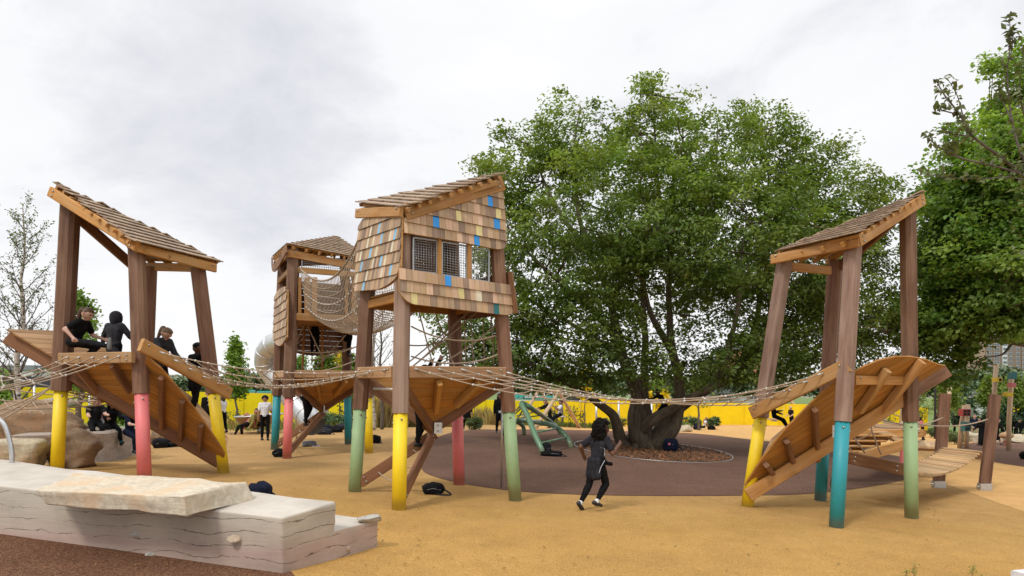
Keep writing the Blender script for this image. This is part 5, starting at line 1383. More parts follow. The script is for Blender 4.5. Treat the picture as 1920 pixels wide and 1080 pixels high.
# ---- sparse young trees
def young(name, label, base, top, r, n_br, spread, leaf_n, lsize, mat, bark='twig', rise=.7, seed=1, start=.25, droop=0., sub=5, aspect=.6, cat='tree', group=None, lean=0):
    rs = random.Random(seed); t = thing(name, base, label, cat, group); mb_ = MB(); H_ = (top - base).length
    tr = [lerp(base, top, i / 10) + V((rs.uniform(-1, 1), rs.uniform(-1, 1), 0)) * (.012 * H_ * (0 if i in (0,) else 1)) for i in range(11)]
    tr[0] = base - V((0, 0, .1)); tr = smooth_path(tr, 2); n = len(tr)
    mb_.tube(tr, [r * (1 - .9 * i / (n - 1)) for i in range(n)], bark, 8, tint=(1, 1, 1, 1)); pts = []
    for k in range(n_br):
        u = start + (1 - start) * (k + .5) / n_br * .97; i = min(int(u * (n - 1)), n - 2); p = tr[i]; a = k * 2.4 + rs.uniform(-.4, .4)
        L = spread * H_ * (1 - .75 * (u - start) / (1 - start)) * rs.uniform(.7, 1.2); d = V((math.cos(a), math.sin(a), rise * rs.uniform(.7, 1.4))).normalized()
        br = [p]; q = p.copy()
        for s_ in range(5): q = q + d * L / 5; d = (d + V((rs.uniform(-.16, .16), rs.uniform(-.16, .16), .10 - droop))).normalized(); br.append(q.copy())
        rb = r * (1 - .85 * u) * .30; mb_.tube(br, [rb * (1 - .85 * s_ / 5) + .002 for s_ in range(6)], bark if bark != 'birch' else 'redtwig', 5, tint=(1, 1, 1, 1))
        for s_ in range(sub):
            j = rs.uniform(.25, 1) * 5; ii = min(int(j), 4); o = lerp(br[ii], br[ii + 1], j - ii); e = (d + V((rs.uniform(-1, 1), rs.uniform(-1, 1), rs.uniform(-.5, .8) - droop * 3))).normalized() * L * rs.uniform(.18, .38)
            mb_.tube([o, o + e * .55, o + e - V((0, 0, droop * L * .3))], [rb * .35 + .0015, rb * .22 + .001, .001], 'redtwig' if bark == 'birch' else bark, 4, tint=(1, 1, 1, 1))
            for m_ in range(leaf_n): pts.append(o + e * rs.uniform(.2, 1.05) + V((rs.gauss(0, 1), rs.gauss(0, 1), rs.gauss(0, 1))) * lsize * .8)
    mb_.build('trunk', t)
    P = np.array([tuple(p) for p in pts]); N = len(P); tt = np.ones((N, 3)) * rng.uniform(.7, 1.35, (N, 1))
    leaf_mesh('crown', P, lsize * rng.uniform(.6, 1.3, N), mat, tt, .4, None, t, aspect)
    return t
def yt(px, ybase, ytop, Y, name, label, r, *a, ptop=None, **k):
    b = U(px, ybase, Y); b.z = min(b.z, gz(b.x, Y) + .4) if ybase > 770 else b.z
    b.z = gz(b.x, Y)
    return young(name, label, b, U(ptop or px, ytop, Y), r, *a, **k)
yt(32, 800, 385, 19.5, 'birch_tree', 'thin leafed silver birch with white trunk at the left frame edge', .11, 40, .27, 6, .07, 'birchleaf', bark='birch', rise=1.3, seed=3, start=.2, droop=.02, sub=10, ptop=44)
yt(-35, 800, 470, 23, 'birch_tree', 'slender birch partly cut off by the left frame edge', .09, 28, .26, 6, .075, 'birchleaf', bark='birch', rise=1.3, seed=13, start=.2, sub=8)
yt(150, 800, 545, 26, 'maple_tree', 'small leafy maple behind the tall left post', .12, 26, .20, 16, .17, 'mapleleaf', rise=.35, seed=4, start=.25, sub=7)
yt(443, 800, 638, 37, 'maple_sapling', 'young upright maple sapling before the yellow hoarding left of the slide', .07, 26, .17, 16, .20, 'mapleleaf', rise=.8, seed=5, start=.3, sub=7)
yt(700, 795, 520, 30, 'birch_tree', 'bare looking white stemmed birch right of the back tower', .13, 24, .22, 2, .07, 'birchleaf', bark='birch', rise=1.1, seed=6, start=.3)
yt(716, 795, 540, 31, 'birch_tree', 'dark stemmed thin birch beside the white stemmed one', .09, 20, .22, 2, .07, 'birchleaf', rise=1.1, seed=7, start=.35)
yt(610, 800, 662, 42, 'young_tree', 'pale green young tree framed under the back tower cabin', .10, 28, .32, 14, .22, 'limeleaf', rise=.6, seed=8, start=.25, sub=7)
yt(560, 800, 672, 43, 'young_tree', 'low bushy green tree between the teal and pink back posts', .08, 22, .34, 14, .2, 'mapleleaf', rise=.6, seed=18, start=.2, sub=6)
yt(660, 795, 668, 44, 'young_tree', 'green tree just right of the back teal post', .1, 24, .32, 13, .2, 'limeleaf', rise=.6, seed=28, start=.2, sub=6)
yt(1695, 800, 640, 41, 'birch_tree', 'thin white birch between the green post and the lamp post', .11, 22, .2, 6, .11, 'birchleaf', bark='birch', rise=1.1, seed=9, start=.3)
yt(1722, 800, 705, 46, 'birch_tree', 'short pale birch behind the pink shirted child', .09, 22, .28, 9, .14, 'limeleaf', bark='birch', rise=.9, seed=10, start=.2)
yt(1660, 800, 715, 43, 'birch_tree', 'small birch framed under the raised deck of the right tower', .09, 20, .28, 8, .13, 'limeleaf', bark='birch', rise=.9, seed=20, start=.2)
yt(1855, 805, 715, 60, 'young_tree', 'pale green airy tree in front of the apartment block', .12, 26, .32, 12, .3, 'limeleaf', rise=.8, seed=11, start=.42, sub=6)
yt(1905, 805, 712, 62, 'young_tree', 'light green tree behind the multi box pole', .12, 26, .34, 12, .3, 'limeleaf', rise=.7, seed=12, start=.42, sub=6)
yt(1775, 805, 725, 58, 'young_tree', 'soft green tree between the lamp post and the left upright board', .12, 26, .34, 12, .3, 'limeleaf', rise=.7, seed=22, start=.42, sub=6)
yt(1310, 800, 705, 47, 'young_tree', 'small tree with grey trunk right of the oak stems', .1, 18, .3, 8, .16, 'limeleaf', rise=.8, seed=14, start=.4)
yt(1230, 800, 690, 46, 'young_tree', 'small tree with dark trunk seen between the oak stems', .1, 18, .3, 10, .16, 'mapleleaf', rise=.8, seed=15, start=.4)
yt(1055, 795, 690, 48, 'young_tree', 'thin dark trunked tree behind the log swing', .09, 18, .3, 10, .18, 'mapleleaf', rise=.8, seed=16, start=.4)
for px, yt_, sd in ((1097, 700, 31), (1213, 738, 32), (636, 660, 33), (1245, 740, 34)):
    yt(px, 795, yt_, 45, 'yellow_shrub', {31: 'tall yellow flowering shrub seen left of the oak stems', 32: 'yellow flowering shrub right behind the oak fork', 33: 'yellow flowering shrub below the back tower cabin', 34: 'yellow flowering shrub between fork and climbing limb'}[sd], .05, 14, .16, 11, .22, 'yellowleaf', rise=1.2, seed=sd, start=.45, cat='shrub')
# near sapling leaning in from the right edge
b = V((9.3, 9.2, gz(9.3, 9.2))); sp = thing('sapling', b, 'close purple twigged sapling with few grey green leaves, top right corner', 'tree')
mb = MB(); pts = []
tw = [[(2010, 480), (1960, 380), (1912, 325), (1870, 290), (1822, 254), (1800, 215), (1772, 180), (1755, 150)], [(1822, 254), (1808, 225), (1795, 180), (1775, 145)], [(1822, 254), (1790, 252), (1760, 238)], [(1912, 325), (1860, 310), (1800, 296), (1760, 275), (1728, 250)], [(1965, 385), (1915, 336), (1840, 335), (1770, 332), (1722, 320)], [(1960, 380), (1915, 290), (1895, 210), (1889, 140), (1894, 80), (1893, 30)], [(1898, 230), (1880, 190), (1862, 165)], [(1893, 110), (1898, 85), (1897, 55)],
      [(1960, 380), (1925, 240), (1912, 160), (1922, 90)], [(1800, 296), (1785, 280), (1782, 270)], [(1800, 215), (1770, 208), (1757, 203)]]
for i, L in enumerate(tw):
    P = smooth_path([U(x, y_, 9.2 + .15 * math.sin(i + j)) for j, (x, y_) in enumerate(L)], 4); n = len(P); r0 = .028 if i == 0 else .014 if i in (3, 5) else .009
    mb.tube(P, [r0 * (1 - .85 * k / n) + .0015 for k in range(n)], 'redtwig' if i else 'twig', 6, tint=(1, 1, 1, 1))
    for p in P[(8 if i == 0 else 3)::1]:
        if random.random() < .85:
            for _ in range(random.randint(4, 7)): pts.append(p + V((random.gauss(0, .035), random.gauss(0, .05), random.gauss(.012, .03))))
for _ in range(200): p = U(random.uniform(1895, 1990), random.uniform(150, 480), 9.2 + random.uniform(-.5, .8)); pts.append(p)
mb.tube([V((10.6, 9.2, 2.9)), V((10.3, 9.2, 1.5)), b], [.03, .045, .055], 'twig', 8); mb.tube([U(2010, 480, 9.2), V((10.6, 9.2, 2.9)), V((10.45, 9.2, 2.2))], [.03, .032, .035], 'twig', 8)
mb.build('trunk', sp)
P = np.array([tuple(p) for p in pts]); N = len(P); leaf_mesh('crown', P, .098 * rng.uniform(.6, 1.3, N), 'greyleaf', np.ones((N, 3)) * rng.uniform(.6, 1.3, (N, 1)), .35, None, sp, .5)

# ---- shrubs and pines
def shrub(name, px, py, w_, h_, mat, label, n=70, ls=.07, group=None, Yd=None, cat='shrub', shape=None):
    b = G(px, py) if Yd is None else V(((px - 960) / FOC * Yd, Yd, gz((px - 960) / FOC * Yd, Yd))); k = b.y / FOC; W_, H_ = w_ * k, h_ * k
    t = thing(name, b, label, cat, group); c = b + V((0, 0, H_ * .5))
    lob = shape(b, W_, H_) if shape else [(c, (W_ * .5, W_ * .45, H_ * .52)), (c + V((W_ * .2, 0, -H_ * .1)), (W_ * .32, W_ * .3, H_ * .4)), (c + V((-W_ * .22, .1, H_ * .06)), (W_ * .28, W_ * .3, H_ * .42))]
    crown('foliage', lob, n, 26, W_ * .13 + .05, ls, mat, t, shell=.3, top_bright=.6)
    mb_ = MB()
    for a in range(4): mb_.tube([b - V((0, 0, .05)), b + V((math.cos(a * 1.6) * W_ * .2, math.sin(a * 1.6) * W_ * .2, H_ * .6))], [.025, .01], 'twig', 5)
    mb_.build('stem', t); return t
for px, py, w_, h_, lb in ((602, 804, 34, 30, 'round green shrub left end of the row behind the bag heap'), (622, 803, 34, 28, 'second round green shrub behind the bag heap'), (641, 803, 32, 27, 'third round green shrub beside the back teal post'), (661, 802, 28, 24, 'round shrub right of the back teal post'), (583, 805, 28, 24, 'green shrub showing under the slide')):
    shrub('round_shrub', px, py, w_, h_, 'shrubleaf', lb, 80, .10)
for px, py, w_, h_, lb in ((1274, 799, 18, 16, 'small dark shrub above the flat brown stone'), (1291, 801, 20, 20, 'round grey green shrub above the blocky stone'), (1306, 801, 19, 20, 'round shrub left of the drinking girl'), (1331, 800, 18, 17, 'dark shrub right of the drinking girl'), (1342, 799, 16, 19, 'last round shrub right before the tall straw grass'), (1284, 802, 26, 9, 'low lime plant at the foot of the round shrubs')):
    shrub('round_shrub', px, py, w_, h_, 'shrubleaf' if 'lime' not in lb else 'limeleaf', lb, 60, .10)
for px, py, w_, h_, lb in ((1796, 834, 40, 26, 'wispy grey green planting left of the crooked log poles'), (1780, 828, 30, 22, 'low planting behind the left upright board'), (1755, 822, 26, 20, 'low planting by the plank walkway'), (1840, 826, 30, 14, 'low plants behind the pale stones'), (1140, 800, 34, 14, 'low rusty green plants right of the crouching figure'), (1165, 800, 24, 18, 'low green plants behind the oak stems'), (890, 806, 30, 26, 'rusty brown low plants behind the coral post')):
    shrub('low_plants', px, py, w_, h_, 'birchleaf', lb, 60, .09, cat='plant')
def pine_shape(b, W_, H_): return [(b + V((0, 0, H_ * (.36 + .14 * i))), (W_ * (.5 - .085 * i), W_ * (.45 - .08 * i), H_ * .13)) for i in range(5)]
for px, py, w_, h_, Yd, lb in ((1810, 800, 52, 78, 60, 'bushy dark pine above the red box'), (1884, 800, 46, 74, 62, 'dark pine behind the right upright board'), (1850, 800, 30, 44, 64, 'small pine behind the robed woman'), (1765, 800, 26, 40, 62, 'small dark pine left of the upright board'), (1918, 800, 30, 60, 62, 'pine cut by the right frame edge')):
    shrub('pine_tree', px, py, w_, h_, 'pineleaf', lb, 150, .22, Yd=Yd, cat='tree', shape=pine_shape)
for px, py, w_, h_, Yd, lb in ((5, 790, 70, 95, 26, 'green bush behind the low rope net at the left edge'), (-30, 790, 80, 120, 28, 'taller green bush cut by the left frame edge'), (230, 800, 60, 60, 40, 'bush before the hoarding behind the left deck')):
    shrub('bush', px, py, w_, h_, 'mapleleaf', lb, 130, .17, Yd=Yd)
# grasses
def blades(name, label, zones, mat, kind='stuff'):
    mbv, mbt = [], []
    for px0, px1, Y0, Y1, hmin, hmax, n in zones:
        for _ in range(n):
            Y = rng.uniform(Y0, Y1); x = (rng.uniform(px0, px1) - 960) / FOC * Y; h = rng.uniform(hmin, hmax); a = rng.uniform(0, 6.28); ln = rng.normal(0, .16, 2) * h; wd = .012 + .012 * rng.random() * Y / 20
            z = gz(x, Y); s = np.array([math.cos(a) * wd, math.sin(a) * wd, 0]); b = np.array([x, Y, z]); tp = b + np.array([ln[0], ln[1], h]); md = b + np.array([ln[0] * .35, ln[1] * .35, h * .6])
            mbv += [b - s, b + s, md + s, tp, md - s]; mbt += [rng.uniform(.6, 1.35)] * 5
    n = len(mbv) // 5; me = bpy.data.meshes.new(name); me.from_pydata([tuple(v) for v in mbv], [], [[5 * i, 5 * i + 1, 5 * i + 2, 5 * i + 3, 5 * i + 4] for i in range(n)]); me.materials.append(M[mat])
    a = me.attributes.new('tint', 'FLOAT_COLOR', 'POINT'); tc = np.ones((5 * n, 4)); tc[:, :3] = np.array(mbt)[:, None]; a.data.foreach_set('color', tc.astype(np.float32).ravel())
    o = bpy.data.objects.new(name, me); C.objects.link(o); tag(o, label, 'grass', None, kind)
def zones(L): return [(a, b, G((a + b) / 2, py).y, G((a + b) / 2, py).y + dp, h0, h1, n) for a, b, py, dp, h0, h1, n in L]
blades('straw_grass', 'tall straw coloured ornamental grass before the yellow hoarding', zones([(690, 765, 802, 4, .7, 1.9, 1300), (765, 860, 801, 4, .5, 1.6, 800), (860, 960, 797, 5, .4, 1.3, 600), (1335, 1450, 796, 5, .6, 1.6, 1600), (1255, 1335, 794, 5, .3, 1.0, 400), (380, 560, 806, 6, .2, .6, 500), (1150, 1255, 797, 4, .3, .8, 300), (1450, 1560, 797, 4, .4, 1.0, 450)]), 'strawblade')
blades('green_grass', 'green grass strip along the far edge of the playground', zones([(560, 700, 805, 5, .15, .5, 500), (860, 1160, 799, 5, .12, .45, 2200), (1160, 1340, 797, 5, .12, .45, 900), (280, 560, 809, 7, .1, .35, 800), (1340, 1560, 797, 4, .15, .5, 600), (1600, 1780, 812, 8, .08, .3, 1200)]), 'grassblade')
for px, py, h, sd in ((1697, 1094, .16, 1), (1712, 1090, .22, 2), (1822, 1088, .2, 3), (1838, 1096, .12, 4), (1702, 1100, .1, 5)):
    b = G(px, py); young('weed', {1: 'small weed at the bottom edge, left of a taller one', 2: 'taller weed sprig at the bottom edge', 3: 'single upright weed near the white post', 4: 'tiny weed nearest the white post', 5: 'tiny weed below the taller sprig'}[sd], b, b + V((.02, 0, h)), .003, 9, .22, 3, .022, 'limeleaf', rise=.5, seed=sd, start=.3, sub=2, cat='weed')

fl = []
for _ in range(170):
    p = G(random.uniform(100, 1900), random.uniform(840, 1075), .028); fl.append(tuple(p))
P = np.array(fl); leaf_mesh('fallen_leaves', P, .05 * rng.uniform(.6, 1.3, len(P)), 'strawblade', np.ones((len(P), 3)) * rng.uniform(.5, 1.3, (len(P), 1)), 3.0, None, None, .6, label='scattered dry leaves and grit on the rubber surface', cat='leaf litter', kind='stuff')
# dark leafed weeds standing before the hoarding
for k, (px, top) in enumerate(((1040, 768), (1052, 762), (1066, 764), (1078, 762), (1092, 772), (540, 770), (555, 772), (640, 765), (664, 762), (425, 774), (445, 772), (1030, 774))):
    b = V(((px - 960) / FOC * 46, 46, 0)); b.z = gz(b.x, 46)
    young('tall_weed', ['dark leafed tall weed before the hoarding at the log swing', 'tall weed before the hoarding between the back tower feet', 'tall weed before the hoarding by the nest seat'][0 if px > 1000 else (2 if px < 500 else 1)], b, U(px, top, 46), .02, 11, .3, 3, .14, 'pineleaf', rise=.8, seed=70 + k, start=.2, sub=3, cat='weed', group='tall weeds before the hoarding')
# ------------------------------------------------------------------ hoarding and the town beyond
M['hoard'] = plain('yellow hoarding paint', (.80, .585, .004), .55, 0, .09, .7, .03, .3)
M['tealban'] = paint('teal banner', (.03, .42, .42), .6)
M['darkfence'] = plain('dark fence', (.035, .035, .045), .8)
hd = thing('hoarding', U(560, 795, 55), 'long bright yellow site hoarding running behind the playground', 'hoarding')
pl_ = [(-90, 722, 790, 45), (0, 724, 790, 46), (120, 728, 790, 48), (300, 733, 792, 50), (560, 739, 796, 54), (760, 744, 797, 55), (960, 751, 797, 55.5), (1088, 753, 797, 56), (1089, 746, 797, 56), (1200, 751, 797, 57), (1330, 755, 797, 58), (1460, 757, 799, 58), (1600, 760, 801, 60), (1740, 764, 805, 62)]
for a, b in zip(pl_[:-1], pl_[1:]):
    if b[0] - a[0] < 5: continue
    n = max(1, round((b[0] - a[0]) / 54))
    for i in range(n):
        u0, u1 = i / n, (i + 1) / n; p = [a[k] + (b[k] - a[k]) * u0 for k in range(4)]; q = [a[k] + (b[k] - a[k]) * u1 for k in range(4)]
        t0, t1_, b0, b1_ = U(p[0], p[1], p[3]), U(q[0], q[1], q[3]), U(p[0], p[2] + 8, p[3]), U(q[0], q[2] + 8, q[3])
        mb = MB(); g = (t1_ - t0) * .004; mb.prism([t0 + g, t1_ - g, b1_ - g, b0 + g], (0, -1, 0), .05, 'hoard', tint=(1, 1, 1, 1)); mb.beam(t0 + V((0, -.04, 0)), b0 + V((0, -.04, 0)), .05, .05, 'hoard', (1, 0, 0), tint=(.6, .6, .6, 1)); mb.build('hoarding_panel', hd)
h2 = thing('hoarding', U(1900, 790, 66), 'short stretch of yellow hoarding at the far right edge', 'hoarding')
for i in range(3):
    t0, t1_ = U(1894 + 40 * i, 763 + 2 * i, 66), U(1934 + 40 * i, 765 + 2 * i, 66); mb = MB(); mb.prism([t0, t1_ - V((.02, 0, 0)), t1_ - V((.02, 0, 1.6)), t0 - V((0, 0, 1.6))], (0, -1, 0), .05, 'hoard', tint=(1, 1, 1, 1)); mb.build('hoarding_panel', h2)
def banner(label, x0, y0, x1, y1, yb0, yb1, Y, letters=None):
    b = thing('banner', U(x0, yb0, Y), label, 'banner'); mb_ = MB(); mb_.prism([U(x0, y0, Y), U(x1, y1, Y), U(x1, yb1, Y), U(x0, yb0, Y)], (0, -1, 0), .05, 'tealban', tint=(1, 1, 1, 1)); mb_.build('sheet', b)
    mb_ = MB()
    for u in (0, .5, 1): mb_.beam(U(x0 + (x1 - x0) * u, yb0 + 20, Y + .1), U(x0 + (x1 - x0) * u, y0 + 1, Y + .1), .08, .08, 'steel', (1, 0, 0))
    mb_.build('support_post', b)
    if letters:
        mb_ = MB(); x = letters[0]
        for w_ in (3, 1.4, 2.4, 1.4, 1.4, 2.4, 1.5, 2.2):
            mb_.prism([U(x, letters[1], Y - .08), U(x + w_ * .8, letters[1] + .1, Y - .08), U(x + w_ * .8, letters[2] + .1, Y - .08), U(x, letters[2], Y - .08)], (0, -1, 0), .02, 'white'); x += w_ + .3
        mb_.build('lettering', b)
banner('teal banner with white lettering above the hoarding by the log swing', 966, 739, 1046, 743, 749, 752, 60, (984, 743.2, 745.8))
banner('plain teal sheeting above the hoarding left of the slide', 440, 731, 478, 731, 737, 738, 58)
banner('plain teal sheeting above the hoarding just beside the slide', 482, 733, 516, 733, 739, 739, 58)
mb = MB(); mb.prism([U(36, 705, 60), U(108, 709, 60), U(112, 728, 60), U(36, 726, 60)], (0, -1, 0), .1, 'darkfence'); mb.build('dark_fence', base=U(36, 726, 60), label='dark grey screen fence behind the left end of the yellow hoarding', cat='fence')
mb = MB(); mb.prism([U(1062, 743, 62), U(1100, 744, 62), U(1100, 753, 62), U(1062, 752, 62)], (0, -1, 0), .1, 'darkfence'); mb.build('dark_fence', base=U(1062, 753, 62), label='small dark screen above the hoarding right of the log swing', cat='fence')
def pole(name, px, y0, y1, Y, r, label, m='darkfence', cat='post'):
    mb_ = MB(); b = U(px, y0, Y); b.z = gz(b.x, Y); tp = U(px + (2 if name == 'lamp_post' else 0), y1, Y); mb_.tube([b, tp], r, m, 8); return b, tp, mb_
b, tp, mb = pole('lamp_post', 1753, 800, 600, 45, .07, '')
mb.tube([tp, tp + V((-.5, 0, .15)), tp + V((-.9, 0, .12))], .05, 'darkfence', 6); lp = thing('lamp_post', b, 'slim dark lamp post rising behind the raised deck tip', 'lamp post'); mb.build('pole', lp); mb = MB(); mb.box(tp + V((-1.1, 0, .1)), (.5, .2, .1), 'steel'); mb.build('lamp_head', lp)
for px, y0, y1, lb in ((64, 790, 722, 'thin grey fence post before the hoarding near the birch'), (168, 790, 737, 'thin grey post before the hoarding between yellow and pink posts'), (1160, 800, 752, 'grey post in front of the hoarding left of the oak fork'), (1118, 800, 755, 'thin post in front of the hoarding under the low oak limb'), (1222, 800, 752, 'double grey post in front of the hoarding right of the oak trunk')):
    b, tp, mb = pole('post', px, y0, y1, 40, .06, lb, 'steel'); mb.build('fence_post', base=b, label=lb, cat='post')
# hills and distant trees
def ridge(name, Y, prof, m, depth=60):
    mb_ = MB(); vs = []; pr = []
    for i in range(len(prof) - 1):
        for j in range(8): u = j / 8; pr.append((prof[i][0] + (prof[i + 1][0] - prof[i][0]) * u, prof[i][1] + (prof[i + 1][1] - prof[i][1]) * u))
    pr.append(prof[-1])
    for x, y_ in pr:
        t_ = U(x, y_ + 2 * noise.noise(V((x * .03, Y, 0))), Y); vs += [V((t_.x * .93, Y - depth, -6)), V((t_.x * .97, Y - depth * .4, t_.z * .55 - 1.5)), t_, V((t_.x * 1.1, Y + depth, -6))]
    n = len(pr); fs = [[4 * i + k, 4 * i + 4 + k, 4 * i + 5 + k, 4 * i + 1 + k] for i in range(n - 1) for k in range(3)]
    mb_.add(vs, fs, m, smooth=True); return mb_.build(name, kind='structure')
t = NT('distant hillside'); p = t.pos()
M['hill'] = t.bsdf(t.ramp(t.noise(p, .09, 6, .65), [(.35, (.10, .12, .075)), (.5, (.17, .18, .12)), (.65, (.26, .25, .2))]), .95)
ridge('hill', 260, [(-400, 690), (0, 686), (60, 690), (120, 696), (400, 705), (700, 708), (1000, 706), (1300, 704), (1550, 700), (1700, 690), (1800, 700), (1950, 702), (2400, 690)], 'hill')
def far_wood(label, L, Y, mat, n, ls):
    crown('far_wood', lobes_px(L, Y, .6), n, 22, ls * 1.6, ls, mat, None, shell=.2, top_bright=.6, label=label, cat='woodland', kind='stuff')
far_wood('far green woodland along the skyline right of the right tower', [(1640 + 30 * i, 716 + 4 * math.sin(i * 2.1), 26, 22, 4 * math.sin(i)) for i in range(13)], 130, 'farleaf', 1300, 1.0)
far_wood('far scrub and trees along the skyline behind the hoarding', [(40 + 62 * i, 722 + 6 * math.sin(i * 1.7), 48, 13 + 5 * math.sin(i * 2.9), 3 * math.sin(i)) for i in range(27)], 85, 'farleaf', 2200, .55)
# buildings
M['brick'] = plain('tan brick', (.33, .24, .175), .9, 0, .12, 3); M['brickd'] = plain('grey brown brick', (.21, .16, .13), .9, 0, .12, 3); M['brickr'] = plain('orange brick', (.42, .20, .12), .9, 0, .15, 3)
M['glass'] = plain('grey window glass', (.10, .12, .15), .15, 0, .3, .4); M['conc'] = plain('pale cladding', (.55, .56, .57), .7, 0, .1, 2); M['greyroof'] = plain('grey roof', (.2, .21, .23), .8)
def block(label, x0, x1, ytop, ybot, Y, m, bays, fl, name='apartment_block', depth=16):
    a, b = U(x0, ybot, Y), U(x1, ybot, Y); zt_ = U(x0, ytop, Y).z; z0 = a.z; t_ = thing(name, a, label, 'building'); k = Y / FOC
    for bx0, bx1, bm_, win in bays:
        mb_ = MB(); p, q = U(bx0, ybot, Y), U(bx1, ybot, Y); pr = 0 if win != 'glass' else -.4; cx = (p.x + q.x) / 2
        mb_.beam(V((cx, Y + depth / 2 + pr, z0 - 3)), V((cx, Y + depth / 2 + pr, zt_)), q.x - p.x - .04, depth, bm_, (0, 1, 0), .01); w_ = mb_.build('wall', t_)
        n = max(1, int((zt_ - z0) / fl))
        if win:
            cols = max(1, int((q.x - p.x) / 3.4)) if win != 'glass' else 1
            for f in range(n):
                for c_ in range(cols):
                    ww = (q.x - p.x) / cols; wx = p.x + ww * (c_ + .5); wz = z0 + fl * (f + .55); wd = ww * (.8 if win == 'glass' else .5)
                    mb_ = MB(); mb_.box((wx, Y + pr - .06, wz), (wd, .1, fl * .58), 'conc', ch=.01); fr = mb_.build('window', t_)
                    mb_ = MB(); mb_.box((wx - wd * .24, Y + pr - .13, wz), (wd * .42, .05, fl * .48), 'glass', ch=.004); mb_.box((wx + wd * .24, Y + pr - .13, wz), (wd * .42, .05, fl * .48), 'glass', ch=.004); mb_.build('pane', fr)
    mb_ = MB(); mb_.box(((a.x + b.x) / 2, Y + depth / 2, zt_ + .5), (b.x - a.x + .6, depth + .6, 1.0), 'greyroof'); mb_.build('roof', t_)
    return t_
block('tall tan brick apartment block with glazed bays behind the maple boughs', 1833, 2000, 610, 726, 420, 'brick', [(1833, 1848, 'brick', None), (1848, 1859, 'brickd', 'glass'), (1859, 1879, 'brickd', 'w'), (1879, 1888, 'conc', 'glass'), (1888, 1915, 'brickd', 'w'), (1915, 1930, 'brickd', 'glass'), (1930, 2000, 'brick', 'w')], 2.75)
block('orange brick house glimpsed through the oak leaves', 1384, 1452, 655, 735, 150, 'brickr', [(1384, 1418, 'brickr', 'w'), (1418, 1452, 'brickr', 'w')], 2.8, 'brick_house')
block('long low grey shed beyond the hoarding left of the slide', 424, 520, 716, 735, 95, 'conc', [(424, 470, 'brick', 'w'), (470, 520, 'greyroof', None)], 1.5, 'shed', 8)
block('low pale building beyond the hoarding behind the log swing', 962, 1062, 716, 738, 110, 'conc', [(962, 1000, 'conc', 'w'), (1000, 1062, 'brick', None)], 2.0, 'shed', 8)
block('low white site cabin beyond the hoarding right of the oak', 1330, 1440, 738, 757, 90, 'conc', [(1330, 1440, 'conc', 'w')], 2.2, 'shed', 6)
block('white low building past the far right hoarding', 1880, 1960, 748, 765, 100, 'conc', [(1880, 1960, 'conc', None)], 2.2, 'shed', 6)
block('pale roofed house on the skyline behind the left birch', 8, 62, 694, 706, 140, 'conc', [(8, 40, 'brick', None), (40, 62, 'conc', None)], 2.2, 'house', 8)
# bird box poles
def boxpole(label, pts, Y, boxes, name='box_pole'):
    b = U(*pts[0], Y); b.z = gz(b.x, Y); t_ = thing(name, b, label, 'post'); mb_ = MB(); mb_.tube([b] + [U(*p, Y) for p in pts[1:]], .11, 'log', 9); mb_.build('pole', t_)
    for x0, y0, x1, y1, m, hole in boxes:
        p, q = U(x0, y0, Y - .3), U(x1, y1, Y - .3); mb_ = MB(); c = (p + q) / 2; mb_.box(c, (q.x - p.x, .34, p.z - q.z), m); 
        if hole == 1: mb_.tube([c + V((.04, -.168, 0)), c + V((.04, -.18, 0))], .075, 'hole', 12)
        if hole == 2:
            for dx in (-.22, .22):
                for dz in (-.22, .22): mb_.box(c + V((dx * (q.x - p.x), -.17, dz * (p.z - q.z))), ((q.x - p.x) * .36, .02, (p.z - q.z) * .36), 'hole')
        mb_.build('bird_box', t_)
boxpole('tall log pole carrying one mustard bird box', [(1858, 828), (1862, 770), (1868, 682)], 34, [(1864, 708, 1875, 716, 'yellowbox', 1)])
boxpole('tallest log pole with teal, pink and mustard bird boxes', [(1891, 824), (1892, 790), (1897, 700)], 34, [(1893, 698, 1902, 711, 'tealbox', 0), (1893, 718, 1901, 726, 'pinkbox', 0), (1884, 736, 1895, 743, 'yellowbox', 0)])
boxpole('leaning log pole with red insect box and dark teal box', [(1799, 826), (1802, 800), (1809, 760)], 33.5, [(1801, 767, 1816, 780, 'red', 2), (1805, 791, 1816, 808, 'tealbox', 2)])
boxpole('log pole with pale green box behind the red insect box', [(1812, 828), (1812, 800), (1815, 758)], 34.2, [(1815, 766, 1821, 781, 'greenbox', 0)])
boxpole('plain thick log pole behind the left upright board', [(1772, 820), (1776, 780), (1781, 720)], 36, [])
# pale stones edging the planter on the right
for i, (x0, x1, y0, y1, lb) in enumerate(((1772, 1812, 812, 829, 'pale planter stone left of the red box pole'), (1806, 1842, 808, 830, 'pale planter stone between log pole and robed woman'), (1838, 1862, 816, 831, 'pale planter stone behind the robed woman'), (1866, 1892, 815, 829, 'pale planter stone behind the spring seat'), (1890, 1930, 814, 831, 'pale planter stone at the right frame edge'))):
    rockpx('boulder', x0, x1, y0, y1, 'rock_cream', 80 + i, lb, depth=.9)
b = G(1887, 836); st_ = thing('spring_seat', b, 'grey brown log seat on a red spring, right edge', 'spring toy')
mb = MB(); P = [b + V((math.cos(k * .8) * .16, math.sin(k * .8) * .16, .02 + .010 * k)) for k in range(36)]; mb.tube(P, .024, 'red', 6); mb.build('spring', st_)
mb = MB(); mb.ball(b + V((0, 0, .60)), (.40, .3, .20), 'tan', 16, 10); mb.build('seat', st_)
cv = thing('toddler_toy', G(1272, 799), 'white and orange rounded play sculpture with blue cap behind the oak stem', 'sculpture')
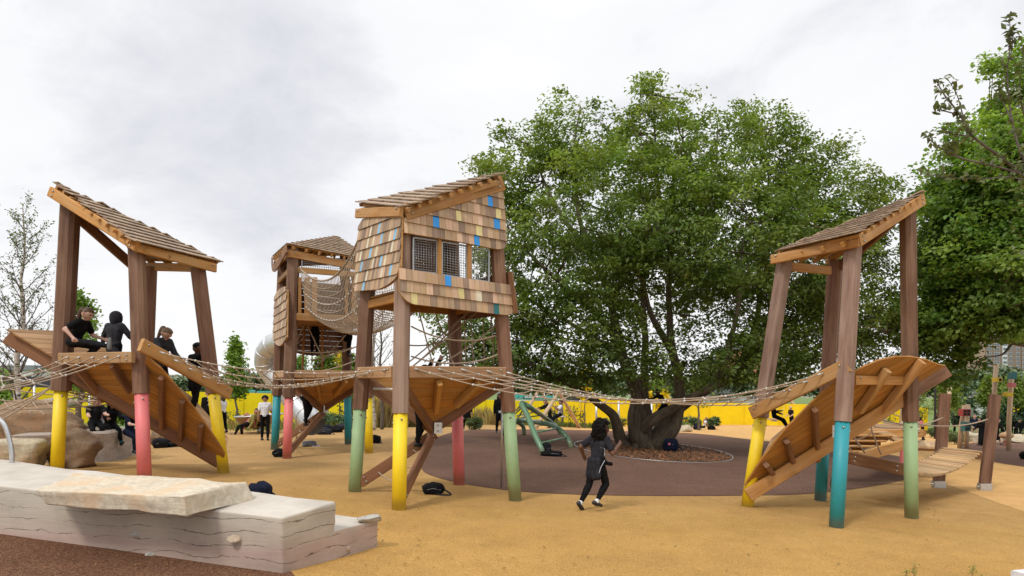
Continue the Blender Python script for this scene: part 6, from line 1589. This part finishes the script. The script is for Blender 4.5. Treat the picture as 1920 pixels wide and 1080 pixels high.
for px, py, r, m in ((1270, 790, .3, 'white'), (1263, 791, .16, 'hair_r'), (1274, 778, .17, 'tealc'), (1262, 797, .15, 'hair_r')):
    mb = MB(); mb.ball(U(px, py, G(1272, 799).y), (r, r * .8, r * .85), m, 12, 8); mb.build('form', cv)
# ------------------------------------------------------------------ people
dg_tmp = []
def remesh(prims, voxel, smooth_it=3, name='person'):
    """one continuous skin over tapered capsules (a, b, ra, rb, mat): voxel union, then smoothing"""
    mb = MB()
    for a, b, ra, rb, m in prims:
        a, b = V(a), V(b)
        if (b - a).length < 1e-4: mb.ball(a, ra, 'black', 14, 10); continue
        d = (b - a).normalized(); pth, rs = [], []
        for k in range(5): t_ = math.pi / 2 * k / 4; pth.append(a - d * ra * math.cos(t_)); rs.append(max(ra * math.sin(t_), 1e-4))
        for k in range(1, 5): t_ = math.pi / 2 * k / 4; pth.append(b + d * rb * math.sin(t_)); rs.append(max(rb * math.cos(t_), 1e-4))
        pth.insert(5, b); rs.insert(5, rb)
        mb.tube(pth, rs, 'black', 12)
    me = bpy.data.meshes.new('tmp'); me.from_pydata([tuple(v) for v in mb.v], [], mb.f)
    o = bpy.data.objects.new('tmp', me); C.objects.link(o)
    md = o.modifiers.new('r', 'REMESH'); md.mode = 'VOXEL'; md.voxel_size = voxel
    ms = o.modifiers.new('s', 'SMOOTH'); ms.iterations = smooth_it; ms.factor = .5
    dg = bpy.context.evaluated_depsgraph_get(); dg.update()
    out = bpy.data.meshes.new_from_object(o.evaluated_get(dg)); out.name = name
    bpy.data.objects.remove(o); bpy.data.meshes.remove(me)
    nv = len(out.vertices); co_ = np.zeros(nv * 3); out.vertices.foreach_get('co', co_); nm_ = [v.normal.copy() for v in out.vertices]; co_ = co_.reshape(-1, 3)
    for i_ in range(nv):
        q = V(co_[i_]); co_[i_] = q + nm_[i_] * (noise.noise(V((q.x * 13, q.y * 13, q.z * 22 + q.x * 9)) + V((3, 7, 1))) * .0055)
    out.vertices.foreach_set('co', co_.ravel())
    # material of each face = that of the nearest limb
    n = len(out.polygons); cen = np.zeros(n * 3); out.polygons.foreach_get('center', cen); cen = cen.reshape(-1, 3)
    best = np.full(n, 1e9); idx = np.zeros(n, dtype=np.int32); mats = []
    for a, b, ra, rb, m in prims:
        if m not in mats: mats.append(m)
        A, B = np.array(a), np.array(b); ab = B - A; L = (ab @ ab) + 1e-9
        t_ = np.clip(((cen - A) @ ab) / L, 0, 1); dd = np.linalg.norm(cen - A - t_[:, None] * ab, axis=1) - (ra + (rb - ra) * t_)
        k = dd < best; best[k] = dd[k]; idx[k] = mats.index(m)
    out.materials.clear()
    for m in mats: out.materials.append(M[m])
    out.polygons.foreach_set('material_index', idx); out.polygons.foreach_set('use_smooth', np.ones(n, dtype=bool)); out.update()
    return out

STAND = dict(th=(3, -3), kn=(4, 6), sh=(2, -2), ab=(9, 9), el=(14, 18))
WALK = dict(lean=4, th=(24, -18), kn=(8, 26), sh=(-22, 20), ab=(9, 9), el=(18, 28))
def person(label, base, hd, H_, pose, top='black', bot='black', skin='skin_l', hair='hair_b', style='short', sleeve='long', shoe='shoe', extra=(), voxel=.014, sock=None, face=True, group=None, jacket=False, hipz=None, fingers=False):
    p = dict(lean=0, th=(0, 0), kn=(0, 0), tab=(3, 3), sh=(0, 0), ab=(10, 10), el=(10, 10), yaw=0, pitch=0, side=0, foot=(0, 0), twist=0); p.update(pose)
    h = RAD(hd); F_ = V((math.cos(h), math.sin(h), 0)); L_ = V((-math.sin(h), math.cos(h), 0)); Z = V((0, 0, 1))
    def dirv(pitch, out, sgn, f=F_, l=L_):        # hanging direction swung forward by pitch and outward by out
        a, b = RAD(pitch), RAD(out); d = -Z * math.cos(a) + f * math.sin(a); return (d * math.cos(b) + l * sgn * math.sin(b)).normalized()
    O = V((0, 0, 0)); up = (Z * math.cos(RAD(p['lean'])) + F_ * math.sin(RAD(p['lean'])) + L_ * math.sin(RAD(p['side']))).normalized()
    hipw = .052 * H_; legs = []
    for i, sg in ((0, 1), (1, -1)):
        hp = O + L_ * sg * hipw; td = dirv(p['th'][i], p['tab'][i], sg); kn = hp + td * .245 * H_
        sd_ = dirv(p['th'][i] - p['kn'][i], p['tab'][i] * .4, sg); an = kn + sd_ * .238 * H_
        fa = p['th'][i] - p['kn'][i] + p['foot'][i]; fd = (F_ * math.cos(RAD(fa)) + Z * math.sin(RAD(fa))) if abs(fa) < 89 else dirv(fa + 90, 0, 1)
        legs.append((hp, kn, an, fd))
    tw = Matrix.Rotation(RAD(p['twist']), 3, 'Z'); Ls, Fs = tw @ L_, tw @ F_
    neck = O + up * .305 * H_; ch = O + up * .215 * H_; shz = O + up * .272 * H_
    arms = []
    for i, sg in ((0, 1), (1, -1)):
        s = shz + Ls * sg * .098 * H_; ud = dirv(p['sh'][i] + p['lean'] * .6, p['ab'][i], sg, Fs, Ls); e = s + ud * .165 * H_
        fd = dirv(p['sh'][i] + p['lean'] * .6 + p['el'][i], p['ab'][i] * (1 - p['el'][i] / 120), sg, Fs, Ls); w_ = e + fd * .14 * H_; arms.append((s, e, w_, fd, sg))
    ry = Matrix.Rotation(RAD(p['yaw']), 3, 'Z'); HF0 = ry @ F_; HL = ry @ L_
    hp_ = RAD(p['pitch']); HF = (HF0 * math.cos(hp_) + Z * math.sin(hp_)).normalized(); HU = HF.cross(HL).normalized(); HU = HU if HU.z > 0 else -HU
    hc = neck + up * .055 * H_ + HU * .035 * H_ + HF * .012 * H_
    R_ = .064 * H_ if H_ > 1.62 else .070 * H_
    pr = []; j = 1.2 if jacket else 1.0; g = H_
    pr.append((O + L_ * hipw * .9, O - L_ * hipw * .9, .064 * g, .064 * g, bot))
    pr.append((O + up * .03 * g, O + up * .12 * g, .070 * g, .062 * g * j, top)); pr.append((O + up * .12 * g, ch, .062 * g * j, .066 * g * j, top))
    pr.append((O + up * .06 * g + L_ * .03 * g, ch + Ls * .045 * g, .048 * g * j, .06 * g * j, top)); pr.append((O + up * .06 * g - L_ * .03 * g, ch - Ls * .045 * g, .048 * g * j, .06 * g * j, top))
    pr.append((shz + Ls * .085 * g, shz - Ls * .085 * g, .042 * g * j, .042 * g * j, top)); pr.append((shz, neck, .05 * g, .032 * g, top))
    pr.append((neck - up * .01 * g, hc - HU * .02 * g, .029 * g, .029 * g, skin))
    pr.append((hc + HU * .006 * g, hc + HU * .006 * g, R_, R_, skin)); pr.append((hc - HU * .02 * g + HF * .012 * g, hc - HU * .052 * g + HF * .032 * g, .050 * g, .026 * g, skin))
    pr.append((hc - HU * .004 * g + HF * .060 * g, hc - HU * .020 * g + HF * .071 * g, .007 * g, .011 * g, skin))
    for sg in (1, -1): pr.append((hc + HL * sg * R_ * .96 - HU * .01 * g, hc + HL * sg * R_ * 1.02 + HU * .012 * g, .011 * g, .013 * g, skin))
    for s, e, w_, fd, sg in arms:
        a_ = top if sleeve != 'none' else skin; b_ = top if sleeve == 'long' else skin
        if sleeve == 'short':
            m_ = lerp(s, e, .66); pr.append((s, m_, .042 * g, .041 * g, top)); pr.append((s, e, .034 * g, .028 * g, skin))
        else: pr.append((s, e, .040 * g * j, .033 * g * j, a_))
        pr.append((e, lerp(e, w_, .97), .029 * g * (j if sleeve == 'long' else 1), (.024 if sleeve == 'long' else .0185) * g, b_))
        k_ = w_ + fd * .035 * g; pr.append((w_, k_, .019 * g, .021 * g, skin))
        ax = fd.cross(Ls * sg)
        if ax.length < .1: ax = F_.copy()
        ax.normalize(); crl = (fd * .72 - Ls * sg * .55).normalized()
        if fingers:
            for q, ln in ((-1.5, .034), (-.5, .042), (.5, .040), (1.5, .032)):
                b0 = k_ + ax * q * .0125 * g; b1 = b0 + (fd * .8 - Ls * sg * .35).normalized() * ln * .55 * g; pr.append((b0, b1, .0078 * g, .0072 * g, skin)); pr.append((b1, b1 + crl * ln * .5 * g, .0072 * g, .006 * g, skin))
            pr.append((w_ + fd * .012 * g + ax * .018 * g, w_ + fd * .04 * g + ax * .034 * g - Ls * sg * .008 * g, .009 * g, .0075 * g, skin))
        else:
            pr.append((k_, k_ + crl * .032 * g, .0185 * g, .013 * g, skin)); pr.append((w_ + fd * .012 * g + ax * .016 * g, w_ + fd * .038 * g + ax * .032 * g, .009 * g, .008 * g, skin))
    for hp, kn, an, fd in legs:
        pr.append((hp, kn, .057 * g, .040 * g, bot)); pr.append((kn, lerp(kn, an, .30), .040 * g, .041 * g, bot if sock != 'bare' else skin)); pr.append((lerp(kn, an, .30), lerp(kn, an, .90), .040 * g, .027 * g, bot if sock is None or sock not in ('bare', 'knee') else (skin if sock == 'bare' else 'black')))
        if sock in ('white', 'tealc'): pr.append((lerp(kn, an, .90), an, .0275 * g, .027 * g, 'sock' if sock == 'white' else 'tealc'))
        heel = an - fd * .022 * g - Z * 0; dn = (an - kn).normalized(); pr.append((an - fd * .026 * g + dn * .018 * g, an + fd * .035 * g + dn * .022 * g, .026 * g, .026 * g, shoe)); pr.append((an + fd * .03 * g + dn * .022 * g, an + fd * .095 * g + dn * .026 * g, .026 * g, .019 * g, shoe))
    env = dict(O=O, up=up, F=F_, L=L_, Z=Z, legs=legs, arms=arms, g=g, neck=neck, hc=hc, HF=HF, HU=HU, HL=HL, R=R_, shz=shz, ch=ch)
    for fn in extra: pr += fn(env) or []
    # stand on the base point
    if hipz is None: dz = -min(min(l[2].z + (l[2] - l[1]).normalized().z * .03 * g, (l[2] + l[3] * .095 * g).z) - .02 * g for l in legs)
    else: dz = hipz
    me = remesh(pr, voxel, 2 if voxel < .012 else 1)
    o = bpy.data.objects.new('person', me); C.objects.link(o); bp = V(base) + V((0, 0, dz)); o.location = bp; o['_b'] = tuple(bp)
    tag(o, label, 'person', group or 'children and adults about the playground')
    loc = V(bp)
    # hair
    if style != 'none':
        bm = bmesh.new(); bmesh.ops.create_icosphere(bm, subdivisions=5 if style == 'curly' else 3, radius=1); rs = V((random.uniform(0, 60), 0, 0))
        for v in bm.verts:
            d = v.co; f_, l_, u_ = d.x, d.y, d.z; r = R_ * 1.10; q = 0
            if style in ('hijab', 'hood', 'cap'):
                r = R_ * (1.17 if style != 'cap' else 1.12)
                if style != 'cap' and f_ > .62 and u_ < .55 and abs(l_) < .62: r = R_ * .72
                if style == 'cap' and u_ < -.05: r = R_ * .7
                if style == 'hijab' and u_ < -.1: q = -u_ * R_ * .9; r *= 1.04
            elif style == 'curly':
                r = R_ * (1.46 + .34 * noise.fractal(d * 3.6 + rs, 1, 2, 4) + .20 * noise.noise(d * 11 + rs))
                if f_ > .50 and u_ < .35 and abs(l_) < .75: r = R_ * .74
                if u_ < 0: q = -u_ * R_ * 1.5; r *= 1.08
            else:
                r = R_ * (1.09 + .05 * noise.fractal(d * 3 + rs, 1, 2, 3))
                lim = -.18 if style in ('short', 'bun') else -.5
                if f_ > .30 and u_ < .42: r = R_ * .78
                if style == 'long' and u_ < 0 and f_ < .3: q = -u_ * R_ * 2.6; r *= 1.06
                if style == 'mid' and u_ < 0 and f_ < .3: q = -u_ * R_ * 1.2; r *= 1.05
                if style in ('short', 'bun') and u_ < lim - .2 * f_: r = R_ * .8
                if style == 'bald' and (u_ > .25 or f_ > 0): r = R_ * .85
            w3 = (HF * f_ + HL * l_ + HU * u_) * r - Z * q + HU * .008 * g
            v.co = hc + w3
        for f_ in bm.faces: f_.smooth = True
        hm = bpy.data.meshes.new('hair'); bm.to_mesh(hm); bm.free(); hm.materials.append(M[hair])
        nm = {'hijab': 'headscarf', 'hood': 'hood', 'cap': 'cap'}.get(style, 'hair'); ho = bpy.data.objects.new(nm, hm); C.objects.link(ho); ho.parent = o
        if style == 'bun':
            mb_ = MB(); mb_.tube(smooth_path([hc - HF * R_ * .9 + HU * R_ * .3, hc - HF * R_ * 1.35 + HU * .02 * g, hc - HF * R_ * 1.3 - HU * R_ * .9, hc - HF * R_ * 1.1 - HU * R_ * 2.3], 3), [.016 * g, .026 * g, .03 * g, .031 * g, .031 * g, .03 * g, .027 * g, .022 * g, .016 * g, .006 * g], hair, 8); b_ = mb_.build('ponytail'); b_.parent = o
    if face:
        for sg in (1, -1):
            mb_ = MB(); mb_.ball(hc + HF * R_ * .90 + HL * sg * R_ * .36 + HU * R_ * .10, .0085 * g, 'hair_b', 8, 6); e_ = mb_.build('eye'); e_.parent = o
        mb_ = MB(); c_ = hc + HF * (R_ * .78) - HU * R_ * .60; mb_.tube([c_ + HL * .016 * g + HF * .004 * g, c_ + HF * .012 * g, c_ - HL * .016 * g + HF * .004 * g], .0045 * g, 'pinkc', 6); e_ = mb_.build('mouth'); e_.parent = o
    env['o'] = o; o_env[o.name] = env
    return o
o_env = {}
def skirt(length, r0, r1, m, back=0.0):
    def fn(e):
        g = e['g']; a = e['O'] + e['up'] * .03 * g; b = e['O'] - e['Z'] * length * g - e['F'] * back * g
        return [(a + e['L'] * .02 * g, b + e['L'] * .03 * g, r0 * g, r1 * g, m), (a - e['L'] * .02 * g, b - e['L'] * .03 * g, r0 * g, r1 * g, m)]
    return fn
def coat(m, ln=.10):
    def fn(e):
        g = e['g']; return [(e['O'] + e['up'] * .08 * g + e['L'] * s * .03 * g, e['O'] - e['Z'] * ln * g + e['L'] * s * .045 * g - e['F'] * .01 * g, .06 * g, .062 * g, m) for s in (1, -1)]
    return fn
def front(m, w_=.018):     # shirt front showing between the jacket edges
    def fn(e):
        g = e['g']; return [(e['ch'] + e['F'] * .055 * g - e['up'] * .07 * g, e['neck'] + e['F'] * .022 * g, w_ * g, w_ * g * 1.2, m)]
    return fn
def collar(e):
    g = e['g']; c = e['neck'] - e['up'] * .006 * g
    return [(c + (e['L'] * math.cos(a) + e['F'] * math.sin(a)) * .024 * g, c + (e['L'] * math.cos(a + .8) + e['F'] * math.sin(a + .8)) * .024 * g, .014 * g, .014 * g, 'white') for a in (0, .8, 1.6, 2.4, 3.2, 4.0, 4.8, 5.6)]
def tie(m):
    def fn(e):
        g = e['g']; return [(e['ch'] + e['F'] * .069 * g - e['up'] * .08 * g, e['neck'] + e['F'] * .036 * g, .011 * g, .008 * g, m)]
    return fn
# -- the running girl
RUN = dict(lean=9, th=(-14, 20), kn=(20, 60), foot=(-14, 22), tab=(2, 2), sh=(-46, 2), ab=(40, 24), el=(82, 118), yaw=-56, twist=8)
rb = G(1119, 957)
girl = person('girl with big black curly hair jogging past the oak, jacket tied round waist', rb, 38, 1.55, RUN, 'char', 'black', 'skin_d', 'hair_b', 'curly', 'short', sock='white', voxel=.0075, fingers=True)
e = o_env[girl.name]; g = e['g']
me = remesh([(e['O'] + e['up'] * .045 * g + e['L'] * s * .05 * g, e['O'] + e['up'] * .05 * g - e['L'] * s * .03 * g + e['F'] * .035 * g, .048 * g, .046 * g, 'black') for s in (1, -1)] +
            [(e['O'] + e['up'] * .04 * g - e['F'] * .05 * g + e['L'] * k * .035 * g, e['O'] - e['Z'] * (.155 - .01 * abs(k)) * g - e['F'] * .055 * g + e['L'] * k * .05 * g, .036 * g, .036 * g, 'char') for k in (-1.5, -.5, .5, 1.5)] +
            [(e['O'] + e['F'] * .095 * g + e['up'] * .03 * g, e['O'] + e['F'] * .10 * g - e['L'] * .03 * g + e['up'] * .01 * g, .022 * g, .025 * g, 'black'), (e['O'] + e['F'] * .10 * g - e['L'] * .03 * g, e['O'] + e['F'] * .155 * g - e['L'] * .07 * g - e['Z'] * .015 * g, .02 * g, .022 * g, 'black')], .008, 3, 'tied_jacket')
tj = bpy.data.objects.new('tied_jacket', me); C.objects.link(tj); tj.parent = girl
mb = MB(); b_ = e['O'] - e['F'] * .05 * g - e['L'] * .085 * g
mb.tube(smooth_path([b_ + e['up'] * .045 * g - e['L'] * .042 * g + e['F'] * .04 * g, b_ - e['Z'] * .02 * g - e['L'] * .042 * g - e['F'] * .008 * g, b_ - e['Z'] * .09 * g - e['L'] * .03 * g - e['F'] * .032 * g], 4), .0042, 'white', 5); s_ = mb.build('piping'); s_.parent = tj
mb = MB(); mb.tube(smooth_path([e['shz'] - e['L'] * .075 * g - e['F'] * .04 * g - e['up'] * .09 * g, e['ch'] - e['L'] * .098 * g - e['up'] * .05 * g, e['O'] - e['L'] * .092 * g + e['up'] * .085 * g + e['F'] * .01 * g], 4), .0042, 'white', 5); s_ = mb.build('piping'); s_.parent = girl
# -- children on the left tower
person('girl in black t-shirt lounging on the left deck with one leg stretched out', U(138, 655, 12.8), 2, 1.5, dict(lean=24, th=(78, 88), kn=(128, 8), tab=(10, 8), sh=(-8, -62), ab=(30, 30), el=(60, 92), pitch=-24, yaw=-8, foot=(0, 12)), 'black', 'black2', 'skin_l', 'hair_br', 'bun', 'short', shoe='sole', voxel=.009, hipz=.13, fingers=True)
person('child in charcoal blazer and dark headscarf seen from behind on the left deck', U(214, 722, 14.1), 84, 1.52, dict(lean=4, th=(8, -4), kn=(8, 8), sh=(4, 18), ab=(28, 30), el=(14, 10), side=0), 'greyjkt', 'black', 'skin_m', 'char', 'hijab', voxel=.011, face=False, extra=(coat('greyjkt', .09),), jacket=True)
person('girl with tied light brown hair and dark jacket looking down behind the handrail', U(298, 752, 14.0), -20, 1.55, dict(lean=16, th=(14, -4), kn=(14, 8), sh=(10, 18), ab=(12, 12), el=(30, 24), pitch=-40), 'greyjkt', 'black', 'skin_l', 'hair_lb', 'bun', voxel=.011, extra=(coat('greyjkt', .10),), jacket=True, sock='tealc')
person('boy in black blazer standing with his back turned on the lower left deck', U(366, 783, 14.7), 58, 1.62, dict(lean=3, th=(10, -8), kn=(10, 8), sh=(-6, 6), ab=(10, 10), el=(14, 14), yaw=-30, pitch=-8), 'black', 'black', 'skin_d', 'hair_b', 'short', voxel=.011, face=False, extra=(coat('black', .12), collar), jacket=True)
# -- seated on the wall
SIT = dict(lean=14, th=(74, 66), kn=(78, 80), sh=(38, 34), ab=(8, 8), el=(40, 44), pitch=-22)
person('child in black polo shirt seated on the grey wall with hands together', U(178, 797, 17.65), -50, 1.55, SIT, 'black2', 'black', 'skin_l', 'hair_br', 'short', 'short', voxel=.014, hipz=.05)
person('child in black jacket and teal socks seated beside the one in polo shirt', U(206, 801, 18.1), -42, 1.55, dict(SIT, kn=(50, 78)), 'black', 'black', 'skin_m', 'hair_b', 'mid', voxel=.014, hipz=.05, sock='tealc', jacket=True)
person('long haired girl in navy shirt sitting behind the coral post', U(242, 813, 18.0), -24, 1.5, dict(SIT, th=(82, 70), kn=(62, 70), pitch=-6), 'navy', 'navy', 'skin_l', 'hair_b', 'long', 'short', voxel=.014, hipz=.05)
person('person in mauve hooded top leaning behind the seated children', U(183, 796, 18.7), -60, 1.45, dict(SIT, lean=30), 'mauve', 'grey', 'skin_l', 'hair_br', 'short', voxel=.016, hipz=.1, jacket=True)
# -- middle left
person('man in dark suit with green tie standing left of the right yellow post', G(391, 815), -70, 1.72, STAND, 'black', 'black', 'skin_l', 'hair_br', 'short', voxel=.018, extra=(coat('black'), front('white', .022), tie('tealc')), jacket=True)
person('child in white polo shirt half hidden by the right yellow post', G(418, 812), 165, 1.55, dict(STAND, sh=(14, 10), el=(60, 70)), 'white', 'black', 'skin_l', 'hair_br', 'mid', 'short', voxel=.018)
person('boy in olive patterned top lolling back in the nest seat', U(466, 797, 26.6), 178, 1.5, dict(lean=-38, th=(74, 60), kn=(50, 62), sh=(20, 20), ab=(20, 20), el=(30, 30), pitch=12, yaw=40), 'olive', 'black', 'skin_m', 'hair_b', 'short', voxel=.018, hipz=.05)
person('ginger haired child lying low inside the nest seat', U(484, 797, 27.0), 20, 1.4, dict(lean=-55, th=(80, 80), kn=(70, 70), pitch=20), 'pinkc', 'black', 'skin_l', 'hair_r', 'short', voxel=.018, hipz=.04)
person('boy in white shirt and black trousers standing with his back to us', G(497, 826), 96, 1.57, dict(STAND, yaw=10, sh=(-4, 16), el=(8, 40)), 'white', 'black', 'skin_m', 'hair_b', 'short', 'short', voxel=.014, face=False)
person('child in white shirt climbing the strut into the back tower', U(570, 799, 19.9), 35, 1.55, dict(lean=30, th=(38, 4), kn=(60, 6), sh=(70, 90), ab=(14, 14), el=(30, 20), pitch=0), 'white', 'black', 'skin_m', 'hair_b', 'short', voxel=.015, face=False)
person('child in black clothes climbing up inside the centre tower funnel', U(781, 838, 12.35), 32, 1.5, dict(lean=16, th=(34, 2), kn=(52, 8), sh=(120, 130), ab=(14, 14), el=(20, 20)), 'black', 'black', 'skin_m', 'hair_b', 'short', voxel=.012, face=False, sock='bare_ankle')
person('dark clad child hanging below the back cabin floor, left one', U(590, 668, 20.6), 90, 1.4, dict(th=(8, -6), kn=(8, 10), sh=(150, 160), ab=(14, 14), el=(10, 10)), 'black', 'black', 'skin_m', 'hair_b', 'short', voxel=.018, face=False)
person('dark clad child hanging below the back cabin floor, right one by the post', U(653, 668, 20.2), 60, 1.4, dict(lean=14, th=(18, -6), kn=(18, 10), sh=(150, 160), ab=(14, 14), el=(10, 10)), 'black', 'black', 'skin_m', 'hair_b', 'short', voxel=.018, face=False, extra=(coat('black', .16),), jacket=True)
# -- middle
wv = person('woman in long black clothes with white lanyard card behind the green post', G(937, 813), -82, 1.66, STAND, 'black', 'black', 'skin_d', 'hair_b', 'long', voxel=.018, extra=(coat('black', .16),), jacket=True)
e = o_env[wv.name]; mb = MB(); c_ = e['O'] + e['F'] * .14 + e['up'] * .02; mb.box(c_, (.13, .02, .10), 'white', RAD(8)); s_ = mb.build('lanyard_card'); s_.parent = wv
person('girl in black skirt and knee socks standing beyond the coral post', G(875, 805), -90, 1.58, dict(STAND, tab=(5, 5)), 'black', 'black', 'skin_m', 'hair_b', 'long', voxel=.018, extra=(skirt(.2, .08, .10, 'black'),), sock='knee')
person('man in black suit leaning to push the log swing', G(1031, 803), 188, 1.78, dict(lean=22, th=(12, -16), kn=(16, 14), sh=(40, 48), ab=(8, 8), el=(20, 16), pitch=-20), 'black', 'black', 'skin_l', 'hair_br', 'short', voxel=.02, extra=(coat('black', .12), front('white', .02)), jacket=True)
person('boy in white t-shirt sitting on the log swing', U(1050, 779, 33.2), 190, 1.5, dict(lean=-6, th=(60, 66), kn=(36, 44), sh=(40, 44), ab=(12, 12), el=(100, 96)), 'white', 'black', 'skin_m', 'hair_b', 'short', 'short', voxel=.018, hipz=.05)
person('dark clad figure crouching at the grass edge with a camera', G(1088, 797), -95, 1.6, dict(lean=18, th=(96, 60), kn=(120, 130), sh=(60, 60), ab=(16, 16), el=(96, 96)), 'black', 'black', 'skin_d', 'hair_b', 'mid', voxel=.018)
person('child in black clothes perched in the oak fork with legs hanging', U(1246, 760, 24.7), 200, 1.35, dict(lean=32, th=(58, 40), kn=(60, 70), sh=(60, 40), ab=(16, 24), el=(30, 30), pitch=-10), 'black', 'black', 'skin_d', 'hair_b', 'short', voxel=.016, hipz=.03)
person('girl in white shirt and tie sitting on the ground drinking', G(1320, 803), 176, 1.55, dict(lean=-16, th=(84, 70), kn=(120, 140), tab=(18, 26), sh=(66, -34), ab=(22, 30), el=(124, 6), pitch=24), 'white', 'black', 'skin_m', 'hair_br', 'mid', 'short', voxel=.016, hipz=.12, extra=(tie('navy'),))
person('child in black sitting on the right basket swing with dangling feet', U(1452, 783, 28.6), -14, 1.5, dict(lean=-10, th=(62, 70), kn=(30, 40), sh=(40, 30), el=(60, 50)), 'black', 'black', 'skin_m', 'hair_b', 'mid', voxel=.018, hipz=.06, shoe='grey')
person('bald man in black shirt seen beyond the leaning deck edge', G(1484, 806), 200, 1.76, dict(STAND, lean=6, el=(60, 60)), 'black2', 'black', 'skin_l', 'hair_lb', 'bald', 'short', voxel=.02)
# -- right
person('man in dark suit standing before the left upright board', G(1757, 812), -80, 1.72, STAND, 'black', 'black', 'skin_m', 'hair_b', 'short', voxel=.02, extra=(coat('black'), front('white', .022)), jacket=True)
person('child in pink top and dark trousers beside the green post', G(1730, 826), 150, 1.45, dict(STAND, lean=14, el=(40, 40)), 'pinkc', 'black', 'skin_m', 'hair_b', 'mid', voxel=.018, jacket=True)
person('man in navy jumper and khaki trousers between the upright boards', G(1827, 829), -110, 1.76, dict(STAND, th=(10, -8), kn=(4, 10)), 'navy', 'khaki', 'skin_l', 'hair_lb', 'short', voxel=.018, extra=(front('white', .012),))
person('woman in long black robe and headscarf walking left', G(1841, 836), 192, 1.62, dict(WALK, lean=8), 'black', 'black', 'skin_m', 'black', 'hijab', voxel=.018, extra=(skirt(.44, .08, .13, 'black', .05), coat('char', .2)), jacket=True)
person('woman in black dress with bare calves walking right of the upright board', G(1869, 834), -12, 1.62, dict(WALK, lean=5), 'black', 'black', 'skin_l', 'hair_b', 'short', voxel=.018, extra=(skirt(.24, .075, .095, 'black'),), sock='bare', jacket=True)
for px, py, hd, pose, lb, hr in ((1879, 816, -60, STAND, 'student in black blazer left in the pair between the bird box poles', 'hair_b'), (1887, 815, 110, STAND, 'student in black blazer right in the pair, seen from behind', 'hair_br'), (1905, 818, 70, dict(STAND, lean=10), 'student in dark blazer bending near the right edge', 'hair_b'), (1914, 821, 190, dict(WALK, lean=10, th=(34, -14)), 'student in black striding left at the right frame edge', 'hair_b'), (1924, 818, 200, WALK, 'student in black cut off by the right frame edge', 'hair_b'), (1896, 813, -100, STAND, 'student in black facing us beside the multi box pole', 'hair_br'), (1862, 812, 60, STAND, 'distant student in black just left of the mustard box pole', 'hair_b'), (1790, 812, -40, STAND, 'distant student in black left of the man in navy', 'hair_b'), (1700, 812, 20, WALK, 'distant student in black walking behind the low platform', 'hair_b')):
    person(lb, G(px, py), hd, 1.6, pose, 'black', 'black', 'skin_m', hr, 'short', voxel=.018, extra=(coat('black', .1), collar), jacket=True)
GR = {'play tower': 'timber play towers', 'rope bridge': 'rope net bridges between towers', 'rope net': 'loose rope nets', 'bag': 'bags dropped on the ground', 'boulder': 'boulders and stones', 'shrub': 'shrubs before the hoarding', 'plant': 'low plants', 'weed': 'weeds by the front edge',
      'hoarding': 'yellow hoardings', 'banner': 'teal banners', 'swing': 'log swing frames', 'fence': 'dark screen fences', 'tree': 'trees round the playground'}
for o in bpy.data.objects:
    if o.parent is None and o.get('category') in GR and 'group' not in o.keys(): o['group'] = GR[o['category']]
    if o.name.startswith('box_pole'): o['group'] = 'log poles with bird boxes'
    if o.name.startswith('fence_post'): o['group'] = 'grey posts before the hoarding'
    if o.get('category') == 'building': o['group'] = 'buildings beyond the hoarding'
    if '_b' in o.keys(): del o['_b']
